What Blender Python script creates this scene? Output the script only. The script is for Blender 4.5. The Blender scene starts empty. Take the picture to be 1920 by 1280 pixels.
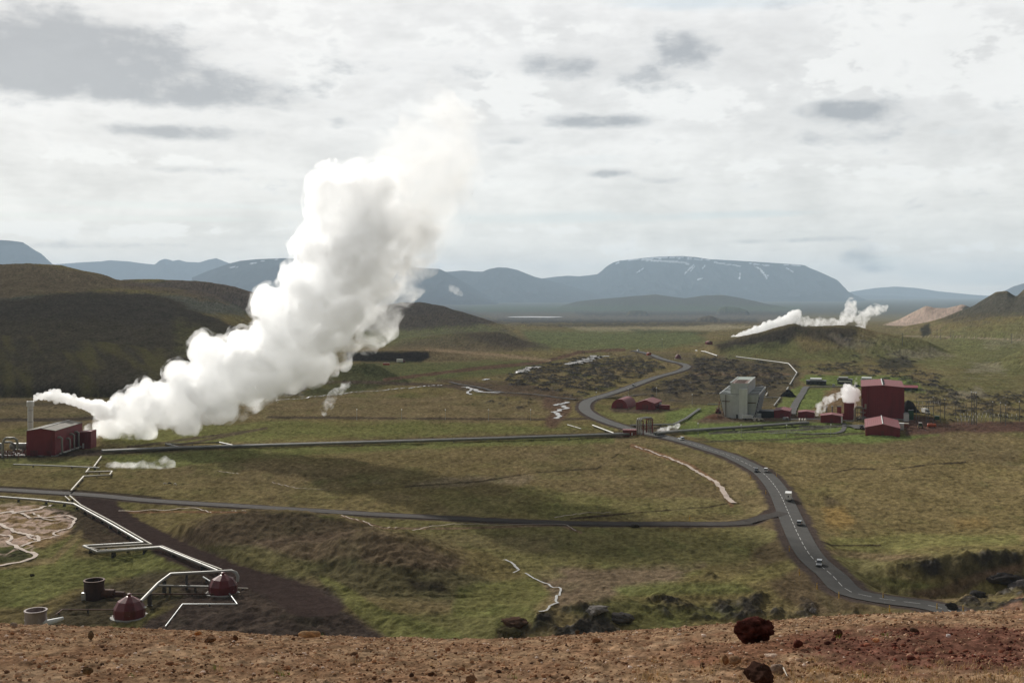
import bpy, bmesh, math, random
import numpy as np
from mathutils import Vector, Matrix

random.seed(7)
RNG = np.random.default_rng(11)
SC = bpy.context.scene
COL = SC.collection

# ------------------------------------------------------------------ frame of reference
# The photographer stands 66 m above a flat valley and looks along +Y.
EYE = 66.0
FOC = 2133.0            # focal length in photo pixels (40 mm on a 36 mm sensor)
HOR = 548.0             # photo row of the horizon


def U(x, y):
    return 960.0 + FOC * x / y


def ray(px, py, y):
    """point at depth y on the line of sight through photo pixel (px, py)"""
    return Vector(((px - 960.0) / FOC * y, y, EYE - (py - HOR) / FOC * y))


# ------------------------------------------------------------------ noise
def _hash(ix, iy, iz, seed):
    h = (ix.astype(np.int64) * 374761393 + iy.astype(np.int64) * 668265263 + iz.astype(np.int64) * 2147483647 + seed * 974634777) & 0xFFFFFFFF
    h = ((h ^ (h >> 13)) * 1274126177) & 0xFFFFFFFF
    h = ((h ^ (h >> 15)) * 2246822519) & 0xFFFFFFFF
    return (h ^ (h >> 16)) & 0xFFFFFFFF


_PERM = np.random.default_rng(5).permutation(256).astype(np.int32)
_PERM = np.concatenate([_PERM, _PERM, _PERM])
_ANG = np.arange(256) * (2 * math.pi / 256) + 0.01
_GX = np.cos(_ANG).astype(np.float32); _GY = np.sin(_ANG).astype(np.float32)


def _perlin_block(x, y, seed):
    ix = np.floor(x); iy = np.floor(y)
    fx = (x - ix).astype(np.float32); fy = (y - iy).astype(np.float32)
    jx = (ix.astype(np.int32) + seed * 37) & 255; jy = (iy.astype(np.int32) + seed * 101) & 255
    u = fx * fx * fx * (fx * (fx * 6 - 15) + 10)
    v = fy * fy * fy * (fy * (fy * 6 - 15) + 10)
    pa = _PERM[jx]; pb = _PERM[jx + 1]
    h = _PERM[pa + jy]; a = _GX[h] * fx + _GY[h] * fy
    h = _PERM[pb + jy]; b = _GX[h] * (fx - 1) + _GY[h] * fy
    h = _PERM[pa + jy + 1]; c = _GX[h] * fx + _GY[h] * (fy - 1)
    h = _PERM[pb + jy + 1]; d = _GX[h] * (fx - 1) + _GY[h] * (fy - 1)
    a = a + u * (b - a); c = c + u * (d - c)
    return (a + v * (c - a)) * 1.4


def perlin2(x, y, seed=0):
    x = np.asarray(x, float); y = np.asarray(y, float)
    x, y = np.broadcast_arrays(x, y)
    if x.size <= 65536:
        return _perlin_block(x, y, seed).astype(float)
    sh = x.shape; x = x.ravel(); y = y.ravel(); out = np.empty(x.shape)
    for i in range(0, x.size, 32768):
        out[i:i + 32768] = _perlin_block(x[i:i + 32768], y[i:i + 32768], seed)
    return out.reshape(sh)


def fbm2(x, y, octaves=4, seed=0, gain=0.5, lac=2.03):
    s = 0.0; a = 1.0; t = 0.0
    for i in range(octaves):
        s = s + a * perlin2(x, y, seed + i * 17); t += a
        a *= gain; x = x * lac + 13.7; y = y * lac - 7.1
    return s / t


def ridged2(x, y, octaves=4, seed=0):
    s = 0.0; a = 1.0; t = 0.0
    for i in range(octaves):
        s = s + a * (1 - np.abs(perlin2(x, y, seed + i * 31)) * 2); t += a
        a *= 0.5; x = x * 2.1 + 3.3; y = y * 2.1 + 9.1
    return s / t


def vnoise3(x, y, z, seed=0):
    ix = np.floor(x); iy = np.floor(y); iz = np.floor(z)
    fx = x - ix; fy = y - iy; fz = z - iz
    u = fx * fx * (3 - 2 * fx); v = fy * fy * (3 - 2 * fy); w = fz * fz * (3 - 2 * fz)

    def g(a, b, c):
        return _hash(ix + a, iy + b, iz + c, seed) / 2147483648.0 - 1.0
    x00 = g(0, 0, 0) * (1 - u) + g(1, 0, 0) * u
    x10 = g(0, 1, 0) * (1 - u) + g(1, 1, 0) * u
    x01 = g(0, 0, 1) * (1 - u) + g(1, 0, 1) * u
    x11 = g(0, 1, 1) * (1 - u) + g(1, 1, 1) * u
    return (x00 * (1 - v) + x10 * v) * (1 - w) + (x01 * (1 - v) + x11 * v) * w


def cell3(x, y, z, seed=0):
    """distance to the nearest feature point (0 at a cell's middle)"""
    ix = np.floor(x); iy = np.floor(y); iz = np.floor(z)
    best = np.full(x.shape, 9.0)
    for a in (-1, 0, 1):
        for b in (-1, 0, 1):
            for c in (-1, 0, 1):
                jx, jy, jz = ix + a, iy + b, iz + c
                ox = _hash(jx, jy, jz, seed) / 4294967296.0
                oy = _hash(jx, jy, jz, seed + 1) / 4294967296.0
                oz = _hash(jx, jy, jz, seed + 2) / 4294967296.0
                d = (jx + ox - x) ** 2 + (jy + oy - y) ** 2 + (jz + oz - z) ** 2
                best = np.minimum(best, d)
    return np.sqrt(best)


def sstep(a, b, x):
    t = np.clip((x - a) / (b - a), 0, 1)
    return t * t * (3 - 2 * t)


def lerp(a, b, t):
    return a + (b - a) * t


# ------------------------------------------------------------------ materials
def mat(name, col=(0.5, 0.5, 0.5), rough=0.6, metal=0.0, var=0.12, scale=1.5, bump=0.0, bscale=None, dirt=None, spec=0.4):
    """painted / metal / mineral surface with a little procedural variation"""
    m = bpy.data.materials.new(name); m.use_nodes = True
    nt = m.node_tree; b = nt.nodes['Principled BSDF']
    b.inputs['Roughness'].default_value = rough
    b.inputs['Metallic'].default_value = metal
    b.inputs['Specular IOR Level'].default_value = spec
    tc = nt.nodes.new('ShaderNodeTexCoord')
    n = nt.nodes.new('ShaderNodeTexNoise'); n.inputs['Scale'].default_value = scale; n.inputs['Detail'].default_value = 5
    n.inputs['Roughness'].default_value = 0.65
    nt.links.new(tc.outputs['Object'], n.inputs['Vector'])
    r = nt.nodes.new('ShaderNodeMapRange'); r.inputs['From Min'].default_value = 0.25; r.inputs['From Max'].default_value = 0.75
    r.inputs['To Min'].default_value = 1 - var; r.inputs['To Max'].default_value = 1 + var
    nt.links.new(n.outputs['Fac'], r.inputs['Value'])
    mx = nt.nodes.new('ShaderNodeMix'); mx.data_type = 'RGBA'; mx.blend_type = 'MULTIPLY'; mx.inputs['Factor'].default_value = 1
    mx.inputs['A'].default_value = (*col, 1)
    nt.links.new(r.outputs['Result'], mx.inputs['B'])
    out = mx.outputs['Result']
    if dirt:
        n2 = nt.nodes.new('ShaderNodeTexNoise'); n2.inputs['Scale'].default_value = scale * 0.5; n2.inputs['Detail'].default_value = 6
        mp = nt.nodes.new('ShaderNodeMapping'); mp.inputs['Scale'].default_value = (2.2, 2.2, 0.35)
        nt.links.new(tc.outputs['Object'], mp.inputs['Vector']); nt.links.new(mp.outputs['Vector'], n2.inputs['Vector'])
        r2 = nt.nodes.new('ShaderNodeMapRange'); r2.inputs['From Min'].default_value = 0.5; r2.inputs['From Max'].default_value = 0.75
        nt.links.new(n2.outputs['Fac'], r2.inputs['Value'])
        m2 = nt.nodes.new('ShaderNodeMix'); m2.data_type = 'RGBA'
        nt.links.new(r2.outputs['Result'], m2.inputs['Factor']); nt.links.new(out, m2.inputs['A']); m2.inputs['B'].default_value = (*dirt, 1)
        out = m2.outputs['Result']
    nt.links.new(out, b.inputs['Base Color'])
    if bump:
        n3 = nt.nodes.new('ShaderNodeTexNoise'); n3.inputs['Scale'].default_value = bscale or scale * 3; n3.inputs['Detail'].default_value = 6
        nt.links.new(tc.outputs['Object'], n3.inputs['Vector'])
        bp = nt.nodes.new('ShaderNodeBump'); bp.inputs['Strength'].default_value = 1.0; bp.inputs['Distance'].default_value = bump
        nt.links.new(n3.outputs['Fac'], bp.inputs['Height']); nt.links.new(bp.outputs['Normal'], b.inputs['Normal'])
    return m


def ribbed(name, col, rough=0.5, pitch=1.0, axis=0, depth=0.03, metal=0.0, dirt=None):
    """profiled sheet cladding: trapezoid ribs as bump along one axis"""
    m = mat(name, col, rough, metal, 0.14, 0.35, dirt=dirt)
    nt = m.node_tree; b = nt.nodes['Principled BSDF']
    tc = nt.nodes.new('ShaderNodeTexCoord')
    w = nt.nodes.new('ShaderNodeTexWave'); w.bands_direction = 'XYZ'[axis]; w.inputs['Scale'].default_value = 0.314 / pitch * 1.0
    w.inputs['Distortion'].default_value = 0
    nt.links.new(tc.outputs['Object'], w.inputs['Vector'])
    bp = nt.nodes.new('ShaderNodeBump'); bp.inputs['Distance'].default_value = depth
    nt.links.new(w.outputs['Fac'], bp.inputs['Height']); nt.links.new(bp.outputs['Normal'], b.inputs['Normal'])
    return m


def ground_mat(name, fine=0.35, s1=0.35, s2=2.2, bump=0.15, rough=0.95):
    """albedo from the land-cover attribute, broken up by fine procedural noise"""
    m = bpy.data.materials.new(name); m.use_nodes = True
    nt = m.node_tree; nt.nodes.remove(nt.nodes['Principled BSDF'])
    b = nt.nodes.new('ShaderNodeBsdfDiffuse'); b.inputs['Roughness'].default_value = 0.6
    nt.links.new(b.outputs[0], nt.nodes['Material Output'].inputs['Surface'])
    at = nt.nodes.new('ShaderNodeAttribute'); at.attribute_name = 'cover'
    geo = nt.nodes.new('ShaderNodeNewGeometry')
    res = at.outputs['Color']
    for sc, amt in ((s1, fine), (s2, fine * 1.1)):
        n = nt.nodes.new('ShaderNodeTexNoise'); n.inputs['Scale'].default_value = sc; n.inputs['Detail'].default_value = 6
        n.inputs['Roughness'].default_value = 0.7
        nt.links.new(geo.outputs['Position'], n.inputs['Vector'])
        r = nt.nodes.new('ShaderNodeMapRange'); r.inputs['From Min'].default_value = 0.28; r.inputs['From Max'].default_value = 0.72
        r.inputs['To Min'].default_value = 1 - amt; r.inputs['To Max'].default_value = 1 + amt
        nt.links.new(n.outputs['Fac'], r.inputs['Value'])
        mx = nt.nodes.new('ShaderNodeMix'); mx.data_type = 'RGBA'; mx.blend_type = 'MULTIPLY'; mx.inputs['Factor'].default_value = 1
        nt.links.new(res, mx.inputs['A']); nt.links.new(r.outputs['Result'], mx.inputs['B'])
        res = mx.outputs['Result']
    nt.links.new(res, b.inputs['Color'])
    if bump:
        n = nt.nodes.new('ShaderNodeTexNoise'); n.inputs['Scale'].default_value = s2 * 0.8; n.inputs['Detail'].default_value = 7
        n.inputs['Roughness'].default_value = 0.7
        nt.links.new(geo.outputs['Position'], n.inputs['Vector'])
        bp = nt.nodes.new('ShaderNodeBump'); bp.inputs['Distance'].default_value = bump; bp.inputs['Strength'].default_value = 0.8
        nt.links.new(n.outputs['Fac'], bp.inputs['Height']); nt.links.new(bp.outputs['Normal'], b.inputs['Normal'])
    return m


# ------------------------------------------------------------------ object helpers
def tag(o, label, cat, group=None, kind=None):
    if label:
        o['label'] = label
    if cat:
        o['category'] = cat
    if group:
        o['group'] = group
    if kind:
        o['kind'] = kind
    return o


def struct(o, label=None):
    o['kind'] = 'structure'
    if label:
        o['label'] = label
    return o


def thing(name, label, cat, loc=(0, 0, 0), rz=0.0, group=None):
    o = bpy.data.objects.new(name, None); COL.objects.link(o)
    o.location = loc; o.rotation_euler = (0, 0, rz); o.empty_display_size = 0.5
    return tag(o, label, cat, group)


def link_mesh(name, me, m, parent=None, smooth=False, loc=None, rot=None):
    o = bpy.data.objects.new(name, me); COL.objects.link(o)
    if m is not None:
        me.materials.append(m)
    if smooth:
        me.polygons.foreach_set('use_smooth', [True] * len(me.polygons))
    if parent is not None:
        o.parent = parent
    if loc is not None:
        o.location = loc
    if rot is not None:
        o.rotation_euler = rot
    return o


def np_mesh(name, verts, faces):
    """verts (n,3) floats, faces (m,k) ints"""
    me = bpy.data.meshes.new(name)
    verts = np.ascontiguousarray(verts, np.float32); faces = np.ascontiguousarray(faces, np.int32)
    m, k = faces.shape
    me.vertices.add(len(verts)); me.vertices.foreach_set('co', verts.ravel())
    me.loops.add(m * k); me.loops.foreach_set('vertex_index', faces.ravel())
    me.polygons.add(m); me.polygons.foreach_set('loop_start', np.arange(0, m * k, k, dtype=np.int32))
    me.update(calc_edges=True)
    return me


def grid_faces(nr, nc):
    i = np.arange(nr * nc).reshape(nr, nc)
    return np.stack([i[:-1, :-1], i[:-1, 1:], i[1:, 1:], i[1:, :-1]], -1).reshape(-1, 4)


def set_cover(me, rgb):
    a = me.attributes.new('cover', 'FLOAT_COLOR', 'POINT')
    c = np.ones((len(rgb), 4), np.float32); c[:, :3] = np.clip(rgb, 0.004, 0.9)
    a.data.foreach_set('color', c.ravel())


class MB:
    """collects shapes into one mesh"""

    def __init__(self):
        self.v = []; self.f = []

    def add(self, v, f):
        b = len(self.v); self.v += [tuple(p) for p in v]; self.f += [tuple(b + i for i in q) for q in f]
        return self

    def box(self, c, s, rz=0.0, taper=1.0):
        """box centred at c (x, y, z middle), size s; taper scales the top"""
        cs, sn = math.cos(rz), math.sin(rz); vs = []
        for dz in (-1, 1):
            k = taper if dz > 0 else 1.0
            for dx, dy in ((-1, -1), (1, -1), (1, 1), (-1, 1)):
                x, y = dx * s[0] / 2 * k, dy * s[1] / 2 * k
                vs.append((c[0] + x * cs - y * sn, c[1] + x * sn + y * cs, c[2] + dz * s[2] / 2))
        return self.add(vs, [(3, 2, 1, 0), (4, 5, 6, 7), (0, 1, 5, 4), (1, 2, 6, 5), (2, 3, 7, 6), (3, 0, 4, 7)])

    def b0(self, x0, x1, y0, y1, z0, z1):
        return self.box(((x0 + x1) / 2, (y0 + y1) / 2, (z0 + z1) / 2), (x1 - x0, y1 - y0, z1 - z0))

    def prism(self, pts, y0, y1):
        """outline pts (x, z) extruded along y"""
        n = len(pts)
        vs = [(x, y0, z) for x, z in pts] + [(x, y1, z) for x, z in pts]
        fs = [tuple(range(n)), tuple(range(2 * n - 1, n - 1, -1))]
        fs += [(i, i + n, (i + 1) % n + n, (i + 1) % n) for i in range(n)]
        return self.add(vs, fs)

    def prism_z(self, pts, z0, z1):
        n = len(pts)
        vs = [(x, y, z0) for x, y in pts] + [(x, y, z1) for x, y in pts]
        fs = [tuple(range(n - 1, -1, -1)), tuple(range(n, 2 * n))]
        fs += [(i, (i + 1) % n, (i + 1) % n + n, i + n) for i in range(n)]
        return self.add(vs, fs)

    def tube(self, pts, r, seg=10, cap=True):
        """round pipe along a polyline, mitred at its corners; r a number or one per point"""
        pts = [Vector(p) for p in pts]; n = len(pts)
        rs = r if isinstance(r, (list, tuple)) else [r] * n
        vs = []; up0 = None
        for i, p in enumerate(pts):
            a = (pts[i] - pts[i - 1]).normalized() if i else None
            b = (pts[i + 1] - pts[i]).normalized() if i < n - 1 else None
            t = ((a or b) + (b or a)).normalized()
            if up0 is None:
                ref = Vector((0, 0, 1)) if abs(t.z) < 0.9 else Vector((0, 1, 0))
                s = t.cross(ref).normalized()
            else:
                s = (up0 - t * up0.dot(t)).normalized()
            up0 = s; w = s.cross(t).normalized()
            k = 1.0
            if a is not None and b is not None:
                k = 1.0 / max(0.45, math.sqrt(max(0.0, (1 + a.dot(b)) / 2)))
                bis = (b - a)
                bis = bis.normalized() if bis.length > 1e-6 else None
            else:
                bis = None
            for j in range(seg):
                an = 2 * math.pi * j / seg
                o = s * math.cos(an) + w * math.sin(an)
                if bis is not None:
                    o = o + bis * (o.dot(bis) * (k - 1))
                vs.append(p + o * rs[i])
        fs = []
        for i in range(n - 1):
            for j in range(seg):
                q = (j + 1) % seg
                fs.append((i * seg + j, i * seg + q, (i + 1) * seg + q, (i + 1) * seg + j))
        if cap:
            fs.append(tuple(range(seg - 1, -1, -1))); fs.append(tuple((n - 1) * seg + j for j in range(seg)))
        return self.add(vs, fs)

    def lathe(self, prof, c=(0, 0, 0), seg=20, closed=False, phase=0.0):
        """profile (r, z) turned round the vertical through c"""
        n = len(prof); vs = []
        for r, z in prof:
            for j in range(seg):
                a = 2 * math.pi * j / seg + phase
                vs.append((c[0] + r * math.cos(a), c[1] + r * math.sin(a), c[2] + z))
        fs = []
        for i in range(n if closed else n - 1):
            k = (i + 1) % n
            for j in range(seg):
                q = (j + 1) % seg
                fs.append((i * seg + j, i * seg + q, k * seg + q, k * seg + j))
        if not closed:
            fs.append(tuple(range(seg - 1, -1, -1))); fs.append(tuple((n - 1) * seg + j for j in range(seg)))
        return self.add(vs, fs)

    def build(self, name, m, parent=None, smooth=False, bevel=0.0, loc=None, rot=None, auto=False):
        me = bpy.data.meshes.new(name)
        me.from_pydata(self.v, [], self.f); me.update()
        bm = bmesh.new(); bm.from_mesh(me)
        bmesh.ops.recalc_face_normals(bm, faces=bm.faces)
        if bevel:
            bmesh.ops.bevel(bm, geom=list(bm.edges), offset=bevel, segments=2, affect='EDGES', clamp_overlap=True)
        if auto:
            for f in bm.faces:
                f.smooth = True
            for e in bm.edges:
                if len(e.link_faces) == 2 and e.calc_face_angle(0) > 0.7:
                    e.smooth = False
        bm.to_mesh(me); bm.free()
        return link_mesh(name, me, m, parent, smooth, loc, rot)


def copy_tree(o, parent=None):
    c = o.copy(); COL.objects.link(c)
    if parent is not None:
        c.parent = parent
    for ch in list(o.children):
        copy_tree(ch, c)
    return c
# ------------------------------------------------------------------ terrain heights
def interp(u, pts):
    p = np.array(pts, float)
    return np.interp(u, p[:, 0], p[:, 1])


def plain(Y):
    """valley floor, falling gently away to the far lowland"""
    return -95.0 * sstep(1150, 7500, Y)


CREST_FG = [(-900, 1120), (-300, 1150), (0, 1168), (120, 1171), (260, 1176), (420, 1183), (560, 1189), (700, 1193), (850, 1196), (960, 1195), (1050, 1190),
            (1140, 1183), (1230, 1177), (1320, 1171), (1420, 1164), (1520, 1156), (1600, 1150), (1700, 1147), (1800, 1144), (1920, 1141), (2300, 1130), (2900, 1120)]


def fg_height(X, Y, u):
    s = -(interp(u, CREST_FG) - HOR) / FOC
    c = -((-0.0725 - s) / 2) ** 2 / 1.7
    return EYE - 1.7 - 0.0725 * Y + c * Y * Y


# each ridge: crest outline (photo pixels), distance of the crest, distance of the near foot, how fast it falls behind, noise seed, face exponent
LEFT_BROW = [(-700, 540), (-200, 556), (0, 562), (60, 556), (130, 550), (170, 545), (215, 545), (250, 547), (290, 550), (330, 563), (380, 585), (430, 612), (480, 640), (540, 668), (600, 700), (640, 735)]
LEFT_TOP = [(-700, 470), (-200, 484), (0, 491), (60, 494), (115, 497), (150, 506), (188, 513), (202, 517), (215, 523), (270, 533), (330, 541), (375, 545), (410, 555), (450, 577), (490, 602), (540, 632), (600, 665), (650, 700)]


def ridge(u, Y, outline, Dc, Df, back, zbase, power=1.0, sfrac=0.45):
    """hill with a given skyline: rises from its foot at Df to the crest at Dc and falls behind"""
    kx = np.arange(-1700, 3700, 4.0); ko = interp(kx, outline)
    zo = EYE - (ko - HOR) / FOC * Dc
    w = np.ones(41) / 41; zs = np.convolve(np.pad(zo, 20, 'edge'), w, 'valid')
    zc = np.interp(u, kx, zo)
    t = np.clip((Y - Df) / (Dc - Df), 0, None)
    rise = np.where(t < 1, sstep(0, 1, t) * sfrac + (1 - sfrac) * np.clip(t, 0, 1) ** power, 1.0)
    wob_u = u + fbm2(u / 55, Y / (Dc * 0.06), 3, int(Dc) + 7) * 34 * (1 - np.clip(t, 0, 1))
    zf = lerp(np.interp(wob_u, kx, zs), zc, sstep(0.55, 0.97, t))
    z = zbase + (zf - zbase) * rise
    over = np.clip(Y - Dc, 0, None)
    z = z - over * back - over * over * 0.0
    return np.where(Y < Df, -1e3, z)


def smax(a, b, k):
    h = np.clip(0.5 + 0.5 * (a - b) / k, 0, 1)
    return b + (a - b) * h + k * h * (1 - h)


HILL_B2 = [(100, 560), (180, 535), (230, 524), (280, 523), (345, 525), (385, 528), (440, 537), (480, 548), (530, 570), (590, 600), (640, 630)]
HILL_A = [(560, 640), (640, 606), (700, 576), (750, 566), (785, 567), (825, 572), (870, 584), (895, 595), (940, 606), (975, 617), (1000, 625)]
HILL_A2 = [(930, 622), (985, 608), (1040, 607), (1080, 613), (1110, 618), (1150, 626)]
HILL_B = [(540, 665), (620, 648), (690, 640), (720, 637), (770, 634), (830, 627), (880, 624), (935, 622), (960, 629), (990, 641), (1025, 653), (1060, 664)]
HILL_C = [(470, 775), (560, 725), (610, 698), (650, 684), (680, 678), (700, 682), (740, 701), (770, 716), (800, 730)]
HILL_R1 = [(1270, 668), (1310, 655), (1345, 643), (1400, 628), (1440, 617), (1475, 609), (1490, 607), (1503, 612), (1530, 612), (1575, 609), (1605, 611), (1622, 616), (1645, 622), (1690, 628), (1740, 640), (1790, 665), (1850, 700)]
HILL_R2 = [(1600, 650), (1660, 628), (1700, 612), (1740, 604), (1765, 597), (1800, 583), (1830, 571), (1850, 558), (1868, 548), (1888, 546), (1900, 553), (1906, 556), (1920, 543), (1960, 530), (2100, 500), (2600, 470)]
HILL_R3 = [(1660, 742), (1720, 728), (1800, 706), (1840, 690), (1880, 672), (1920, 655), (2000, 625), (2200, 590), (2700, 560)]
HILL_P = [(1600, 620), (1650, 612), (1685, 599), (1715, 583), (1737, 572), (1752, 576), (1775, 576), (1803, 570), (1815, 574), (1840, 584), (1900, 600)]
HILL_L1 = [(990, 592), (1040, 577), (1075, 566), (1120, 560), (1180, 555), (1230, 551), (1260, 555), (1285, 558), (1320, 553), (1355, 552), (1400, 560), (1440, 569), (1490, 578), (1560, 594)]
CONE_1 = [(1270, 606), (1290, 601), (1310, 594), (1325, 590), (1335, 591), (1350, 598), (1380, 604), (1400, 608)]
CONE_2 = [(1310, 592), (1335, 581), (1360, 574), (1385, 576), (1410, 585), (1440, 592)]
CONE_3 = [(1140, 592), (1170, 583), (1200, 581), (1230, 588), (1250, 592)]
MOUND = [(290, 1014), (340, 990), (400, 971), (470, 961), (560, 962), (640, 971), (700, 983), (770, 998), (840, 1024), (900, 1054), (950, 1088), (990, 1118)]


MOUND2 = [(560, 1060), (600, 1020), (640, 1000), (700, 990), (770, 1001), (840, 1025), (900, 1054), (950, 1087), (990, 1118), (1020, 1140)]


def bump_px(X, Y, px, py, rx, ry, h, power=2.0):
    y0 = FOC * EYE / (py - HOR); x0 = (px - 960) / FOC * y0
    d = ((X - x0) / rx) ** 2 + ((Y - y0) / ry) ** 2
    return h * np.exp(-d ** (power / 2))


def raw_height(X, Y):
    X = np.asarray(X, float); Y = np.asarray(Y, float)
    u = U(X, np.maximum(Y, 1.0))
    z = plain(Y)
    far = Y > 600
    n1 = fbm2(X / 90, Y / 90, 3, 5)
    z = z + n1 * np.interp(Y, [0, 300, 900, 3000], [0.5, 0.8, 2.0, 6.0])
    z = z + fbm2(X / 27, Y / 27, 3, 6) * 0.75 * sstep(200, 300, Y)
    # near swells of the valley floor
    b = (u > 250) & (u < 1050) & (Y > 230) & (Y < 380)
    if b.any():
        z[b] = np.maximum(z[b], ridge(u[b], Y[b], MOUND, 300, 250, 0.17, 0.0, 0.85) + fbm2(X[b] / 14, Y[b] / 14, 3, 9) * 0.7)
        z[b] = smax(z[b], ridge(u[b], Y[b], MOUND2, 277, 246, 0.2, 0.0, 0.9) + ridged2(X[b] / 9, Y[b] / 12, 3, 10) * 0.8 - 0.3, 0.8)
    z = z + bump_px(X, Y, 1110, 1158, 13, 9, 4.0) + bump_px(X, Y, 1010, 1190, 14, 12, 2.0)
    z = z + bump_px(X, Y, 620, 1150, 26, 10, 2.2) + bump_px(X, Y, 330, 1000, 22, 22, 1.2)
    z = z + bump_px(X, Y, 1380, 1110, 26, 12, 2.2)
    # hollow with a dark lava wall on the right, and the flank above it
    z = z - bump_px(X, Y, 1745, 1088, 17, 10, 5.0)
    z = smax(z, ridge(u, Y, [(1590, 1085), (1640, 1060), (1700, 1046), (1780, 1038), (1850, 1032), (1920, 1028), (2100, 1015), (2500, 1000)], 268, 255, 0.11, -3.0), 0.8)
    right = sstep(1760, 2000, u) * sstep(262, 215, Y) * sstep(120, 190, Y)
    z = z + right * 7.5
    # big hills
    b = (u < 660) & (Y > 680) & (Y < 2200)
    if b.any():
        ub, xb, yb = u[b], X[b], Y[b]
        face = ridge(ub, yb, LEFT_BROW, 810, 700, -0.075, -0.6, 0.97, 0.08)
        gul = ridged2(xb / 60 + yb / 110, yb / 420 - xb / 700, 4, 21)
        gm = sstep(698, 735, yb) * (1 - sstep(795, 860, yb))
        face = face + ((gul - 0.4) * 12.0 + (ridged2(xb / 22 + yb / 40, yb / 160, 3, 23) - 0.4) * 3.5) * gm
        top = ridge(ub, yb, LEFT_TOP, 1300, 715, 0.2, -1.0, 0.45)
        z[b] = smax(z[b], np.minimum(face, top) + fbm2(xb / 30, yb / 30, 3, 33) * 1.2 * gm, 3.0)
    for outline, Dc, Df, back, zb, pw, amp, lo, hi in (
            (HILL_B2, 1750, 1450, 0.15, -8, 0.8, 3, 100, 640),
            (HILL_A, 2300, 1850, 0.22, -20, 0.8, 9, 560, 1000),
            (HILL_A2, 2700, 2450, 0.2, -25, 0.8, 4, 930, 1150),
            (HILL_B, 1500, 1260, 0.2, -6, 0.8, 3, 540, 1060),
            (HILL_C, 850, 740, 0.35, -1, 0.8, 1.5, 470, 800),
            (HILL_R1, 1270, 1040, 0.2, -3, 0.8, 3.5, 1270, 1850),
            (HILL_R2, 2300, 1250, 0.15, -8, 1.0, 11, 1600, 9999),
            (HILL_R3, 1050, 830, 0.08, -2, 1.0, 7, 1660, 9999),
            (HILL_P, 3600, 2900, 0.25, -40, 0.9, 6, 1600, 1900),
            (HILL_L1, 11500, 10300, 0.2, -95, 0.8, 10, 990, 1560),
            (CONE_2, 8500, 8000, 0.3, -95, 0.8, 6, 1310, 1440),
            (CONE_3, 8000, 7500, 0.3, -95, 0.8, 5, 1140, 1250),
            (CONE_1, 5000, 4650, 0.3, -72, 0.8, 5, 1270, 1400)):
        q = (u > lo - 5) & (u < hi + 5) & (Y > Df - 20) & (Y < Dc + (EYE + 160 - zb) / back + 50)
        if not q.any():
            continue
        uq, xq, yq = u[q], X[q], Y[q]
        r = ridge(uq, yq, outline, Dc, Df, back, zb, pw)
        gm = sstep(Df, Df + (Dc - Df) * 0.35, yq) * (1 - 0.75 * sstep(Df + (Dc - Df) * 0.85, Dc + 30, yq))
        k = Dc / 1000.0
        r = r + (ridged2(xq / (38 * k) + yq / (150 * k), yq / (190 * k), 3, int(Dc)) - 0.45) * amp * gm
        edge = np.minimum(sstep(lo, lo + 40, uq), 1 - sstep(hi - 40, hi, uq)) if hi < 9000 else sstep(lo, lo + 40, uq)
        r = np.where(edge > 0, r - (1 - edge) * 45 * k, -1e3)
        z[q] = smax(z[q], r, 1.5 + k)
    # terrace with a cut bank
    ter = ridge(u, Y, [(600, 668), (670, 660), (700, 658), (800, 656), (830, 660), (900, 668), (1000, 678)], 1120, 1085, 0.02, -1.0, 0.7)
    z = np.where((u > 610) & (u < 990), np.maximum(z, np.where(Y < 1300, ter * sstep(610, 680, u) * (1 - sstep(850, 980, u)), z)), z)
    # slope under the viewpoint
    fg = fg_height(X, Y, u) - 0.25 - 0.02 * np.clip(Y - 8, 0, 30)
    z = smax(z, fg, 2.5)
    return z


def lava_mask(px, py, X, Y):
    """where rough lava breaks the surface (0..1)"""
    out = np.zeros(X.shape); q = (px > 880) & (px < 1980) & (py > 590) & (py < 1220)
    if not q.any():
        return out
    X, Y, px, py = X[q], Y[q], px[q], py[q]
    n = fbm2(X / 26, Y / 40, 4, 71)
    m = np.zeros_like(X)
    for poly, k in LAVA:
        m = np.maximum(m, poly_mask(px, py, poly, 9, n * 26) * k)
    b = sstep(-0.05, 0.35, fbm2(X / 9, Y / 14, 5, 72) + (m - 0.75) * 0.5) * (m > 0.02)
    out[q] = np.clip(b * np.minimum(1, m * 1.4), 0, 1)
    return out


def poly_sd(px, py, poly):
    """signed distance to a polygon, positive inside"""
    P = np.array(poly, float); Q = np.roll(P, -1, 0)
    d = np.full(px.shape, 1e9); ins = np.zeros(px.shape, bool)
    for (x0, y0), (x1, y1) in zip(P, Q):
        dx, dy = x1 - x0, y1 - y0
        t = np.clip(((px - x0) * dx + (py - y0) * dy) / (dx * dx + dy * dy + 1e-9), 0, 1)
        d = np.minimum(d, np.hypot(px - x0 - t * dx, py - y0 - t * dy))
        if y0 != y1:
            c = ((y0 > py) != (y1 > py)) & (px < (x1 - x0) * (py - y0) / (y1 - y0) + x0)
            ins ^= c
    return np.where(ins, d, -d)


def poly_mask(px, py, poly, soft, jit):
    P = np.array(poly, float); pad = soft + 40
    box = (px > P[:, 0].min() - pad) & (px < P[:, 0].max() + pad) & (py > P[:, 1].min() - pad) & (py < P[:, 1].max() + pad)
    out = np.zeros(px.shape)
    if box.any():
        j = jit[box] if isinstance(jit, np.ndarray) else jit
        out[box] = sstep(-soft, soft, poly_sd(px[box], py[box], poly) + j)
    return out


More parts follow.
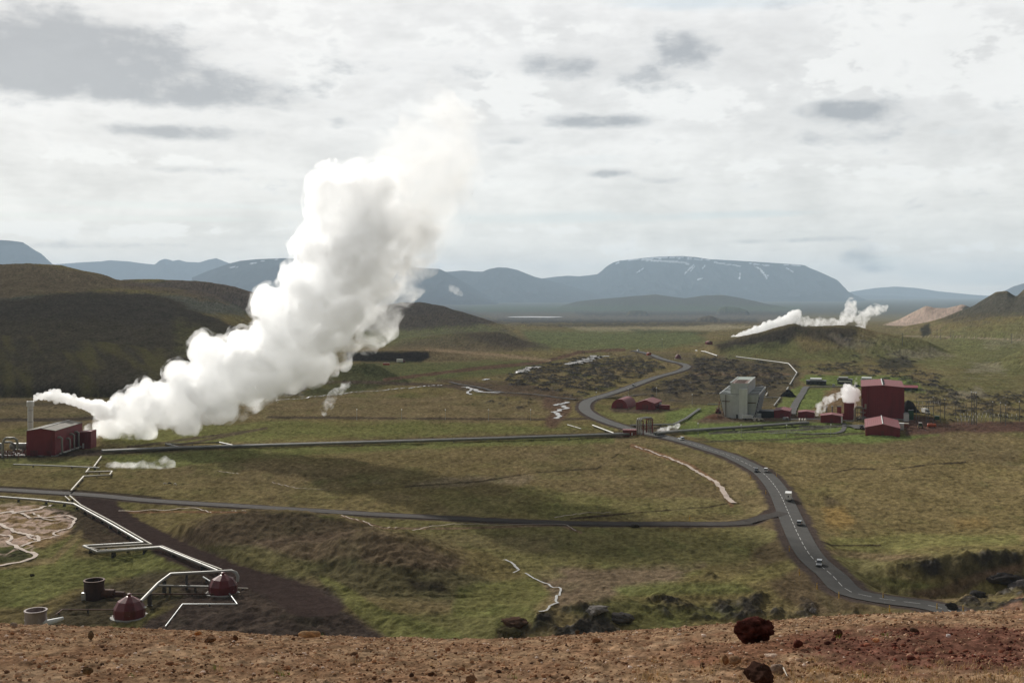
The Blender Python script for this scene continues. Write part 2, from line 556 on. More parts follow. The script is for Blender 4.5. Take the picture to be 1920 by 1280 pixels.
def line_dist(px, py, line, ys=1.0):
    P = np.array(line, float)
    d = np.full(px.shape, 1e9)
    for (x0, y0), (x1, y1) in zip(P[:-1], P[1:]):
        dx, dy = x1 - x0, (y1 - y0) * ys
        t = np.clip(((px - x0) * dx + (py - y0) * ys * dy) / (dx * dx + dy * dy + 1e-9), 0, 1)
        d = np.minimum(d, np.hypot(px - x0 - t * dx, (py - y0) * ys - t * dy))
    return d


LAVA = [
    ([(940, 706), (1000, 686), (1080, 672), (1150, 664), (1200, 668), (1255, 690), (1215, 705), (1165, 722), (1105, 742), (1030, 735), (960, 722)], 1.0),
    ([(1290, 690), (1300, 668), (1400, 672), (1470, 690), (1470, 720), (1430, 735), (1340, 745), (1240, 742), (1180, 735), (1230, 715), (1290, 700)], 0.9),
    ([(1490, 690), (1560, 676), (1660, 688), (1760, 700), (1800, 730), (1920, 735), (1920, 790), (1780, 785), (1700, 740), (1690, 712), (1520, 700)], 0.85),
    ([(1520, 620), (1600, 612), (1680, 640), (1760, 660), (1700, 690), (1620, 670), (1540, 650)], 0.55),
    ([(975, 1195), (1010, 1150), (1060, 1132), (1120, 1134), (1180, 1155), (1225, 1178), (1120, 1200)], 1.0),
    ([(1180, 1115), (1300, 1118), (1420, 1105), (1520, 1118), (1600, 1150), (1500, 1170), (1380, 1172), (1240, 1160)], 0.8),
    ([(1300, 1078), (1350, 1074), (1370, 1092), (1310, 1098)], 0.8),
    ([(1640, 1062), (1700, 1046), (1780, 1038), (1920, 1028), (1920, 1050), (1830, 1072), (1740, 1092), (1690, 1075)], 0.95),
    ([(1800, 1120), (1850, 1085), (1920, 1078), (1920, 1118), (1860, 1140), (1800, 1148), (1770, 1145)], 1.0),
    ([(900, 745), (1000, 745), (1005, 768), (940, 770)], 0.6),
    ([(1720, 1020), (1790, 1010), (1920, 1020), (1920, 1035), (1740, 1040)], 0.3),
]

ROAD = [(1960, 1225), (1910, 1204), (1860, 1182), (1800, 1160), (1745, 1143), (1690, 1131), (1640, 1119), (1590, 1100), (1560, 1082), (1535, 1060), (1516, 1036), (1501, 1010), (1489, 985), (1477, 958), (1464, 930),
        (1449, 905), (1431, 887), (1406, 872), (1370, 856), (1330, 841), (1290, 829), (1250, 820), (1215, 812), (1170, 800), (1130, 787), (1105, 775), (1096, 765),
        (1099, 755), (1112, 747), (1140, 739), (1180, 725), (1220, 711), (1258, 700), (1283, 692), (1288, 687), (1278, 682), (1250, 675), (1215, 664), (1186, 657)]
TRACK = [(-260, 905), (0, 917), (60, 920), (180, 929), (300, 939), (460, 951), (700, 964), (900, 972), (1100, 980), (1250, 983), (1370, 981), (1425, 973), (1466, 961), (1478, 957)]
SPUR = [(172, 931), (186, 945), (205, 964), (255, 994), (330, 1030), (400, 1060), (470, 1086), (540, 1112), (600, 1145)]


def flat_xy(px, py):
    y = FOC * EYE / (py - HOR)
    return (px - 960) / FOC * y, y


def smooth_line(pts, step):
    """dense world polyline through points (Catmull-Rom, even spacing)"""
    P = [np.array(p, float) for p in pts]
    P = [2 * P[0] - P[1]] + P + [2 * P[-1] - P[-2]]
    out = []
    for i in range(1, len(P) - 2):
        for t in np.linspace(0, 1, 24, endpoint=False):
            a, b, c, d = P[i - 1], P[i], P[i + 1], P[i + 2]
            out.append(0.5 * (2 * b + (c - a) * t + (2 * a - 5 * b + 4 * c - d) * t * t + (3 * b - a - 3 * c + d) * t ** 3))
    out.append(P[-2]); out = np.array(out)
    s = np.concatenate([[0], np.cumsum(np.linalg.norm(np.diff(out, axis=0), axis=1))])
    k = np.arange(0, s[-1], step)
    return np.stack([np.interp(k, s, out[:, i]) for i in range(out.shape[1])], -1)


def sight(px, py, hfun, ymin=150.0, ymax=5000.0):
    ys = np.exp(np.linspace(math.log(ymin), math.log(ymax), 1500))
    xs = (px - 960) / FOC * ys; zs = EYE - (py - HOR) / FOC * ys
    h = hfun(xs, ys)
    k = np.nonzero(h >= zs)[0]
    if len(k) == 0:
        y = ymax
    else:
        i = max(int(k[0]), 1)
        a = zs[i - 1] - h[i - 1]; b = h[i] - zs[i]
        y = ys[i - 1] + (ys[i] - ys[i - 1]) * a / max(a + b, 1e-9)
    return (px - 960) / FOC * y, float(y)


class Way:
    def __init__(self, px_line, width, raise_, step=4.0, blend=9.0, win=13):
        self.line = smooth_line([sight(p[0], p[1], lambda X, Y: raw_height(X, Y) + raise_) for p in px_line], step)
        z = raw_height(self.line[:, 0], self.line[:, 1])
        k = np.ones(win) / win
        zp = np.pad(z, win // 2, 'edge')
        self.z = np.convolve(zp, k, 'valid') + raise_
        self.w = width; self.blend = blend


WAYS = [Way(SPUR, 8.0, 0.1, 3.0, 4.0), Way(TRACK, 5.5, 0.45, 4.0, 6.0, 25), Way(ROAD, 8.0, 1.3, 4.0, 7.0)]


def height(X, Y, detail=True):
    X = np.asarray(X, float); Y = np.asarray(Y, float)
    z = raw_height(X, Y)
    if detail:
        u = U(X, np.maximum(Y, 1.0)); py = HOR + FOC * (EYE - z) / np.maximum(Y, 1.0)
        lm = lava_mask(u, py, X, Y)
        k = np.interp(Y, [0, 250, 900, 2000], [1.0, 1.1, 1.5, 3.0])
        q = lm > 0.001
        if q.any():
            z[q] += lm[q] * (ridged2(X[q] / 6, Y[q] / 6, 3, 41) * 0.75 + ridged2(X[q] / 17, Y[q] / 21, 2, 42) * 0.5 + ridged2(X[q] / 2.4, Y[q] / 2.8, 3, 43) * 0.6) * k[q]
        z = z + (fbm2(X / 7, Y / 7, 3, 44) * 0.35 + fbm2(X / 2.2, Y / 2.8, 3, 45) * 0.5) * sstep(60, 220, Y)
    for w in WAYS:
        P = w.line; R = w.w / 2 + w.blend + 2
        box = (X > P[:, 0].min() - R) & (X < P[:, 0].max() + R) & (Y > P[:, 1].min() - R) & (Y < P[:, 1].max() + R)
        if not box.any():
            continue
        bx, by = X[box], Y[box]
        d = np.full(bx.shape, 1e9); zz = np.zeros(bx.shape)
        for i in range(len(P) - 1):
            x0, y0 = P[i]; x1, y1 = P[i + 1]
            near = (np.abs(bx - x0) < R + 6) & (np.abs(by - y0) < R + 6)
            if not near.any():
                continue
            qx, qy = bx[near], by[near]
            dx, dy = x1 - x0, y1 - y0
            t = np.clip(((qx - x0) * dx + (qy - y0) * dy) / (dx * dx + dy * dy), 0, 1)
            dd = np.hypot(qx - x0 - t * dx, qy - y0 - t * dy)
            o = d[near]; zo = zz[near]; m = dd < o
            o[m] = dd[m]; zo[m] = (w.z[i] + (w.z[i + 1] - w.z[i]) * t)[m]
            d[near] = o; zz[near] = zo
        wt = 1 - sstep(w.w / 2 + 0.8, w.w / 2 + w.blend, d)
        zb = z[box]
        z[box] = np.where(d < 1e8, lerp(zb, zz - 0.15, wt), zb)
    return z


def on_ground(px, py, ymin=150.0, ymax=5000.0):
    """where the line of sight through a photo pixel first meets the terrain behind the foreground crest"""
    x, y = sight(px, py, lambda X, Y: height(X, Y, False), ymin, ymax)
    return Vector((float(x), float(y), float(height(np.array([x]), np.array([y]), False)[0])))
# ------------------------------------------------------------------ land cover (surface colours, with shade put in at some places)
def C(r, g, b):
    """sRGB 0-255 of a surface's own colour -> linear"""
    f = lambda c: (c / 255 / 12.92) if c <= 10.3 else ((c / 255 + 0.055) / 1.055) ** 2.4
    return np.array([f(r) * 1.12, f(g) * 1.10, f(b) * 1.18])


OLIVE = C(112, 100, 56); TAN = C(121, 105, 68); GREEN = C(92, 98, 44); LAWN = C(98, 114, 48); BROWN = C(92, 76, 58)
DARKB = C(70, 59, 49); PAD = C(70, 59, 53); LAVAC = C(56, 53, 50); LICHEN = C(128, 124, 116); MUD = C(150, 120, 92); RUST = C(128, 88, 58)
HILLB = C(78, 68, 58); VIOLET = C(84, 74, 72); FARG = C(92, 96, 80); PINK = C(176, 150, 134)

# (outline in photo pixels, colour, softness, weight, jitter)
COVER = [
    # far lowland
    ([(-900, 590), (3000, 590), (3000, 550), (-900, 550)], C(86, 88, 78), 8, 1.0, 6),
    ([(900, 573), (1500, 573), (1500, 584), (800, 584)], C(84, 98, 70), 4, 0.7, 4),
    ([(1060, 612), (1340, 608), (1440, 612), (1330, 620), (1100, 622)], C(150, 140, 110), 3, 0.7, 4),
    ([(900, 588), (1500, 588), (1500, 608), (950, 606)], C(96, 88, 82), 5, 0.7, 6),
    ([(850, 597), (1100, 599), (1420, 598), (1420, 604), (1100, 606), (880, 604)], C(62, 60, 58), 3, 0.8, 8),
    ([(960, 609), (1180, 606), (1330, 607), (1300, 611), (1080, 613)], C(64, 62, 56), 2, 0.7, 6),
    ([(1080, 586), (1500, 584), (1500, 590), (1100, 592)], C(64, 62, 60), 3, 0.7, 7),
    ([(1180, 617), (1330, 622), (1320, 628), (1200, 626)], C(62, 66, 48), 3, 0.7, 6),
    # mid distance
    ([(980, 620), (1300, 622), (1330, 640), (1240, 655), (1000, 655)], C(92, 104, 60), 6, 0.8, 8),
    ([(640, 600), (900, 600), (990, 640), (700, 650)], C(88, 100, 56), 8, 0.6, 10),
    ([(760, 640), (830, 626), (940, 620), (1030, 652), (900, 662), (700, 664)], C(92, 80, 60), 8, 0.8, 10),
    ([(850, 625), (940, 622), (1030, 652), (960, 656)], C(70, 60, 52), 8, 0.7, 8),
    ([(700, 560), (830, 570), (950, 606), (850, 612), (740, 620), (660, 620)], C(76, 64, 56), 5, 0.9, 8),
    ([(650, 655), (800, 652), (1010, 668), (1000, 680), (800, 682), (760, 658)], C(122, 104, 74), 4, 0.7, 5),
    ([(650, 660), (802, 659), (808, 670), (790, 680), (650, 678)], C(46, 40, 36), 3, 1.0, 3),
    ([(640, 684), (900, 676), (1060, 672), (960, 700), (840, 712), (720, 716)], C(84, 92, 48), 6, 0.8, 8),
    ([(560, 740), (650, 684), (700, 680), (770, 716), (700, 730), (600, 742)], C(68, 72, 42), 5, 0.9, 7),
    ([(820, 712), (980, 716), (1090, 745), (1090, 760), (940, 742), (860, 730)], C(84, 68, 56), 5, 0.85, 8),
    ([(500, 752), (700, 745), (1040, 750), (1060, 780), (900, 790), (500, 785)], C(112, 96, 66), 6, 0.6, 10),
    # right mid: lava country and hills
    ([(1180, 664), (1500, 672), (1500, 765), (1290, 768), (1180, 738), (1290, 700), (1290, 680)], C(88, 78, 60), 8, 0.85, 12),
    ([(1300, 700), (1480, 700), (1482, 704), (1300, 703)], C(126, 98, 72), 2, 0.6, 2),
    ([(1340, 645), (1490, 606), (1500, 612), (1480, 650), (1450, 660), (1350, 660)], C(52, 47, 43), 8, 0.95, 6),  # shade of the hill's near slope put into its colour, here and below
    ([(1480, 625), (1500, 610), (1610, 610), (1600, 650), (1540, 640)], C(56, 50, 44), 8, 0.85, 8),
    ([(1340, 658), (1480, 640), (1520, 660), (1600, 650), (1620, 680), (1400, 672)], C(96, 102, 52), 8, 0.7, 12),
    ([(1600, 640), (1700, 630), (1920, 640), (1920, 700), (1760, 690), (1640, 680)], C(98, 102, 56), 12, 0.7, 18),
    ([(1780, 620), (1920, 600), (1920, 650), (1800, 660)], C(102, 108, 58), 12, 0.5, 18),
    ([(1760, 600), (1870, 545), (1920, 540), (2100, 500), (2100, 560), (1920, 588), (1850, 600), (1800, 606)], C(74, 68, 56), 10, 0.75, 14),
    ([(1620, 625), (1680, 600), (1737, 568), (1815, 566), (1790, 592), (1740, 608), (1700, 620)], PINK, 3, 1.0, 4),
    ([(1700, 735), (1920, 640), (1920, 740), (1800, 745)], C(96, 96, 56), 12, 0.6, 14),
    ([(1726, 614), (1742, 606), (1746, 626), (1728, 632)], C(44, 44, 40), 3, 0.9, 3),
    ([(1650, 655), (1750, 652), (1785, 668), (1690, 674)], C(128, 118, 100), 6, 0.5, 16),
    ([(1560, 628), (1640, 640), (1625, 656), (1570, 650)], C(118, 108, 92), 6, 0.45, 16),
    ([(1800, 690), (1870, 678), (1885, 700), (1820, 706)], C(128, 118, 102), 6, 0.45, 16),
    ([(1840, 640), (1920, 630), (1920, 645), (1850, 652)], C(126, 116, 96), 6, 0.4, 14),
    ([(1770, 738), (1840, 728), (1850, 745), (1790, 750)], C(130, 120, 106), 5, 0.5, 14),
    ([(1640, 676), (1700, 668), (1720, 690), (1660, 694)], C(54, 50, 44), 4, 0.8, 5),
    # left hill, its face darkened to hold the shade
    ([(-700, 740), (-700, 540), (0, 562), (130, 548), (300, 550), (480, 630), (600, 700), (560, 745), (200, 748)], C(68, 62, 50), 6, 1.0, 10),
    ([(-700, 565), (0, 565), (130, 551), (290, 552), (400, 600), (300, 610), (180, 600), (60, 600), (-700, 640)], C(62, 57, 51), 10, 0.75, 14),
    ([(-700, 460), (0, 486), (200, 515), (330, 540), (430, 570), (300, 548), (215, 541), (130, 546), (0, 560), (-700, 560)], C(96, 84, 64), 4, 1.0, 6),
    ([(330, 600), (480, 640), (540, 700), (420, 700), (330, 660)], C(86, 84, 48), 12, 0.6, 16),
    ([(215, 535), (345, 522), (450, 536), (540, 570), (640, 630), (560, 640), (440, 570), (330, 542)], C(90, 78, 70), 3, 0.9, 4),
    # plant level on the left
    ([(-700, 748), (200, 748), (420, 760), (420, 800), (200, 800), (-700, 800)], C(104, 90, 62), 8, 0.7, 10),
    ([(-700, 754), (220, 754), (330, 752), (330, 758), (-700, 764)], C(66, 58, 50), 3, 0.6, 4),
    ([(200, 812), (500, 790), (800, 792), (1150, 800), (1150, 808), (600, 822), (250, 836), (190, 830)], C(98, 102, 46), 6, 0.8, 10),
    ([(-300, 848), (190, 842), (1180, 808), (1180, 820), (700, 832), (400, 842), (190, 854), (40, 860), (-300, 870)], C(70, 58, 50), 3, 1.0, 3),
    ([(190, 854), (420, 842), (800, 829), (1150, 818), (1150, 830), (760, 842), (420, 866), (250, 880)], C(96, 106, 46), 4, 0.75, 7),
    ([(-300, 866), (160, 858), (190, 870), (-300, 900)], C(100, 110, 50), 5, 0.6, 8),
    ([(400, 850), (800, 846), (1160, 836), (1190, 840), (1330, 900), (1360, 930), (1100, 925), (760, 900), (480, 880)], C(114, 98, 62), 10, 0.5, 18),
    ([(700, 905), (900, 890), (1000, 895), (980, 908), (800, 915)], C(122, 108, 84), 6, 0.6, 9),
    ([(800, 925), (1100, 930), (1420, 945), (1430, 965), (1100, 972), (860, 962)], C(112, 110, 56), 8, 0.5, 12),
    # yellow field right
    ([(1330, 835), (1560, 820), (1700, 818), (1920, 822), (1920, 1030), (1560, 1030), (1500, 940), (1440, 880)], C(122, 106, 62), 12, 0.75, 16),
    ([(1500, 815), (1800, 815), (1920, 840), (1920, 880), (1700, 850), (1500, 832)], C(100, 86, 60), 8, 0.55, 14),
    ([(1545, 955), (1580, 950), (1600, 985), (1575, 992), (1555, 985)], C(142, 110, 46), 9, 0.6, 16),
    ([(1790, 975), (1850, 970), (1860, 990), (1790, 995)], C(138, 110, 54), 9, 0.5, 16),
    ([(1540, 925), (1560, 930), (1575, 945), (1550, 950)], C(74, 60, 50), 5, 0.6, 7),
    ([(1520, 1020), (1640, 1000), (1900, 1000), (1920, 1020), (1600, 1032)], C(110, 114, 52), 8, 0.6, 12),
    ([(1530, 1028), (1640, 1036), (1740, 1046), (1740, 1052), (1640, 1048), (1540, 1040)], C(112, 92, 66), 4, 0.7, 6),
    ([(1545, 1040), (1640, 1060), (1680, 1085), (1760, 1095), (1700, 1130), (1620, 1105), (1570, 1075)], C(104, 98, 58), 8, 0.8, 14),
    ([(1620, 1080), (1760, 1092), (1900, 1078), (1800, 1108), (1680, 1104)], C(98, 102, 46), 7, 0.55, 12),
    ([(1700, 1110), (1780, 1090), (1860, 1060), (1920, 1048), (1920, 1078), (1860, 1084), (1800, 1115), (1740, 1128)], C(96, 76, 60), 7, 0.85, 10),
    ([(1830, 1076), (1870, 1062), (1920, 1052), (1920, 1064), (1870, 1080)], C(132, 100, 78), 5, 0.6, 7),
    ([(1720, 1046), (1920, 1036), (1920, 1060), (1800, 1084), (1730, 1090)], C(60, 58, 46), 6, 0.6, 9),
    ([(1850, 1150), (1880, 1132), (1920, 1112), (1920, 1160)], C(132, 94, 76), 4, 0.9, 5),
    # lawns round the power house
    ([(1105, 768), (1200, 770), (1290, 760), (1350, 758), (1330, 780), (1260, 800), (1180, 795), (1130, 782)], C(112, 112, 56), 5, 0.9, 7),
    ([(1250, 772), (1340, 758), (1345, 775), (1290, 790), (1250, 790)], C(98, 116, 50), 5, 0.8, 6),
    ([(1230, 798), (1400, 786), (1500, 788), (1590, 792), (1620, 806), (1700, 816), (1760, 814), (1700, 826), (1560, 830), (1330, 828), (1300, 818)], LAWN, 4, 1.0, 5),
    ([(1500, 712), (1512, 704), (1620, 704), (1700, 706), (1720, 718), (1735, 735), (1690, 735), (1560, 722), (1520, 722)], LAWN, 3, 1.0, 4),
    ([(1495, 760), (1515, 728), (1560, 726), (1545, 750), (1520, 770), (1498, 772)], LAWN, 3, 0.95, 4),
    ([(1455, 768), (1470, 740), (1500, 722), (1510, 728), (1482, 765)], C(104, 116, 52), 3, 0.9, 4),
    ([(1545, 735), (1600, 728), (1615, 760), (1560, 775), (1540, 765)], C(120, 92, 66), 5, 0.7, 6),
    ([(1430, 772), (1500, 776), (1560, 780), (1560, 792), (1420, 790)], C(84, 72, 62), 3, 0.8, 4),
    ([(1330, 776), (1350, 770), (1440, 784), (1470, 790), (1380, 792), (1310, 790)], C(96, 76, 64), 4, 0.9, 5),
    ([(1690, 780), (1740, 778), (2200, 792), (2200, 806), (1780, 810), (1700, 816)], C(92, 66, 56), 4, 1.0, 5),
    ([(1740, 776), (2200, 784), (2200, 791), (1760, 790)], C(112, 112, 56), 4, 0.6, 5),
    ([(1140, 764), (1250, 766), (1290, 758), (1270, 768), (1230, 774), (1150, 774)], C(84, 66, 58), 3, 0.9, 4),
    ([(1150, 796), (1240, 794), (1300, 806), (1260, 814), (1180, 812)], C(78, 66, 56), 3, 0.8, 5),
    ([(1290, 822), (1320, 818), (1340, 826), (1320, 832)], C(96, 76, 56), 4, 0.6, 5),
    # verge slopes of the road
    ([(1240, 830), (1330, 850), (1400, 880), (1435, 910), (1440, 950), (1400, 965), (1370, 920), (1310, 870)], C(124, 108, 70), 8, 0.7, 12),
    ([(1400, 985), (1470, 985), (1490, 1030), (1510, 1065), (1470, 1075), (1400, 1040)], C(100, 84, 62), 7, 0.7, 10),
    ([(1370, 1085), (1440, 1060), (1495, 1040), (1510, 1050), (1470, 1080), (1380, 1100)], C(126, 118, 60), 7, 0.7, 10),
    ([(1440, 1090), (1520, 1060), (1600, 1120), (1650, 1145), (1540, 1150), (1460, 1120)], C(100, 82, 60), 8, 0.8, 12),
    # near meadow
    ([(640, 965), (900, 975), (1080, 984), (1390, 990), (1460, 1000), (1400, 1050), (1150, 1075), (950, 1050), (800, 1010)], C(108, 104, 56), 8, 0.8, 14),
    ([(680, 995), (900, 1000), (1080, 1010), (1040, 1035), (860, 1030)], C(118, 100, 72), 8, 0.35, 14),
    ([(1000, 1070), (1160, 1056), (1320, 1060), (1280, 1090), (1160, 1105), (1120, 1140), (1050, 1135), (1020, 1100)], C(118, 98, 78), 9, 0.85, 14),
    ([(930, 1042), (1010, 1050), (1060, 1080), (1010, 1090), (960, 1064)], C(114, 110, 60), 7, 0.6, 10),
    ([(1150, 1100), (1320, 1085), (1400, 1095), (1420, 1110), (1300, 1120), (1180, 1118)], C(96, 104, 48), 8, 0.7, 12),
    ([(1060, 1140), (1180, 1120), (1400, 1130), (1380, 1165), (1200, 1185)], C(92, 98, 46), 9, 0.6, 14),
    ([(330, 1010), (400, 968), (480, 956), (560, 958), (640, 970), (700, 985), (600, 1015), (480, 1020), (400, 1040)], C(84, 70, 56), 8, 0.85, 12),
    ([(480, 1020), (560, 1005), (700, 1000), (800, 1020), (880, 1055), (820, 1080), (700, 1060), (560, 1050)], C(104, 86, 68), 9, 0.8, 16),
    ([(560, 1050), (700, 1055), (860, 1070), (930, 1090), (860, 1130), (700, 1120), (600, 1090)], C(80, 76, 50), 9, 0.8, 14),
    ([(760, 1085), (830, 1090), (840, 1110), (780, 1108)], C(46, 40, 34), 6, 0.8, 8),  # dark shadow on the mound's lower face, painted into the cover
    ([(330, 1020), (480, 1030), (600, 1060), (560, 1090), (440, 1065)], C(98, 98, 54), 9, 0.6, 14),
    ([(600, 1080), (720, 1140), (860, 1190), (740, 1200), (690, 1170), (620, 1112)], C(106, 106, 52), 5, 0.95, 9),
    ([(720, 1150), (840, 1150), (980, 1140), (1030, 1160), (980, 1200), (820, 1200)], C(96, 100, 48), 9, 0.7, 14),
    ([(860, 1100), (1000, 1080), (1030, 1110), (980, 1150), (850, 1150)], C(98, 102, 46), 8, 0.7, 12),
    ([(930, 1180), (960, 1160), (1000, 1168), (990, 1200), (930, 1200)], C(70, 56, 46), 5, 0.8, 6),
    # left wells
    ([(-300, 870), (150, 880), (450, 905), (820, 950), (820, 965), (460, 945), (180, 925), (-300, 905)], C(118, 104, 62), 8, 0.6, 14),
    ([(-300, 1060), (120, 1050), (280, 1030), (400, 1062), (180, 1090), (40, 1140), (-300, 1160)], C(104, 108, 52), 7, 0.9, 12),
    ([(-300, 935), (140, 945), (160, 990), (130, 1050), (60, 1075), (-300, 1090)], C(112, 112, 56), 6, 0.8, 8),
    ([(-300, 955), (70, 945), (140, 980), (130, 1005), (80, 1030), (-20, 1010), (-300, 1010)], C(140, 112, 74), 5, 0.9, 8),
    ([(80, 950), (160, 956), (230, 985), (280, 1012), (270, 1020), (190, 1022), (130, 1000), (140, 985)], C(72, 60, 50), 5, 0.9, 8),
    ([(-50, 1030), (40, 1028), (60, 1045), (20, 1058), (-50, 1060)], C(66, 70, 46), 5, 0.8, 7),
    ([(100, 1140), (180, 1098), (280, 1076), (400, 1062), (470, 1078), (400, 1110), (200, 1180), (60, 1190)], C(74, 66, 50), 6, 0.9, 10),
    ([(340, 1090), (420, 1064), (480, 1072), (560, 1088), (612, 1108), (670, 1160), (740, 1210), (240, 1210), (280, 1150), (350, 1120)], PAD, 10, 1.0, 20),
    ([(165, 925), (215, 938), (205, 960), (260, 992), (330, 1024), (440, 1066), (520, 1092), (480, 1110), (380, 1062), (260, 1004), (195, 970)], PAD, 3, 1.0, 6),
    ([(380, 1075), (520, 1130), (560, 1170), (480, 1150)], C(84, 70, 60), 10, 0.6, 12),
]
STREAKS = [  # thin things: (line, half-width px, colour)
    ([(196, 955), (250, 988), (330, 1026), (410, 1060), (480, 1086), (540, 1114), (580, 1140)], 1.6, C(92, 76, 66)),
    ([(206, 952), (262, 984), (342, 1022), (424, 1056), (496, 1082), (556, 1110), (600, 1138)], 1.4, C(90, 75, 65)),
    ([(430, 1085), (500, 1100), (540, 1130), (520, 1165), (450, 1180)], 2.5, C(82, 69, 60)),
    ([(380, 1150), (470, 1140), (560, 1160), (620, 1180)], 2.5, C(80, 68, 60)),
    ([(0, 913), (60, 916), (180, 924), (300, 934)], 3, C(62, 54, 46)),
    ([(860, 725), (700, 716), (480, 716)], 3, C(84, 70, 58)),
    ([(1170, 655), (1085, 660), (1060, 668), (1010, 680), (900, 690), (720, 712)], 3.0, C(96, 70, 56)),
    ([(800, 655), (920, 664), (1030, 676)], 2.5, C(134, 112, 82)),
    ([(-300, 790), (150, 786), (300, 770)], 3, C(70, 60, 52)),
    ([(500, 782), (760, 784), (1060, 786), (1110, 784)], 2, C(78, 66, 54)),
    ([(300, 842), (500, 802), (480, 806), (240, 838)], 2, C(84, 70, 58)),
    ([(1560, 886), (1600, 878), (1680, 880), (1740, 870), (1810, 866)], 1.2, C(58, 48, 38)),
    ([(1070, 972), (1200, 960), (1330, 950), (1370, 942)], 1.2, C(64, 52, 40)),
    ([(760, 912), (900, 902), (1000, 886), (1120, 878), (1160, 850)], 1.0, C(70, 60, 44)),
    ([(1530, 1010), (1560, 1022), (1650, 1022)], 1.5, C(60, 48, 38)),
    ([(1185, 835), (1230, 850), (1290, 870), (1345, 905), (1368, 940), (1372, 947)], 3.5, C(136, 100, 70)),
    ([(225, 960), (330, 959), (460, 960)], 1.6, C(124, 88, 60)),
    ([(640, 966), (720, 990), (860, 990), (1050, 984), (1090, 998)], 1.8, C(122, 98, 74)),
    ([(150, 1000), (100, 1050), (0, 1062)], 6, C(124, 108, 70)),
    ([(1030, 755), (1060, 765), (1035, 790)], 12, C(96, 72, 58)),
    ([(1490, 815), (1620, 812), (1500, 822), (1310, 828)], 1.2, C(84, 80, 56)),
    ([(1500, 800), (1600, 797), (1500, 806), (1330, 812)], 1.6, C(88, 86, 78)),
    ([(1695, 630), (1800, 632), (1920, 638)], 1.0, C(140, 124, 100)),
]


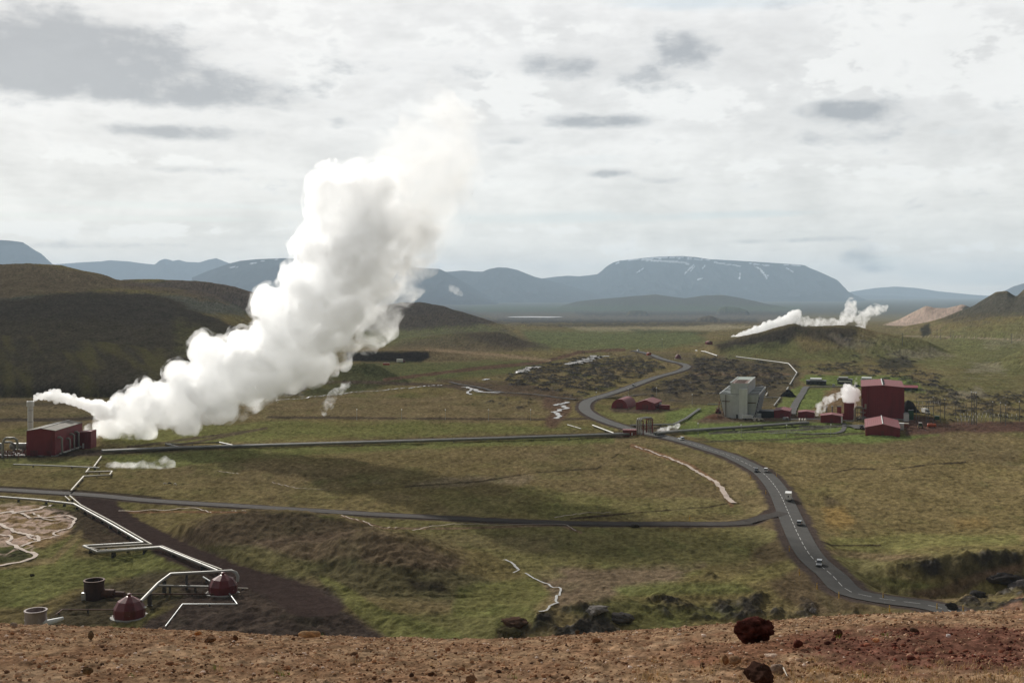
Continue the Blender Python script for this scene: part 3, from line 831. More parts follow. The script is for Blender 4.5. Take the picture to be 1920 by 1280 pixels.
def land_cover(X, Y, Z):
    px = U(X, Y); py = HOR + FOC * (EYE - Z) / Y
    n_big = fbm2(X / 60, Y / 80, 4, 101); n_mid = fbm2(X / 15, Y / 22, 4, 102); n_sm = fbm2(X / 4, Y / 6, 3, 103)
    jit = n_mid * 0.75 + n_big * 0.4
    t = sstep(-0.35, 0.35, n_big + n_mid * 0.5)[:, None]
    rgb = lerp(OLIVE[None], TAN[None] * 0.92, t)
    rgb = lerp(rgb, GREEN[None], (sstep(0.05, 0.4, fbm2(X / 35, Y / 50, 3, 104)) * 0.5)[:, None])
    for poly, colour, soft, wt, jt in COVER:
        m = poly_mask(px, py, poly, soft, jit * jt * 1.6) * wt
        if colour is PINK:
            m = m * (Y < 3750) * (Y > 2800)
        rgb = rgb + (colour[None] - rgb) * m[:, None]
    for line, w, colour in STREAKS:
        P = np.array(line, float)
        box = (px > P[:, 0].min() - 20) & (px < P[:, 0].max() + 20) & (py > P[:, 1].min() - 20) & (py < P[:, 1].max() + 20)
        if box.any():
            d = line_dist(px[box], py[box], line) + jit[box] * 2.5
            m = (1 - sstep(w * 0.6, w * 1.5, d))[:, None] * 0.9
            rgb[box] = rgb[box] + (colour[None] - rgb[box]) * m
    # dead-grass and moss mottling, bare soil flecks
    n_xs = fbm2(X / 1.6, Y / 2.6, 3, 108)
    grain = np.random.default_rng(4).normal(size=len(X)) * 0.10
    k = 0.06 + (n_sm * 0.42 + n_mid * 0.42 + n_xs * 0.7 + grain)[:, None]
    k = np.clip(k, -0.7, 1.2) * (1 - 0.85 * sstep(1800, 5500, Y))[:, None]
    rgb = rgb * (1 + k)
    green = sstep(0.1, 0.5, fbm2(X / 9, Y / 16, 3, 105))[:, None] * 0.22
    rgb = rgb * (1 + green * np.array([-0.25, 0.18, -0.25])[None])
    soil = sstep(0.22, 0.5, fbm2(X / 5, Y / 9, 4, 106))[:, None]
    rgb = lerp(rgb, rgb * np.array([0.68, 0.62, 0.66])[None], soil * 0.55)
    lum = (rgb @ np.array([0.3, 0.6, 0.1]))[:, None]
    rgb = lerp(rgb, lum * np.array([1.12, 1.02, 0.72])[None], 0.28) * 1.12
    lm = lava_mask(px, py, X, Y)[:, None]
    grey = sstep(0.12, 0.45, fbm2(X / 3.2, Y / 5, 3, 107))[:, None]
    rgb = lerp(rgb, lerp(LAVAC[None], LICHEN[None], grey * 0.55), lm * 0.92)
    # grass and sunlit tone painted along the left hill's ribs, gullies darkened
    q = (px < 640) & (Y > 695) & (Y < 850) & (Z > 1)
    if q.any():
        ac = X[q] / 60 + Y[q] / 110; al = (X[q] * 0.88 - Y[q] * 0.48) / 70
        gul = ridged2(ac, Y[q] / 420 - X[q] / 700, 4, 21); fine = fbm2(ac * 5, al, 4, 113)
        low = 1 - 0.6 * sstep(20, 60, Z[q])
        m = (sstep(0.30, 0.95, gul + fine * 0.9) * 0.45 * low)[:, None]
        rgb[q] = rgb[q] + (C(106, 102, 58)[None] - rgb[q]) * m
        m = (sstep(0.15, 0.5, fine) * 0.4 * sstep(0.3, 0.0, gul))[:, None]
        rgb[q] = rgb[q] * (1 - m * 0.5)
    # braided pale silt on the wet flat at the left
    bm = poly_mask(px, py, [(-300, 950), (60, 944), (132, 962), (140, 985), (112, 1004), (84, 1012), (60, 1036), (-300, 1068), (-300, 1000), (0, 1008), (10, 990)], 5, n_mid * 10)
    q = bm > 0.01
    if q.any():
        br = ridged2(X[q] / 5.5 + fbm2(X[q] / 4, Y[q] / 6, 2, 111), Y[q] / 9.0, 3, 112)
        m = (sstep(0.35, 0.72, br) * bm[q] * 0.85)[:, None]
        rgb[q] = rgb[q] + (C(214, 190, 168)[None] - rgb[q]) * m
    # gravel shoulders beside the roads
    for w, colour in zip(WAYS, (PAD, C(82, 72, 64), C(86, 76, 68))):
        P = w.line; R = w.w / 2 + 4
        box = (X > P[:, 0].min() - R) & (X < P[:, 0].max() + R) & (Y > P[:, 1].min() - R) & (Y < P[:, 1].max() + R)
        if box.any():
            bx, by = X[box], Y[box]; d = np.full(bx.shape, 1e9)
            for i in range(0, len(P) - 1):
                near = (np.abs(bx - P[i, 0]) < R + 8) & (np.abs(by - P[i, 1]) < R + 8)
                if near.any():
                    x0, y0 = P[i]; dx, dy = P[i + 1] - P[i]
                    t = np.clip(((bx[near] - x0) * dx + (by[near] - y0) * dy) / (dx * dx + dy * dy), 0, 1)
                    d[near] = np.minimum(d[near], np.hypot(bx[near] - x0 - t * dx, by[near] - y0 - t * dy))
            m = (1 - sstep(w.w / 2 + 0.6, w.w / 2 + 2.4, d + n_sm[box] * 1.2))[:, None]
            rgb[box] = rgb[box] + (colour[None] - rgb[box]) * m
    return rgb


def build_ground():
    us = np.concatenate([np.linspace(-1500, -160, 60, endpoint=False), np.arange(-160, 2080, 1.9), np.linspace(2080, 3500, 60)])
    rows = [np.linspace(6, 40, 18, endpoint=False), np.linspace(40, 205, 30, endpoint=False)]
    v = np.arange(FOC * EYE / 205, FOC * EYE / 700, -0.75)
    rows += [FOC * EYE / v, np.arange(700, 1120, 1.7), np.arange(1120, 2500, 8.0), np.exp(np.linspace(math.log(2500), math.log(34500), 250))]
    ys = np.concatenate(rows)
    UU, YY = np.meshgrid(us, ys)
    XX = (UU - 960) / FOC * YY
    X = XX.ravel(); Y = YY.ravel()
    Z = height(X, Y)
    me = np_mesh('ground', np.stack([X, Y, Z], -1), grid_faces(len(ys), len(us)))
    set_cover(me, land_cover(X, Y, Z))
    o = link_mesh('ground', me, ground_mat('ground_cover', 0.3, 0.45, 1.7, 0.3), smooth=True)
    return struct(o, 'wide valley floor with olive grass, brown soil and lava')


build_ground()


# ------------------------------------------------------------------ mountains on the skyline
def mountain(name, label, outline, D, depth, colour, snow=0.0, seed=1, base=-97.0, amp=1.0, us=2.5):
    D *= 1.9; depth *= 1.9
    lo, hi = outline[0][0], outline[-1][0]
    u = np.arange(lo, hi + us, us); t = np.concatenate([np.linspace(0, 1, 60, endpoint=False), np.linspace(1, 1.6, 14)])
    UU, TT = np.meshgrid(u, t)
    Y = D - depth + TT * depth
    py = interp(UU, outline)
    zc = EYE - (py - HOR) / FOC * D
    X = (UU - 960) / FOC * Y
    k = depth / 14.0
    n = ridged2(X / (k * 3.2), Y / (k * 8), 5, seed)
    n2 = fbm2(X / (k * 1.2), Y / (k * 2.5), 4, seed + 3)
    prof = np.where(TT < 1, 0.22 * TT + 0.78 * np.clip(TT, 0, 1) ** 2.0, 1 - (TT - 1) * 1.1)
    free = np.clip(TT * 4, 0, 1) * np.clip((1 - TT) * 5, 0, 1)
    H = zc - base
    Z = base + H * (prof + free * ((n - 0.45) * 0.17 + n2 * 0.05) * amp)
    Z = np.minimum(Z, EYE + (zc - EYE) / D * Y * 1.0 + np.where(TT >= 1, 0, 0))
    X = X.ravel(); Y = Y.ravel(); Z = Z.ravel()
    me = np_mesh(name, np.stack([X, Y, Z], -1), grid_faces(len(t), len(u)))
    rgb = np.repeat(colour[None], len(X), 0) * (1 + 0.25 * n2.ravel()[:, None])
    if snow:
        s = snow_mask(U(X, Y), HOR + FOC * (EYE - Z) / Y, X, Z, seed) * snow
        rgb = lerp(rgb, np.array([0.82, 0.84, 0.88])[None], s[:, None])
    set_cover(me, rgb)
    return struct(link_mesh(name, me, MAT_MOUNT, smooth=True), label)


def snow_mask(px, py, X, Z, seed):
    m = np.zeros(px.shape)
    lines = SNOW.get(seed, [])
    for pts, w in lines:
        d = line_dist(px, py, pts, 1.5) + fbm2(px / 9, py / 5, 3, seed + 9) * 2.4
        m = np.maximum(m, 1 - sstep(w * 0.6, w * 1.2, d))
    return m


SNOW = {44: [([(1165, 488), (1200, 485), (1250, 483)], 1.8), ([(1205, 487), (1230, 489), (1260, 490), (1280, 492), (1290, 495)], 2.4), ([(1255, 483), (1290, 484), (1330, 488)], 1.6),
             ([(1284, 512), (1292, 505), (1300, 497)], 1.6), ([(1295, 508), (1304, 498)], 1.2), ([(1194, 511), (1206, 503)], 1.3), ([(1322, 498), (1318, 502)], 1.2), ([(1340, 492), (1370, 496), (1388, 499)], 1.6),
             ([(1415, 500), (1425, 504), (1432, 512), (1438, 522)], 1.6), ([(1432, 514), (1442, 518)], 1.2), ([(1405, 494), (1430, 497), (1450, 499)], 1.2), ([(1475, 503), (1490, 511)], 0.9),
             ([(1155, 495), (1160, 492)], 1.4), ([(1308, 524), (1318, 521)], 0.9), ([(1388, 512), (1386, 522)], 1.1), ([(1500, 498), (1470, 496)], 0.9)],
        43: [([(432, 501), (445, 500)], 1.6), ([(470, 494), (480, 493)], 1.4), ([(512, 487), (522, 487)], 0.9), ([(488, 490), (496, 490)], 0.8)]}
MAT_MOUNT = ground_mat('mountain_rock', 0.18, 0.004, 0.012, 0)
SLATE = C(64, 63, 62)
mountain('mountain', 'flat topped blue mountain at the left edge behind the dark hill', [(-700, 470), (-300, 452), (-100, 450), (0, 450), (18, 451), (42, 454), (52, 460), (62, 467), (78, 476), (97, 494), (120, 506), (160, 530)], 11000, 1800, SLATE, 0, 41)
mountain('mountain', 'long low blue ridge with three small peaks', [(60, 506), (100, 496), (150, 492), (190, 490), (205, 488), (240, 490), (270, 494), (290, 496), (300, 488), (309, 485), (318, 487), (324, 489), (335, 487), (350, 491), (374, 492), (390, 487), (405, 484), (416, 488), (428, 493), (470, 500), (560, 520)], 14500, 2500, SLATE, 0, 42)
mountain('mountain', 'broad rounded blue mountain behind the big steam plume', [(360, 520), (395, 506), (430, 494), (450, 489), (480, 486), (530, 484), (600, 486), (700, 494), (760, 499), (800, 503), (824, 504), (845, 514), (872, 530), (900, 547), (930, 563), (945, 572)], 10000, 2200, SLATE, 1.0, 43)
mountain('mountain', 'rounded blue hill right of the steam plume', [(760, 520), (800, 512), (845, 509), (868, 507), (890, 509), (905, 509), (918, 504), (935, 501), (952, 502), (970, 506), (985, 512), (1003, 519), (1040, 528), (1100, 545), (1150, 560)], 11500, 2000, SLATE, 0, 45)
mountain('table_mountain', 'wide snow streaked table mountain on the horizon', [(930, 545), (980, 531), (1008, 523), (1040, 519), (1062, 517), (1085, 518), (1105, 516), (1120, 514), (1128, 508), (1138, 499), (1150, 492), (1165, 488), (1200, 484), (1235, 481), (1280, 480), (1305, 482), (1330, 486), (1370, 488), (1420, 491), (1470, 494), (1508, 497), (1520, 503), (1540, 511), (1555, 518), (1570, 525), (1578, 533), (1590, 546), (1602, 553), (1625, 562), (1650, 570)], 13000, 2400, C(60, 62, 62), 1.0, 44, us=1.5)
mountain('mountain', 'low blue plain edge below the right end of the table mountain', [(1540, 560), (1580, 554), (1640, 553), (1700, 555), (1760, 559), (1850, 565), (1920, 567), (2100, 560), (2500, 540)], 16300, 1800, SLATE, 0, 46)
mountain('mountain', 'faint pale mountain far off right of the table mountain', [(1560, 553), (1600, 546), (1640, 540), (1680, 537), (1720, 540), (1760, 546), (1820, 552), (1900, 558)], 17900, 1300, SLATE, 0, 47)
mountain('mountain', 'small blue peak at the right edge behind the brown hill', [(1850, 565), (1880, 547), (1900, 537), (1920, 531), (1980, 523), (2100, 515), (2500, 500)], 11800, 1500, SLATE, 0, 48)

# ------------------------------------------------------------------ roads
def strip(name, way, half, lift, m, label, crown=0.04):
    P = way.line; n = len(P)
    T = np.gradient(P, axis=0); T /= np.linalg.norm(T, axis=1)[:, None]
    N = np.stack([T[:, 1], -T[:, 0]], -1)
    offs = np.array([-1, -0.5, 0, 0.5, 1]) * half
    lf = lift + np.clip((P[:, 1] - 500) / 800, 0, 1) * 0.35
    V = np.concatenate([np.stack([P[:, 0] + N[:, 0] * o, P[:, 1] + N[:, 1] * o, way.z + lf + crown * (1 - abs(o) / half)], -1)[:, None] for o in offs], 1)
    me = np_mesh(name, V.reshape(-1, 3), grid_faces(n, 5))
    o = link_mesh(name, me, m, smooth=True)
    bm = bmesh.new(); bm.from_mesh(me); bmesh.ops.recalc_face_normals(bm, faces=bm.faces)
    if sum(f.normal.z for f in bm.faces) < 0:
        bmesh.ops.reverse_faces(bm, faces=bm.faces)
    bm.to_mesh(me); bm.free()
    return struct(o, label)


def asphalt(name, col, var):
    m = mat(name, col, 0.92, 0, var, 0.35, bump=0.01, bscale=6, spec=0.1)
    return m


M_ASPH = asphalt('asphalt', (0.064, 0.061, 0.057), 0.18)
M_GRAV = asphalt('gravel_road', (0.040, 0.0335, 0.029), 0.25)
M_DIRT = asphalt('dirt_road', (0.036, 0.0275, 0.023), 0.3)
strip('road', WAYS[2], 3.35, 0.02, M_ASPH, 'winding two lane asphalt road with dashed white centre line')
strip('gravel_road', WAYS[1], 2.5, 0.0, M_GRAV, 'grey gravel side road crossing the valley')


def road_markings():
    w = WAYS[2]; P = w.line; mb = MB()
    s = np.concatenate([[0], np.cumsum(np.linalg.norm(np.diff(P, axis=0), axis=1))])
    at = lambda q: (np.interp(q, s, P[:, 0]), np.interp(q, s, P[:, 1]), np.interp(q, s, w.z))
    q = 0.0
    while q < s[-1] - 8 and at(q)[1] < 540:
        a, b = at(q), at(q + 3.4)
        t = Vector((b[0] - a[0], b[1] - a[1], 0)).normalized(); nn = Vector((t.y, -t.x, 0)) * 0.065
        lf = 0.075 + np.clip((a[1] - 500) / 800, 0, 1) * 0.35
        vs = [(a[0] - nn.x, a[1] - nn.y, a[2] + lf), (a[0] + nn.x, a[1] + nn.y, a[2] + lf), (b[0] + nn.x, b[1] + nn.y, b[2] + lf), (b[0] - nn.x, b[1] - nn.y, b[2] + lf)]
        mb.add(vs, [(0, 1, 2, 3)])
        q += 5.2
    o = mb.build('road_marking', mat('road_paint', (0.50, 0.50, 0.48), 0.8, 0, 0.25, 1.0))
    struct(o, 'dashed white centre line of the road')


road_markings()


# ------------------------------------------------------------------ streams and the lake
def water_mat(name, bed, rough, coat=1.0):
    m = mat(name, bed, rough, 0, 0.2, 0.6, spec=0.12)
    nt = m.node_tree; b = nt.nodes['Principled BSDF']; b.inputs['IOR'].default_value = 1.33
    b.inputs['Coat Weight'].default_value = coat; b.inputs['Coat Roughness'].default_value = 0.12; b.inputs['Coat IOR'].default_value = 1.5
    n = nt.nodes.new('ShaderNodeTexNoise'); n.inputs['Scale'].default_value = 2.5; n.inputs['Detail'].default_value = 4
    geo = nt.nodes.new('ShaderNodeNewGeometry'); nt.links.new(geo.outputs['Position'], n.inputs['Vector'])
    bp = nt.nodes.new('ShaderNodeBump'); bp.inputs['Distance'].default_value = 0.02
    nt.links.new(n.outputs['Fac'], bp.inputs['Height']); nt.links.new(bp.outputs['Normal'], b.inputs['Normal'])
    nt.links.new(bp.outputs['Normal'], b.inputs['Coat Normal'])
    return m


def stream(px_line, w0, w1, m, label, jag=0.5, name='stream', step=1.2, lift=0.1):
    pts = [on_ground(px, py) for px, py in px_line]
    P = smooth_line([(p.x, p.y) for p in pts], step)
    n = len(P)
    if n < 3:
        return
    sd = int(abs(px_line[0][0] * 7 + px_line[0][1])) % 900
    k = np.arange(n) * step
    T = np.gradient(P, axis=0); T /= np.linalg.norm(T, axis=1)[:, None] + 1e-9
    N = np.stack([T[:, 1], -T[:, 0]], -1)
    mid = fbm2(k / 9, k * 0 + 3, 3, sd) * jag * 2.2 * (w0 + w1) / 2
    P = P + N * mid[:, None]
    w = (0.45 if m is M_SINTER_GLARE and px_line[0][0] < 140 else 0.6) * np.linspace(w0, w1, n) * (1 + fbm2(k / 5, k * 0, 3, sd + 1) * jag * 1.3)
    w = np.clip(w, 0.12, None)
    L = P - N * w[:, None] / 2; R = P + N * w[:, None] / 2
    z = height(P[:, 0], P[:, 1]); zl = height(L[:, 0], L[:, 1]); zr = height(R[:, 0], R[:, 1])
    zz = np.maximum(np.maximum(zl, zr), z) + lift + 0.15 * np.clip(P[:, 1] / 700, 0, 2)
    V = np.stack([np.c_[L, zz], np.c_[P, zz + 0.01], np.c_[R, zz]], 1)
    me = np_mesh(name, V.reshape(-1, 3), grid_faces(n, 3))
    o = link_mesh(name, me, m, smooth=True)
    bm = bmesh.new(); bm.from_mesh(me)
    if sum(f.normal.z for f in bm.faces) < 0:
        bmesh.ops.reverse_faces(bm, faces=bm.faces)
    bm.to_mesh(me); bm.free()
    return struct(o, label)


M_WATER = water_mat('silty_water', (0.36, 0.35, 0.335), 0.35, 0.22)
M_SINTER_GLARE = water_mat('mineral_water_glare', (0.43, 0.355, 0.30), 0.8, 0.0)  # matte mineral bed, sky reflection put into its pale colour
LB = 'pale shallow stream branching over orange silt'
stream([(-40, 968), (10, 962), (50, 958), (80, 952), (95, 946)], 4.0, 2.5, M_SINTER_GLARE, LB)
stream([(20, 958), (70, 972), (130, 968), (136, 984), (105, 1000), (108, 1006)], 2.6, 1.2, M_SINTER_GLARE, LB)
stream([(-40, 975), (10, 985), (14, 992), (50, 1004), (75, 1010), (40, 1026)], 3.0, 2.2, M_SINTER_GLARE, LB)
stream([(60, 962), (90, 975), (130, 972)], 1.6, 1.2, M_SINTER_GLARE, LB)
stream([(-40, 1000), (14, 1004), (16, 1018), (40, 1030), (66, 1040), (40, 1054), (-30, 1066)], 1.8, 2.8, M_SINTER_GLARE, LB)
stream([(50, 1004), (75, 1012), (105, 1005)], 1.6, 1.0, M_SINTER_GLARE, LB)
stream([(1190, 836), (1228, 850), (1262, 862), (1296, 878), (1330, 897), (1352, 916), (1364, 934), (1376, 944)], 1.5, 3.2, M_SINTER_GLARE, 'pale silt channel curving through the meadow beside the road', 0.18)
stream([(942, 1049), (962, 1056), (972, 1068), (960, 1074)], 1.0, 0.8, M_WATER, 'narrow winding brook below the mound')
stream([(985, 1075), (1020, 1092), (1034, 1102), (1052, 1106), (1042, 1122), (1048, 1130), (1030, 1138), (1028, 1150), (1006, 1162)], 0.7, 0.9, M_WATER, 'narrow winding brook below the mound')
stream([(222, 958), (300, 957), (380, 956), (462, 958)], 0.9, 0.4, M_SINTER_GLARE, 'thin straight pale rivulet beside the gravel road', 0.2)
stream([(640, 966), (690, 982), (730, 990), (800, 988), (960, 984), (1050, 983), (1068, 988), (1080, 996)], 0.5, 0.6, M_SINTER_GLARE, 'thin pale rivulet under the gravel road bank', 0.25)
stream([(1040, 971), (1080, 964), (1150, 960)], 0.9, 0.5, M_SINTER_GLARE, 'thin pale rivulet above the gravel road', 0.2)
stream([(1064, 754), (1045, 760), (1062, 766), (1040, 774), (1050, 780), (1034, 786)], 5, 4, M_WATER, 'pale river pools left of the road bend')
stream([(935, 737), (905, 735), (880, 728), (868, 726)], 7, 5, M_WATER, 'pale river pool in the brown flats')
stream([(884, 740), (876, 736), (885, 730)], 3, 3, M_WATER, 'pale river pool in the brown flats')
stream([(1012, 691), (990, 694), (975, 701), (956, 702)], 9, 9, M_WATER, 'pale bright river reach beyond the brown flats')
stream([(1136, 668), (1115, 672), (1095, 680), (1064, 688)], 12, 10, M_WATER, 'pale river reach left of the far road')
stream([(915, 711), (904, 713)], 7, 5, M_WATER, 'small pale pool in the flats', step=3)
stream([(830, 722), (800, 724), (775, 727), (720, 732), (660, 736), (560, 748), (500, 752)], 2.6, 1.6, M_WATER, 'thin pale river line below the dark hillock')
stream([(410, 884), (440, 888), (455, 890)], 0.6, 0.4, M_SINTER_GLARE, 'thin pale rivulet in the plume shadow')
stream([(510, 905), (540, 912), (570, 916), (615, 917)], 0.6, 0.3, M_SINTER_GLARE, 'thin pale rivulet in the plume shadow')


def lake():
    c = [(950, 594.5), (985, 593), (1020, 593.3), (1055, 595), (1030, 597), (990, 596.5), (960, 596.2)]
    pts = []
    for px, py in c:
        y = 7300.0 * (1 + (595 - py) * 0.012)
        pts.append(((px - 960) / FOC * y, y))
    P = smooth_line(pts + [pts[0]], 25)
    z = max(height(P[:, 0], P[:, 1]).max(), -94) + 1.0
    mb = MB(); mb.add([(x, y, z) for x, y in P], [tuple(range(len(P)))])
    o = mb.build('lake', M_WATER)
    struct(o, 'far bright lake on the lowland')


lake()
# ------------------------------------------------------------------ sun, sky, clouds, haze, camera
SUN_EL = math.radians(29.0); SUN_AZ = math.radians(-25.0)          # azimuth from +Y, negative to the left
SUN = Vector((math.sin(SUN_AZ) * math.cos(SUN_EL), math.cos(SUN_AZ) * math.cos(SUN_EL), math.sin(SUN_EL)))
sd = bpy.data.lights.new('sun', 'SUN'); sd.energy = 5.0; sd.angle = math.radians(0.6); sd.color = (1.0, 0.955, 0.88)
so = bpy.data.objects.new('sun', sd); COL.objects.link(so)
so.rotation_euler = (-SUN).to_track_quat('-Z', 'Y').to_euler(); so.location = SUN * 500

cam = bpy.data.cameras.new('camera'); co = bpy.data.objects.new('camera', cam); COL.objects.link(co)
cam.lens = FOC / 1920 * 36; cam.sensor_width = 36; cam.sensor_fit = 'HORIZONTAL'
cam.shift_y = -(640 - HOR) / 1920.0
cam.clip_start = 0.2; cam.clip_end = 90000
co.location = (0, 0, EYE); co.rotation_euler = (math.radians(90), 0, 0)
SC.camera = co


def sky():
    w = bpy.data.worlds.new('World'); SC.world = w; w.use_nodes = True
    nt = w.node_tree; N = nt.nodes; L = nt.links
    for n in list(N):
        N.remove(n)

    def new(t, **kw):
        n = N.new(t)
        for k, v in kw.items():
            setattr(n, k, v)
        return n

    def val(x, sock):
        if isinstance(x, (int, float)):
            sock.default_value = x
        else:
            L.new(x, sock)

    def M(op, a, b=0.0, c=0.0, clamp=False):
        n = new('ShaderNodeMath', operation=op, use_clamp=clamp)
        val(a, n.inputs[0]); val(b, n.inputs[1]); val(c, n.inputs[2])
        return n.outputs[0]

    def S(x, lo, hi, a=0.0, b=1.0):
        n = new('ShaderNodeMapRange', interpolation_type='SMOOTHSTEP')
        val(x, n.inputs['Value']); n.inputs['From Min'].default_value = lo; n.inputs['From Max'].default_value = hi
        n.inputs['To Min'].default_value = a; n.inputs['To Max'].default_value = b
        return n.outputs['Result']

    def noise(vec, scale, detail, rough=0.55, dist=0.0):
        n = new('ShaderNodeTexNoise'); L.new(vec, n.inputs['Vector'])
        n.inputs['Scale'].default_value = scale; n.inputs['Detail'].default_value = detail; n.inputs['Roughness'].default_value = rough
        n.inputs['Distortion'].default_value = dist
        return n.outputs['Fac']

    def comb(x, y, z):
        n = new('ShaderNodeCombineXYZ'); val(x, n.inputs[0]); val(y, n.inputs[1]); val(z, n.inputs[2])
        return n.outputs[0]

    def mix(f, a, b):
        n = new('ShaderNodeMix', data_type='RGBA'); val(f, n.inputs['Factor'])
        for x, s in ((a, n.inputs['A']), (b, n.inputs['B'])):
            if isinstance(x, tuple):
                s.default_value = (*x, 1)
            else:
                L.new(x, s)
        return n.outputs['Result']

    tc = new('ShaderNodeTexCoord')
    sep = new('ShaderNodeSeparateXYZ'); L.new(tc.outputs['Generated'], sep.inputs[0])
    x, y, z = sep.outputs
    az = M('ARCTAN2', x, y)                       # radians, 0 ahead, + right
    el = M('ARCSINE', M('MAXIMUM', M('MINIMUM', z, 1.0), -1.0))
    # clouds: a layer overhead seen in perspective, and puffs low down
    zz = M('ADD', M('MAXIMUM', z, 0.0), 0.07)
    flat = comb(M('DIVIDE', x, zz), M('DIVIDE', y, zz), 0.0)
    puff = comb(M('MULTIPLY', az, 1.0), M('MULTIPLY', el, 2.1), 0.0)
    n_flat = noise(flat, 0.55, 7, 0.55, 0.3)
    n_puff = noise(comb(az, M('MULTIPLY', el, 1.7), 0.0), 11.0, 10, 0.58, 0.25)
    n_fine = noise(puff, 34.0, 8, 0.62)
    streak = noise(comb(az, M('MULTIPLY', el, 7.0), 0.3), 5.0, 9, 0.58, 0.25)

    def blob(px, py, rx, ry, k=1.0):
        a0 = math.atan((px - 960) / FOC); e0 = (HOR - py) / FOC * math.cos(a0)
        dx = M('MULTIPLY', M('SUBTRACT', az, a0), FOC / rx); dy = M('MULTIPLY', M('SUBTRACT', el, e0), FOC / ry)
        d = M('ADD', M('MULTIPLY', dx, dx), M('MULTIPLY', dy, dy))
        return M('MULTIPLY', M('EXPONENT', M('MULTIPLY', d, -1.0)), k)

    def total(items):
        s = None
        for it in items:
            b = blob(*it)
            s = b if s is None else M('ADD', s, b)
        return s

    rough = M('ADD', M('MULTIPLY', M('SUBTRACT', n_puff, 0.5), 2.6), M('MULTIPLY', M('SUBTRACT', n_fine, 0.5), 1.5))
    # shaded undersides of cloud banks
    dark = total([(110, 120, 270, 62, 1.1), (330, 168, 190, 34, 0.9), (500, 195, 70, 16, 0.4), (330, 250, 160, 16, 0.9), (40, 30, 120, 40, 0.5), (250, 70, 110, 50, 0.5),
                  (1120, 230, 90, 15, 1.15), (1590, 208, 85, 20, 1.25), (1060, 130, 90, 30, 0.9), (1290, 100, 90, 40, 0.75), (1215, 150, 70, 20, 0.4), (1235, 340, 50, 10, 0.7), (1145, 325, 50, 11, 0.6), (1790, 378, 100, 20, 0.6),
                  (1420, 452, 70, 7, 0.6), (1610, 478, 50, 18, 0.7), (1560, 448, 60, 7, 0.5), (1640, 505, 40, 8, 0.5), (960, 265, 60, 12, 0.4), (720, 120, 150, 30, 0.25), (460, 415, 60, 12, 0.5), (1760, 235, 170, 26, 0.42), (1480, 60, 70, 60, 0.36), (1400, 150, 60, 30, 0.4), (860, 150, 60, 40, 0.3), (620, 230, 70, 14, 0.35), (330, 318, 130, 10, 0.5), (100, 460, 120, 8, 0.4), (380, 462, 150, 8, 0.4), (1040, 330, 120, 12, 0.35), (1500, 265, 200, 14, 0.35)])
    dk = S(M('ADD', M('MINIMUM', dark, 0.95), M('MULTIPLY', rough, 0.85)), 0.20, 0.98)
    # sun-bright billows
    lit = total([(570, 150, 80, 50, 0.7), (760, 60, 300, 50, 0.45), (1560, 130, 170, 60, 0.9), (1740, 60, 110, 70, 1.0), (1860, 150, 110, 60, 0.8), (1290, 195, 170, 40, 0.7), (970, 170, 90, 40, 0.8), (860, 210, 130, 50, 0.6), (260, 300, 150, 18, 0.9),
                 (330, 430, 220, 16, 0.8), (60, 430, 70, 14, 0.9), (1000, 430, 200, 10, 0.6), (1680, 325, 220, 14, 0.7), (1400, 310, 200, 16, 0.5), (1200, 470, 400, 14, 0.5), (1750, 470, 200, 14, 0.5), (400, 30, 200, 40, 0.5), (1040, 70, 120, 30, 0.5)])
    lt = S(M('ADD', M('MULTIPLY', lit, 0.85), M('MULTIPLY', rough, 1.15)), 0.36, 0.60)
    # thin places where the blue shows
    gap = total([(330, 385, 330, 10, 0.8), (60, 405, 200, 8, 0.7), (400, 412, 130, 8, 0.9), (1080, 408, 260, 14, 0.7), (1450, 400, 160, 10, 0.8), (1640, 440, 260, 16, 0.5), (1800, 250, 120, 14, 0.4), (1150, 300, 200, 14, 0.3), (1850, 520, 200, 20, 0.8), (1640, 490, 80, 24, 0.7), (1300, 20, 200, 20, 0.5)])
    gp = S(M('ADD', gap, M('MULTIPLY', M('SUBTRACT', streak, 0.5), 1.8)), 0.25, 0.95)

    sun_cos = M('ADD', M('ADD', M('MULTIPLY', x, SUN.x), M('MULTIPLY', y, SUN.y)), M('MULTIPLY', z, SUN.z))
    # the whole deck is brightest round the sun and dull grey behind the viewer
    glow = M('MULTIPLY', S(sun_cos, -0.50, 0.66, 0.12, 1.0), S(el, 0.30, 0.85, 1.0, 0.42))
    veil = M('ADD', M('MULTIPLY', M('SUBTRACT', n_flat, 0.5), 0.25), M('MULTIPLY', M('SUBTRACT', streak, 0.5), 0.36))
    veil = M('ADD', veil, M('MULTIPLY', rough, 0.20))
    base_l = M('ADD', 0.895, veil)
    base = mix(S(el, -0.02, 0.20), (1.0, 0.985, 0.935), (1.0, 0.992, 0.968))
    base = mix(S(el, 0.0, 0.055), (1.07, 1.01, 0.92), base)
    nish = new('ShaderNodeTexSky', sky_type='NISHITA', sun_disc=False)
    nish.sun_elevation = SUN_EL; nish.sun_rotation = SUN_AZ; nish.altitude = 500; nish.dust_density = 1.5
    # cloud colours are divided by the background strength (0.1) so that one Background node serves both
    def scaled(col, k):
        n = new('ShaderNodeVectorMath', operation='SCALE'); L.new(col, n.inputs[0]); val(k, n.inputs['Scale'])
        return n.outputs[0]
    cloud = scaled(base, base_l)
    blue = (0.60, 0.71, 0.76)
    cloud = mix(M('MULTIPLY', gp, 0.5), cloud, blue)
    cloud = mix(M('MULTIPLY', lt, 0.8), cloud, (0.985, 0.98, 0.95))
    cloud = mix(M('MULTIPLY', dk, 0.80), cloud, (0.33, 0.35, 0.375))
    cloud = scaled(scaled(cloud, glow), 10.0)
    cover = M('SUBTRACT', 0.93, M('MULTIPLY', gp, 0.10))
    col = mix(cover, nish.outputs['Color'], cloud)
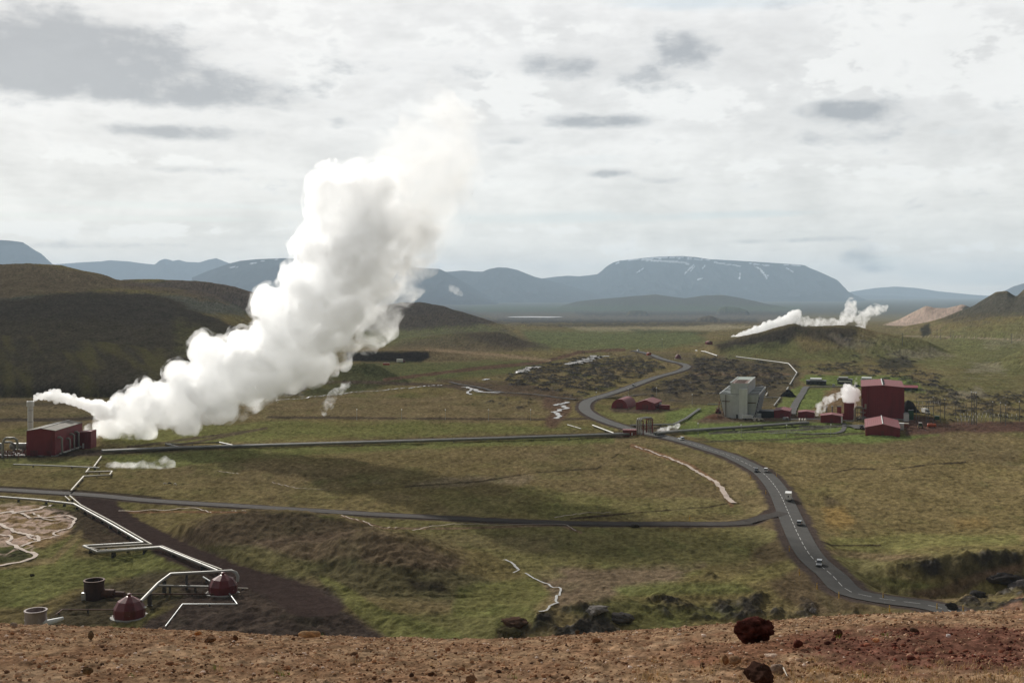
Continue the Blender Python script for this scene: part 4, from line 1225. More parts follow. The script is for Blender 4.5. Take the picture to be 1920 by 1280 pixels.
    bg = new('ShaderNodeBackground'); bg.inputs['Strength'].default_value = 0.1
    L.new(col, bg.inputs['Color'])
    out = new('ShaderNodeOutputWorld'); L.new(bg.outputs[0], out.inputs['Surface'])
    w.cycles.sampling_method = 'MANUAL'; w.cycles.sample_map_resolution = 512


sky()


def volume_mat(name, col, density, g=0.0, homogeneous=True):
    m = bpy.data.materials.new(name); m.use_nodes = True
    nt = m.node_tree
    for n in list(nt.nodes):
        nt.nodes.remove(n)
    out = nt.nodes.new('ShaderNodeOutputMaterial'); v = nt.nodes.new('ShaderNodeVolumePrincipled')
    v.inputs['Color'].default_value = (*col, 1); v.inputs['Density'].default_value = density; v.inputs['Anisotropy'].default_value = g
    nt.links.new(v.outputs[0], out.inputs['Volume'])
    m.cycles.homogeneous_volume = homogeneous
    return m, nt, v


HAZE_DENSITY = 3.1e-5
hz = MB().b0(-26000, 26000, -400, 35500, -140, 900)
ho = hz.build('haze', volume_mat('haze_air', (0.63, 0.81, 1.0), HAZE_DENSITY, 0.1)[0])
tag(ho, 'thin blue haze filling the valley', None, None, 'stuff')

vs = SC.view_settings
SC.display_settings.display_device = 'sRGB'
vs.view_transform = 'Standard'; vs.look = 'None'; vs.exposure = 0; vs.gamma = 1; vs.use_curve_mapping = False
SC.render.engine = 'CYCLES'
cy = SC.cycles
cy.use_denoising = True
try:
    cy.denoiser = 'OPENIMAGEDENOISE'
except Exception:
    pass
cy.max_bounces = 36; cy.volume_bounces = 32; cy.diffuse_bounces = 3; cy.glossy_bounces = 3; cy.transparent_max_bounces = 24
cy.volume_step_rate = 1.0; cy.volume_max_steps = 256
cy.use_fast_gi = False; cy.caustics_reflective = False; cy.caustics_refractive = False
cy.sample_clamp_indirect = 8.0
# ------------------------------------------------------------------ steam
def ico(sub):
    bm = bmesh.new(); bmesh.ops.create_icosphere(bm, subdivisions=sub, radius=1.0)
    v = np.array([q.co[:] for q in bm.verts]); f = np.array([[l.index for l in q.verts] for q in bm.faces]); bm.free()
    return v, f


ICO2 = ico(2); ICO3 = ico(3)


def puffs_along(path, spread, count, rmin, rmax, seed, lean=(0, 0, 0)):
    """balls scattered round a tapering path of (point, radius)"""
    r = np.random.default_rng(seed); out = []
    P = np.array([p[:3] for p in path], float); R = np.array([p[3] for p in path], float)
    s = np.concatenate([[0], np.cumsum(np.linalg.norm(np.diff(P, axis=0), axis=1))])
    for q in np.arange(0, s[-1], 2.5):
        c = np.array([np.interp(q, s, P[:, i]) for i in range(3)]); rad = np.interp(q, s, R)
        out.append((*c, rad * 0.72))
    wsum = np.cumsum(np.interp(np.linspace(0, s[-1], 400), s, R) ** 1.0)
    for _ in range(count):
        q = np.interp(r.random() * wsum[-1], wsum, np.linspace(0, s[-1], 400))
        c = np.array([np.interp(q, s, P[:, i]) for i in range(3)]); rad = np.interp(q, s, R)
        d = r.normal(size=3); d /= np.linalg.norm(d)
        k = r.uniform(rmin, rmax) * rad
        out.append((*(c + d * (rad - k * 0.75) * spread + np.array(lean) * rad), k))
    return out


def largest_island(me):
    """drop closed pockets left inside"""
    n = len(me.vertices); e = np.empty(len(me.edges) * 2, np.int32); me.edges.foreach_get('vertices', e); e = e.reshape(-1, 2)
    lab = np.arange(n)
    while True:
        m = np.minimum(lab[e[:, 0]], lab[e[:, 1]]); old = lab.copy()
        np.minimum.at(lab, e[:, 0], m); np.minimum.at(lab, e[:, 1], m)
        lab = lab[lab]; lab = lab[lab]
        if (lab == old).all():
            break
    ids, cnt = np.unique(lab, return_counts=True)
    if len(ids) == 1:
        return me
    keep = lab == ids[cnt.argmax()]
    co = np.empty(n * 3, np.float32); me.vertices.foreach_get('co', co); co = co.reshape(-1, 3)
    f = np.empty(len(me.loops), np.int32); me.loops.foreach_get('vertex_index', f); f = f.reshape(-1, 4)
    f = f[keep[f[:, 0]]]; idx = np.cumsum(keep) - 1
    out = np_mesh('kept', co[keep], idx[f]); bpy.data.meshes.remove(me)
    return out


def steam_mesh(name, puffs, voxel, amp, scale, seed, zmin=None):
    V = []; F = []; b = 0
    for x, y, z, r in puffs:
        v, f = ICO3 if r > 4 * voxel else ICO2
        V.append(v * r + np.array([x, y, z])); F.append(f + b); b += len(v)
    me = np_mesh(name + '_raw', np.concatenate(V), np.concatenate(F))
    o = bpy.data.objects.new(name + '_raw', me); COL.objects.link(o)
    md = o.modifiers.new('remesh', 'REMESH'); md.mode = 'VOXEL'; md.voxel_size = voxel
    dg = bpy.context.evaluated_depsgraph_get()
    ev = o.evaluated_get(dg); me2 = bpy.data.meshes.new_from_object(ev)
    bpy.data.objects.remove(o); bpy.data.meshes.remove(me)
    me2 = largest_island(me2)
    n = len(me2.vertices); co = np.empty(n * 3, np.float32); no = np.empty(n * 3, np.float32)
    me2.vertices.foreach_get('co', co); me2.vertices.foreach_get('normal', no)
    co = co.reshape(-1, 3).astype(float); no = no.reshape(-1, 3).astype(float)
    d = np.zeros(n); a = amp; sc = scale
    for k in range(4):
        c = cell3(co[:, 0] / sc + 0.3 * k, co[:, 1] / sc, co[:, 2] / sc, seed + 7 * k)
        d += a * (0.55 - c)            # round billows: high in the middle of each cell, creased between
        a *= 0.55; sc *= 0.5
    co = co + no * d[:, None]
    if zmin is not None:
        co[:, 2] = np.maximum(co[:, 2], zmin + 0.02 * (co[:, 2] - zmin))
    me2.vertices.foreach_set('co', co.astype(np.float32).ravel()); me2.update()
    me2.name = name
    return me2


def steam_mat(name, density, g=0.35, soft=None, surf=0.0):
    m, nt, v = volume_mat(name, (0.993, 0.996, 1.0), density, g, soft is None)
    if surf:
        out = [n for n in nt.nodes if n.type == 'OUTPUT_MATERIAL'][0]
        mx = nt.nodes.new('ShaderNodeMixShader'); tr = nt.nodes.new('ShaderNodeBsdfTransparent')
        tl = nt.nodes.new('ShaderNodeBsdfDiffuse'); tl.inputs['Color'].default_value = (0.96, 0.965, 0.97, 1)
        mx.inputs['Fac'].default_value = surf
        nt.links.new(tr.outputs[0], mx.inputs[1]); nt.links.new(tl.outputs[0], mx.inputs[2]); nt.links.new(mx.outputs[0], out.inputs['Surface'])
    if soft:
        scale, lo, hi = soft
        geo = nt.nodes.new('ShaderNodeTexCoord')
        n = nt.nodes.new('ShaderNodeTexNoise'); n.inputs['Scale'].default_value = scale; n.inputs['Detail'].default_value = 4.5; n.inputs['Roughness'].default_value = 0.6
        n.inputs['Distortion'].default_value = 0.6
        nt.links.new(geo.outputs['Object'], n.inputs['Vector'])
        r = nt.nodes.new('ShaderNodeMapRange'); r.inputs['From Min'].default_value = lo; r.inputs['From Max'].default_value = hi
        r.inputs['To Min'].default_value = 0; r.inputs['To Max'].default_value = density
        nt.links.new(n.outputs['Fac'], r.inputs['Value']); nt.links.new(r.outputs['Result'], v.inputs['Density'])
    return m


def path_px(pts):
    """(px, py, depth, radius px) -> world points with radius in metres"""
    return [(*ray(px, py, y), r * y / FOC) for px, py, y, r in pts]


PLUME = path_px([(168, 815, 514, 10), (190, 804, 512, 21), (222, 791, 510, 30), (258, 778, 507, 37), (300, 764, 504, 45), (350, 745, 500, 54), (405, 728, 497, 64), (456, 701, 494, 66), (512, 672, 491, 74),
                 (559, 636, 488, 78), (592, 595, 486, 82), (628, 550, 484, 86), (648, 500, 482, 88), (664, 450, 481, 82), (680, 410, 480, 72), (680, 378, 479, 48)])
EXTRA = path_px([(505, 575, 486, 34), (498, 560, 486, 24), (525, 590, 486, 38), (380, 652, 498, 26), (395, 668, 498, 34), (450, 642, 494, 26), (485, 630, 492, 24), (330, 698, 502, 22), (612, 356, 480, 38), (640, 345, 480, 26),
                 (660, 350, 480, 34), (600, 385, 480, 30), (575, 460, 482, 30), (552, 520, 484, 28), (250, 742, 508, 18), (225, 752, 509, 16), (272, 728, 507, 18), (198, 776, 511, 16), (700, 355, 480, 40), (590, 684, 488, 36), (538, 706, 489, 34), (420, 762, 495, 31), (350, 790, 500, 26), (270, 805, 506, 20)])
core = puffs_along(PLUME, 1.0, 110, 0.26, 0.46, 3) + puffs_along(PLUME, 1.04, 130, 0.10, 0.34, 4)[-130:] + [tuple(e) for e in EXTRA]
zg = 0.4
STEAM_CORE = steam_mat('steam_dense', 0.18, 0.58, surf=0.015)
pl = thing('steam_plume', 'huge white billowing steam plume rising from the red separator building', 'steam plume', (0, 0, 0))
link_mesh('dense_steam', steam_mesh('dense_steam', core, 0.6, 3.2, 9.0, 5, zg), STEAM_CORE, pl, smooth=True)
# thinning top and frayed lee side
TOP = path_px([(690, 440, 481, 100), (730, 395, 480, 108), (775, 345, 479, 105), (810, 300, 478, 100), (835, 255, 477, 84), (832, 212, 475, 66), (815, 185, 474, 46)])
LEE = path_px([(420, 775, 497, 32), (478, 742, 494, 38), (552, 702, 490, 40), (608, 666, 488, 46), (660, 622, 486, 52), (715, 585, 484, 56), (740, 530, 482, 62), (765, 475, 480, 66), (780, 430, 480, 62)])
HIGH = path_px([(720, 470, 481, 80), (770, 420, 480, 86), (810, 370, 479, 84), (845, 320, 478, 70), (870, 280, 478, 50)])
STEAM_TOP = steam_mat('steam_thin', 0.042, 0.3, (0.05, 0.40, 0.66))
STEAM_LEE = steam_mat('steam_frayed', 0.15, 0.35, (0.08, 0.48, 0.66))
STEAM_HIGH = steam_mat('steam_veil', 0.05, 0.35, (0.07, 0.42, 0.70))
link_mesh('steam_veil', steam_mesh('steam_veil', puffs_along(HIGH, 1.0, 60, 0.3, 0.55, 19), 1.6, 4.0, 12.0, 35), STEAM_HIGH, pl, smooth=True)
link_mesh('thin_steam', steam_mesh('thin_steam', puffs_along(TOP, 1.0, 60, 0.3, 0.55, 8), 1.6, 4.0, 12.0, 15), STEAM_TOP, pl, smooth=True)
link_mesh('frayed_steam', steam_mesh('frayed_steam', puffs_along(LEE, 1.0, 60, 0.3, 0.55, 9), 1.6, 4.0, 12.0, 25, zg), STEAM_LEE, pl, smooth=True)
FUZZ = steam_mat('steam_fringe', 0.16, 0.5, (0.16, 0.46, 0.68))
fz = [(x + 0.04 * (z - 20), y, z, q + 0.8 + 0.04 * max(z - 10, 0) + 0.10 * max(14 - z, 0)) for x, y, z, q in core]
link_mesh('steam_fringe', steam_mesh('steam_fringe', fz, 1.1, 2.0, 7.0, 5, zg), FUZZ, pl, smooth=True)
# ------------------------------------------------------------------ the gravel slope in front
def fg_hit(px, py):
    """point of the gravel slope seen at a photo pixel"""
    s = (py - HOR) / FOC
    sc = -(float(interp(np.array([px]), CREST_FG)[0]) - HOR) / FOC
    c = -((-0.0725 - sc) / 2) ** 2 / 1.7
    b = s - 0.0725; disc = b * b + 4 * c * 1.7
    y = (-b + math.sqrt(max(disc, 0))) / (2 * c) if True else 0
    y2 = (-b - math.sqrt(max(disc, 0))) / (2 * c)
    y = min(v for v in (y, y2) if v > 0)
    return Vector(((px - 960) / FOC * y, y, EYE - 1.7 - 0.0725 * y + c * y * y))


def fg_detail(X, Y):
    return (fbm2(X / 0.9, Y / 0.9, 3, 201) * 0.05 + fbm2(X / 0.22, Y / 0.3, 3, 202) * 0.035 + fbm2(X / 0.06, Y / 0.08, 2, 203) * 0.018) * sstep(3, 5, Y)


def fg_surface(X, Y):
    return fg_height(X, Y, U(X, Y)) + fg_detail(X, Y) - 0.028


def fg_cover(X, Y, px, py):
    a = C(150, 125, 96); b = C(136, 108, 82); c = C(174, 152, 122); red = C(98, 65, 55); dark = C(104, 82, 62)
    n = fbm2(X / 0.8, Y / 1.0, 4, 211); m = fbm2(X / 0.13, Y / 0.18, 3, 212)
    rgb = lerp(a[None], b[None], sstep(-0.3, 0.3, n)[:, None])
    rgb = lerp(rgb, c[None], (sstep(0.1, 0.5, fbm2(X / 0.5, Y / 1.5, 3, 213)) * 0.5)[:, None])
    rm = poly_mask(px, py, [(1460, 1200), (1560, 1185), (1720, 1176), (2000, 1170), (2400, 1180), (2400, 1262), (1900, 1262), (1640, 1250), (1500, 1232)], 14, n * 26 + m * 14)
    rgb = lerp(rgb, red[None], (rm * 0.85)[:, None])
    rm2 = poly_mask(px, py, [(1280, 1205), (1480, 1195), (1560, 1215), (1450, 1240), (1300, 1235)], 10, n * 30 + m * 16)
    rgb = lerp(rgb, C(120, 84, 64)[None], (rm2 * 0.7)[:, None])
    rm3 = poly_mask(px, py, [(1380, 1210), (1480, 1205), (1480, 1240), (1380, 1236)], 10, n * 20)
    rgb = lerp(rgb, dark[None], (sstep(0.05, 0.45, fbm2(X / 0.35, Y / 0.8, 4, 214)) * 0.55)[:, None])
    return rgb * (1 + m * 1.1)[:, None]


def build_front():
    us = np.concatenate([np.arange(-900, -100, 12.0), np.arange(-100, 2020, 2.6), np.arange(2020, 2900, 12.0)])
    ys = np.concatenate([np.linspace(2.2, 5, 40, endpoint=False), np.arange(5, 17, 0.028), np.linspace(17, 34, 70)])
    UU, YY = np.meshgrid(us, ys); XX = (UU - 960) / FOC * YY
    X = XX.ravel(); Y = YY.ravel(); Z = fg_surface(X, Y)
    me = np_mesh('gravel_slope', np.stack([X, Y, Z], -1), grid_faces(len(ys), len(us)))
    set_cover(me, fg_cover(X, Y, UU.ravel(), HOR + FOC * (EYE - Z) / Y))
    struct(link_mesh('gravel_slope', me, ground_mat('gravel_cover', 0.35, 9.0, 42.0, 0.012), smooth=True), 'stony brown gravel slope at the viewpoint')


build_front()


def rock_verts(seed, sub=1, rough=0.25, sq=(1, 1, 0.7)):
    r = np.random.default_rng(seed)
    v, f = ico(sub); v = v.copy()
    o = r.uniform(-50, 50, 3)
    for k, a in ((1.1, rough), (2.3, rough * 0.6), (5.1, rough * 0.4), (10.3, rough * 0.2)):
        v = v * (1 + a * vnoise3(v[:, 0] * k + o[0], v[:, 1] * k + o[1], v[:, 2] * k + o[2], seed))[:, None]
    # a few flat broken faces
    for _ in range(5):
        n = r.normal(size=3); n /= np.linalg.norm(n); d = r.uniform(0.62, 0.9)
        p = v @ n; v = v - np.clip(p - d, 0, None)[:, None] * n[None] * 0.8
    return v * np.array(sq)[None], f


def gravel():
    """loose stones, far too many to count"""
    r = np.random.default_rng(3); protos = []
    for k in range(14):
        v, f = rock_verts(700 + k, 1, 0.3, (1, r.uniform(0.7, 1.0), r.uniform(0.45, 0.8)))
        protos.append((v, f))
    cols = [C(196, 170, 140), C(170, 138, 106), C(146, 112, 84), C(100, 78, 60), C(216, 200, 180), C(128, 96, 72), C(76, 60, 50)]
    wts = np.array([0.2, 0.28, 0.2, 0.12, 0.06, 0.1, 0.04]); redc = [C(120, 72, 58), C(96, 60, 50), C(140, 92, 72), C(80, 52, 46), C(176, 140, 112)]
    n = 62000
    yy = 5.2 + 12.8 * r.random(n) ** 0.9; uu = r.uniform(-150, 2070, n); xx = (uu - 960) / FOC * yy
    size = np.clip(np.exp(r.normal(math.log(0.0080), 0.52, n)), 0.004, 0.05)
    dens = fbm2(xx / 0.9, yy / 1.4, 3, 222)
    keep = r.random(n) < np.clip(0.65 + dens * 1.3, 0.1, 1)
    xx, yy, uu, size, dens = xx[keep], yy[keep], uu[keep], size[keep], dens[keep]; n = len(xx)
    zz = fg_surface(xx, yy); py = HOR + FOC * (EYE - zz) / yy
    red = poly_mask(uu, py, [(1460, 1200), (1560, 1185), (1720, 1176), (2000, 1170), (2400, 1180), (2400, 1262), (1900, 1262), (1640, 1250), (1500, 1232)], 14, dens * 20) > 0.5
    V = []; F = []; K = []; b = 0
    ang = r.uniform(0, 6.28, n); pk = r.integers(0, len(protos), n); ck = r.choice(len(cols), n, p=wts); rk = r.integers(0, len(redc), n)
    for i in range(n):
        v, f = protos[pk[i]]; c, s = math.cos(ang[i]), math.sin(ang[i])
        q = v * size[i]
        V.append(np.stack([q[:, 0] * c - q[:, 1] * s + xx[i], q[:, 0] * s + q[:, 1] * c + yy[i], q[:, 2] + zz[i] + size[i] * 0.25], -1)); F.append(f + b); b += len(v)
        col = redc[rk[i]] if red[i] and r.random() < 0.85 else cols[ck[i]]
        K.append(np.repeat((col * r.uniform(0.8, 1.2))[None], len(v), 0))
    me = np_mesh('gravel', np.concatenate(V), np.concatenate(F)); set_cover(me, np.concatenate(K))
    o = link_mesh('gravel', me, ground_mat('stone', 0.2, 20.0, 60.0, 0))
    tag(o, 'loose gravel and pebbles strewn over the slope', None, None, 'stuff')


gravel()


def rock(name, label, px, py, w, h, colour, seed, rough=0.3, sub=4, deep=0.8, ground=None, var=0.35):
    """one stone: px, py the middle of its foot in the photo, w and h its size in photo pixels"""
    p = ground(px, py) if ground else fg_hit(px, py)
    k = p.y / FOC
    v, f = rock_verts(seed, sub, rough, (1, 1, 1))
    v = v / np.array([v[:, 0].max(), v[:, 1].max(), v[:, 2].max()])[None]
    v = v * np.array([w / 2 * k, w / 2 * k * deep, h * 0.56 * k])[None]
    fine = vnoise3(v[:, 0] * 9 / (w * k), v[:, 1] * 9 / (w * k), v[:, 2] * 9 / (w * k), seed + 5) + 0.6 * vnoise3(v[:, 0] * 22 / (w * k), v[:, 1] * 22 / (w * k), v[:, 2] * 22 / (w * k), seed + 6)
    v = v * (1 + 0.075 * fine + 0.04 * np.abs(vnoise3(v[:, 0] * 45 / (w * k), v[:, 1] * 45 / (w * k), v[:, 2] * 45 / (w * k), seed + 8)))[:, None]
    v[:, 2] += h * 0.44 * k
    me = np_mesh(name, v, f)
    set_cover(me, np.repeat(colour[None], len(v), 0) * (1 + var * fine)[:, None])
    o = link_mesh(name, me, MAT_ROCK, smooth=sub > 3, loc=(p.x, p.y, p.z))
    return tag(o, label, 'boulder' if name == 'boulder' else 'rock')


MAT_ROCK = ground_mat('boulder_stone', 0.35, 8.0, 30.0, 0.01)
rock('boulder', 'big dark red lava boulder on the crest of the gravel slope', 1411, 1200, 82, 42, C(70, 42, 36), 31, 0.34, 5, 0.7, var=0.8)
rock('boulder', 'dark brown jagged boulder cut by the bottom edge of the view', 1424, 1290, 62, 46, C(62, 45, 37), 32, 0.45, 4)
rock('boulder', 'rounded grey boulder beside a white twig near the bottom edge', 1457, 1262, 24, 18, C(140, 124, 108), 33, 0.15)
rock('rock', 'larger rounded tan rock of a touching pair on the gravel', 1377, 1244, 26, 16, C(136, 112, 86), 34, 0.15)
rock('rock', 'smaller egg shaped brown rock touching the rounded tan rock', 1360, 1243, 13, 16, C(120, 92, 66), 35, 0.12)
rock('rock', 'flat tan slab rock on the crest beside the dark well pad', 578, 1194, 44, 13, C(156, 130, 98), 36, 0.3, deep=0.5)
rock('rock', 'dark round rock below the rusty silencer on the gravel crest', 170, 1195, 13, 13, C(96, 84, 66), 37, 0.2)
rock('rock', 'small grey rock below the pale grey silencer on the gravel crest', 26, 1176, 14, 10, C(150, 140, 124), 38, 0.2)
rock('rock', 'dark olive rock near the bottom left of the gravel slope', 165, 1264, 18, 13, C(96, 82, 60), 39, 0.25)
rock('rock', 'brown flat rock left of the tan slab rock', 395, 1202, 22, 9, C(104, 82, 62), 40, 0.3)
rock('rock', 'small orange brown rock between the flat brown rock and the crest', 372, 1190, 14, 7, C(150, 104, 62), 46, 0.25)
rock('rock', 'pointed dark rock right of the flat brown rock', 441, 1200, 11, 11, C(98, 76, 58), 47, 0.35)
rock('rock', 'greyish brown rock at the bottom edge right of the centre left', 882, 1279, 22, 15, C(128, 104, 80), 41, 0.2)
rock('rock', 'small dark stone left of the bottom edge grey brown rock', 809, 1266, 12, 8, C(88, 68, 52), 48, 0.25)
rock('rock', 'small brown rock on the crest in front of the grassy hollow', 1118, 1205, 16, 10, C(128, 96, 70), 42, 0.25)
rock('rock', 'little dark stone in front of the lichen covered outcrop', 1082, 1188, 10, 8, C(84, 72, 58), 49, 0.25)
rock('rock', 'dark knobbly rock in the red brown patch right of the big red boulder', 1572, 1192, 16, 14, C(84, 58, 48), 43, 0.4)
rock('rock', 'low dark rock on the crest below the end of the road', 1714, 1185, 18, 9, C(80, 66, 54), 44, 0.3)
rock('rock', 'dark red rock at the left of the red brown patch', 1496, 1212, 20, 14, C(88, 54, 46), 45, 0.35)
rock('rock', 'white pebble sized rock lying in the red brown patch', 1778, 1194, 10, 6, C(216, 206, 196), 50, 0.2)
rock('rock', 'orange tan flat rock in the middle of the red brown patch', 1642, 1202, 14, 6, C(190, 140, 98), 51, 0.2)
rock('rock', 'pale broken flat rock left of the red brown patch', 1446, 1231, 24, 6, C(190, 170, 148), 52, 0.3)


def tufts():
    r = np.random.default_rng(8); V = []; F = []; K = []; b = 0
    spots = []
    for _ in range(150):
        px = r.uniform(1180, 1990); py = 1228 + 60 * r.random() ** 0.6
        spots.append((px, py, r.uniform(0.5, 1.0), 0))
    for _ in range(26):
        spots.append((r.uniform(0, 1200), r.uniform(1205, 1285), r.uniform(0.3, 0.6), 0))
    for px, py in ((412, 1247), (402, 1246), (524, 1256), (532, 1257), (604, 1188), (1570, 1196), (1660, 1190), (960, 1264), (246, 1262), (1620, 1262), (1300, 1278)):
        spots.append((px, py, 0.5, 1))
    straw = [C(206, 186, 142), C(184, 162, 118), C(160, 138, 98)]; green = [C(108, 136, 54), C(128, 148, 66)]
    for px, py, s, g in spots:
        p = fg_hit(px, py)
        for _ in range(int(26 * s)):
            x = p.x + r.normal() * 0.05 * s; y = p.y + r.normal() * 0.06 * s
            z = float(fg_surface(np.array([x]), np.array([y]))[0]) - 0.004
            h = r.uniform(0.02, 0.055) * (0.6 + s * 0.6); a = r.uniform(0, 6.28); ln = r.uniform(0.2, 1.1) * h
            w = 0.0022; cx, cy_ = math.cos(a), math.sin(a)
            q = [(x - cy_ * w, y + cx * w, z), (x + cy_ * w, y - cx * w, z), (x + cx * ln * 0.4 + cy_ * w * 0.7, y + cy_ * ln * 0.4 - cx * w * 0.7, z + h * 0.65), (x + cx * ln * 0.4 - cy_ * w * 0.7, y + cy_ * ln * 0.4 + cx * w * 0.7, z + h * 0.65)]
            t = [(x + cx * ln + cy_ * w * 0.2, y + cy_ * ln, z + h), (x + cx * ln, y + cy_ * ln, z + h)]
            V += q + t; F += [(b, b + 1, b + 2, b + 3), (b + 3, b + 2, b + 4, b + 5)]; b += 6
            c = (green if g else straw)[r.integers(0, 2 if g else 3)] * r.uniform(0.8, 1.2)
            K += [c] * 6
    me = np_mesh('dry_grass', np.array(V), np.array(F)); set_cover(me, np.array(K))
    tag(link_mesh('dry_grass', me, ground_mat('grass_blade', 0.15, 3, 9, 0)), 'straw coloured and green grass tufts on the gravel slope', None, None, 'stuff')


tufts()
tw = MB(); a = fg_hit(1462, 1254); bq = fg_hit(1476, 1272)
tw.tube([a + Vector((0, 0, 0.03)), (a + bq) / 2 + Vector((0, 0, 0.045)), bq + Vector((0, 0, 0.02))], [0.006, 0.005, 0.003], 6)
tag(tw.build('twig', mat('bleached_wood', (0.42, 0.38, 0.33), 0.8)), 'thin bleached twig lying by the rounded grey boulder', 'twig')
# ------------------------------------------------------------------ materials of the built things
M_REDW = ribbed('red_cladding', (0.175, 0.020, 0.025), 0.7, 0.9, 0, 0.05, dirt=(0.125, 0.019, 0.022))
M_REDROOF = ribbed('red_roof_sheet', (0.165, 0.028, 0.033), 0.7, 0.9, 0, 0.04)
M_REDP = mat('red_paint', (0.17, 0.027, 0.024), 0.5, 0, 0.15, 0.8, dirt=(0.12, 0.03, 0.026))
M_DARKRED = mat('dark_red_paint', (0.125, 0.018, 0.022), 0.45, 0, 0.2, 0.9, dirt=(0.055, 0.015, 0.016))
M_GREYROOF = ribbed('grey_roof_sheet', (0.14, 0.125, 0.10), 0.9, 1.2, 1, 0.04, dirt=(0.19, 0.165, 0.13))
M_CLAD = ribbed('grey_cladding', (0.44, 0.46, 0.45), 0.7, 1.1, 0, 0.03, dirt=(0.36, 0.375, 0.37))
M_LIGHT = mat('pale_cladding', (0.58, 0.60, 0.59), 0.6, 0, 0.10, 0.4, dirt=(0.48, 0.50, 0.48))
M_ALU = mat('aluminium_jacket', (0.26, 0.252, 0.232), 0.55, 0.25, 0.12, 0.5, bump=0.01, bscale=1.5)
M_ALUD = mat('weathered_jacket', (0.21, 0.21, 0.198), 0.6, 0.2, 0.2, 0.4, dirt=(0.2, 0.19, 0.17))
M_CREAM = mat('cream_jacket', (0.31, 0.275, 0.215), 0.65, 0.05, 0.12, 0.5)
M_STEEL = mat('galvanised_steel', (0.34, 0.35, 0.35), 0.5, 0.5, 0.15, 0.8)
M_DARKST = mat('dark_steel', (0.06, 0.06, 0.06), 0.6, 0.3, 0.2, 0.8)
M_RUST = mat('rusted_steel', (0.085, 0.042, 0.030), 0.85, 0.1, 0.35, 0.9, bump=0.03, dirt=(0.14, 0.065, 0.04))
M_RUSTD = mat('dark_rust', (0.045, 0.024, 0.020), 0.85, 0.1, 0.3, 0.7, bump=0.02, dirt=(0.07, 0.035, 0.026))
M_CONC = mat('concrete', (0.30, 0.29, 0.27), 0.9, 0, 0.15, 0.7, bump=0.02)
M_WEATH = mat('bleached_silencer', (0.30, 0.25, 0.24), 0.8, 0, 0.3, 0.55, dirt=(0.13, 0.085, 0.08))
M_WHITE = mat('white_paint', (0.70, 0.70, 0.68), 0.4, 0, 0.06, 1.0)
M_BLACK = mat('black_rubber', (0.02, 0.02, 0.02), 0.8, 0, 0.2, 3.0)
M_GLASS = mat('dark_glass', (0.02, 0.025, 0.03), 0.08, 0, 0.1, 1.0, spec=0.6)
M_SILVER = mat('silver_car_paint', (0.30, 0.31, 0.32), 0.28, 0.6, 0.05, 1.0)
M_DARKCAR = mat('dark_car_paint', (0.035, 0.04, 0.045), 0.25, 0.2, 0.1, 1.0)
M_CHARC = mat('charcoal_cladding', (0.035, 0.038, 0.042), 0.6, 0, 0.2, 0.8)
M_GREEN = mat('green_paint', (0.022, 0.085, 0.048), 0.45, 0, 0.15, 0.8)
M_ORANGE = mat('orange_paint', (0.42, 0.085, 0.03), 0.45, 0, 0.12, 0.8)
M_YELLOW = mat('yellow_paint', (0.55, 0.33, 0.04), 0.5, 0, 0.12, 1.0)
M_RUSTROOF = mat('rust_red_deck', (0.13, 0.075, 0.055), 0.85, 0, 0.3, 0.25, dirt=(0.19, 0.12, 0.09))
M_PALEGREEN = mat('pale_green_deck', (0.24, 0.28, 0.25), 0.8, 0, 0.2, 0.25)
M_LAMP = mat('white_lantern', (0.75, 0.75, 0.73), 0.35, 0, 0.05, 1.0)
M_WOOL = mat('wool', (0.50, 0.47, 0.40), 0.95, 0, 0.15, 6.0, bump=0.03, bscale=12)
M_DWOOL = mat('dark_wool', (0.035, 0.028, 0.024), 0.95, 0, 0.2, 6.0, bump=0.03, bscale=12)
M_TAIL = mat('red_lens', (0.35, 0.02, 0.015), 0.2, 0, 0.05, 2.0)
M_HEAD = mat('clear_lens', (0.75, 0.76, 0.78), 0.12, 0.2, 0.05, 2.0, spec=0.7)

R = math.radians
STA = R(-17.0)          # the station is set out on axes turned 17 degrees


def lines(pxs, lift):
    """world points a given height above ground at photo pixels"""
    out = []
    for q in pxs:
        p = on_ground(q[0], q[1]); h = q[2] if len(q) > 2 else lift
        out.append(Vector((p.x, p.y, p.z + h)))
    return out


def raised(pxs, lift):
    """world points whose own picture (not their foot) falls on the photo pixels"""
    out = []
    for q in pxs:
        h = q[2] if len(q) > 2 else lift
        x, y = sight(q[0], q[1], lambda X, Y: height(X, Y, False) + h)
        out.append(Vector((float(x), y, float(height(np.array([x]), np.array([y]), False)[0]) + h)))
    return out


def supports(t, base, pts, step, r, width, m):
    """a sleeper with two short legs under a pipe run, each a part of its own"""
    for a, b in zip(pts[:-1], pts[1:]):
        d = b - a; L = d.length
        if L < 1.5:
            continue
        n = max(1, int(L / step)); dh = Vector((d.x, d.y, 0))
        if dh.length < 0.5:
            continue
        dh.normalize(); ang = math.atan2(dh.y, dh.x)
        for i in range(n):
            p = a + d * ((i + 0.5) / n)
            g = float(height(np.array([p.x]), np.array([p.y]), False)[0]); top = p.z - r
            if top - g < 0.1:
                g = top - 0.3
            H = top - g
            prof = [(-width * 0.56, -0.35), (width * 0.56, -0.35), (width * 0.56, 0.13), (width * 0.46, 0.13), (width * 0.46, H - 0.12), (width * 0.5, H - 0.12), (width * 0.5, H), (-width * 0.5, H), (-width * 0.5, H - 0.12), (-width * 0.46, H - 0.12), (-width * 0.46, 0.13), (-width * 0.56, 0.13)]
            mb = MB().prism(prof, -0.14, 0.14)
            mb.build('pipe_support', m, t, loc=(p.x - base.x, p.y - base.y, g - base.z), rot=(0, 0, ang - math.pi / 2))


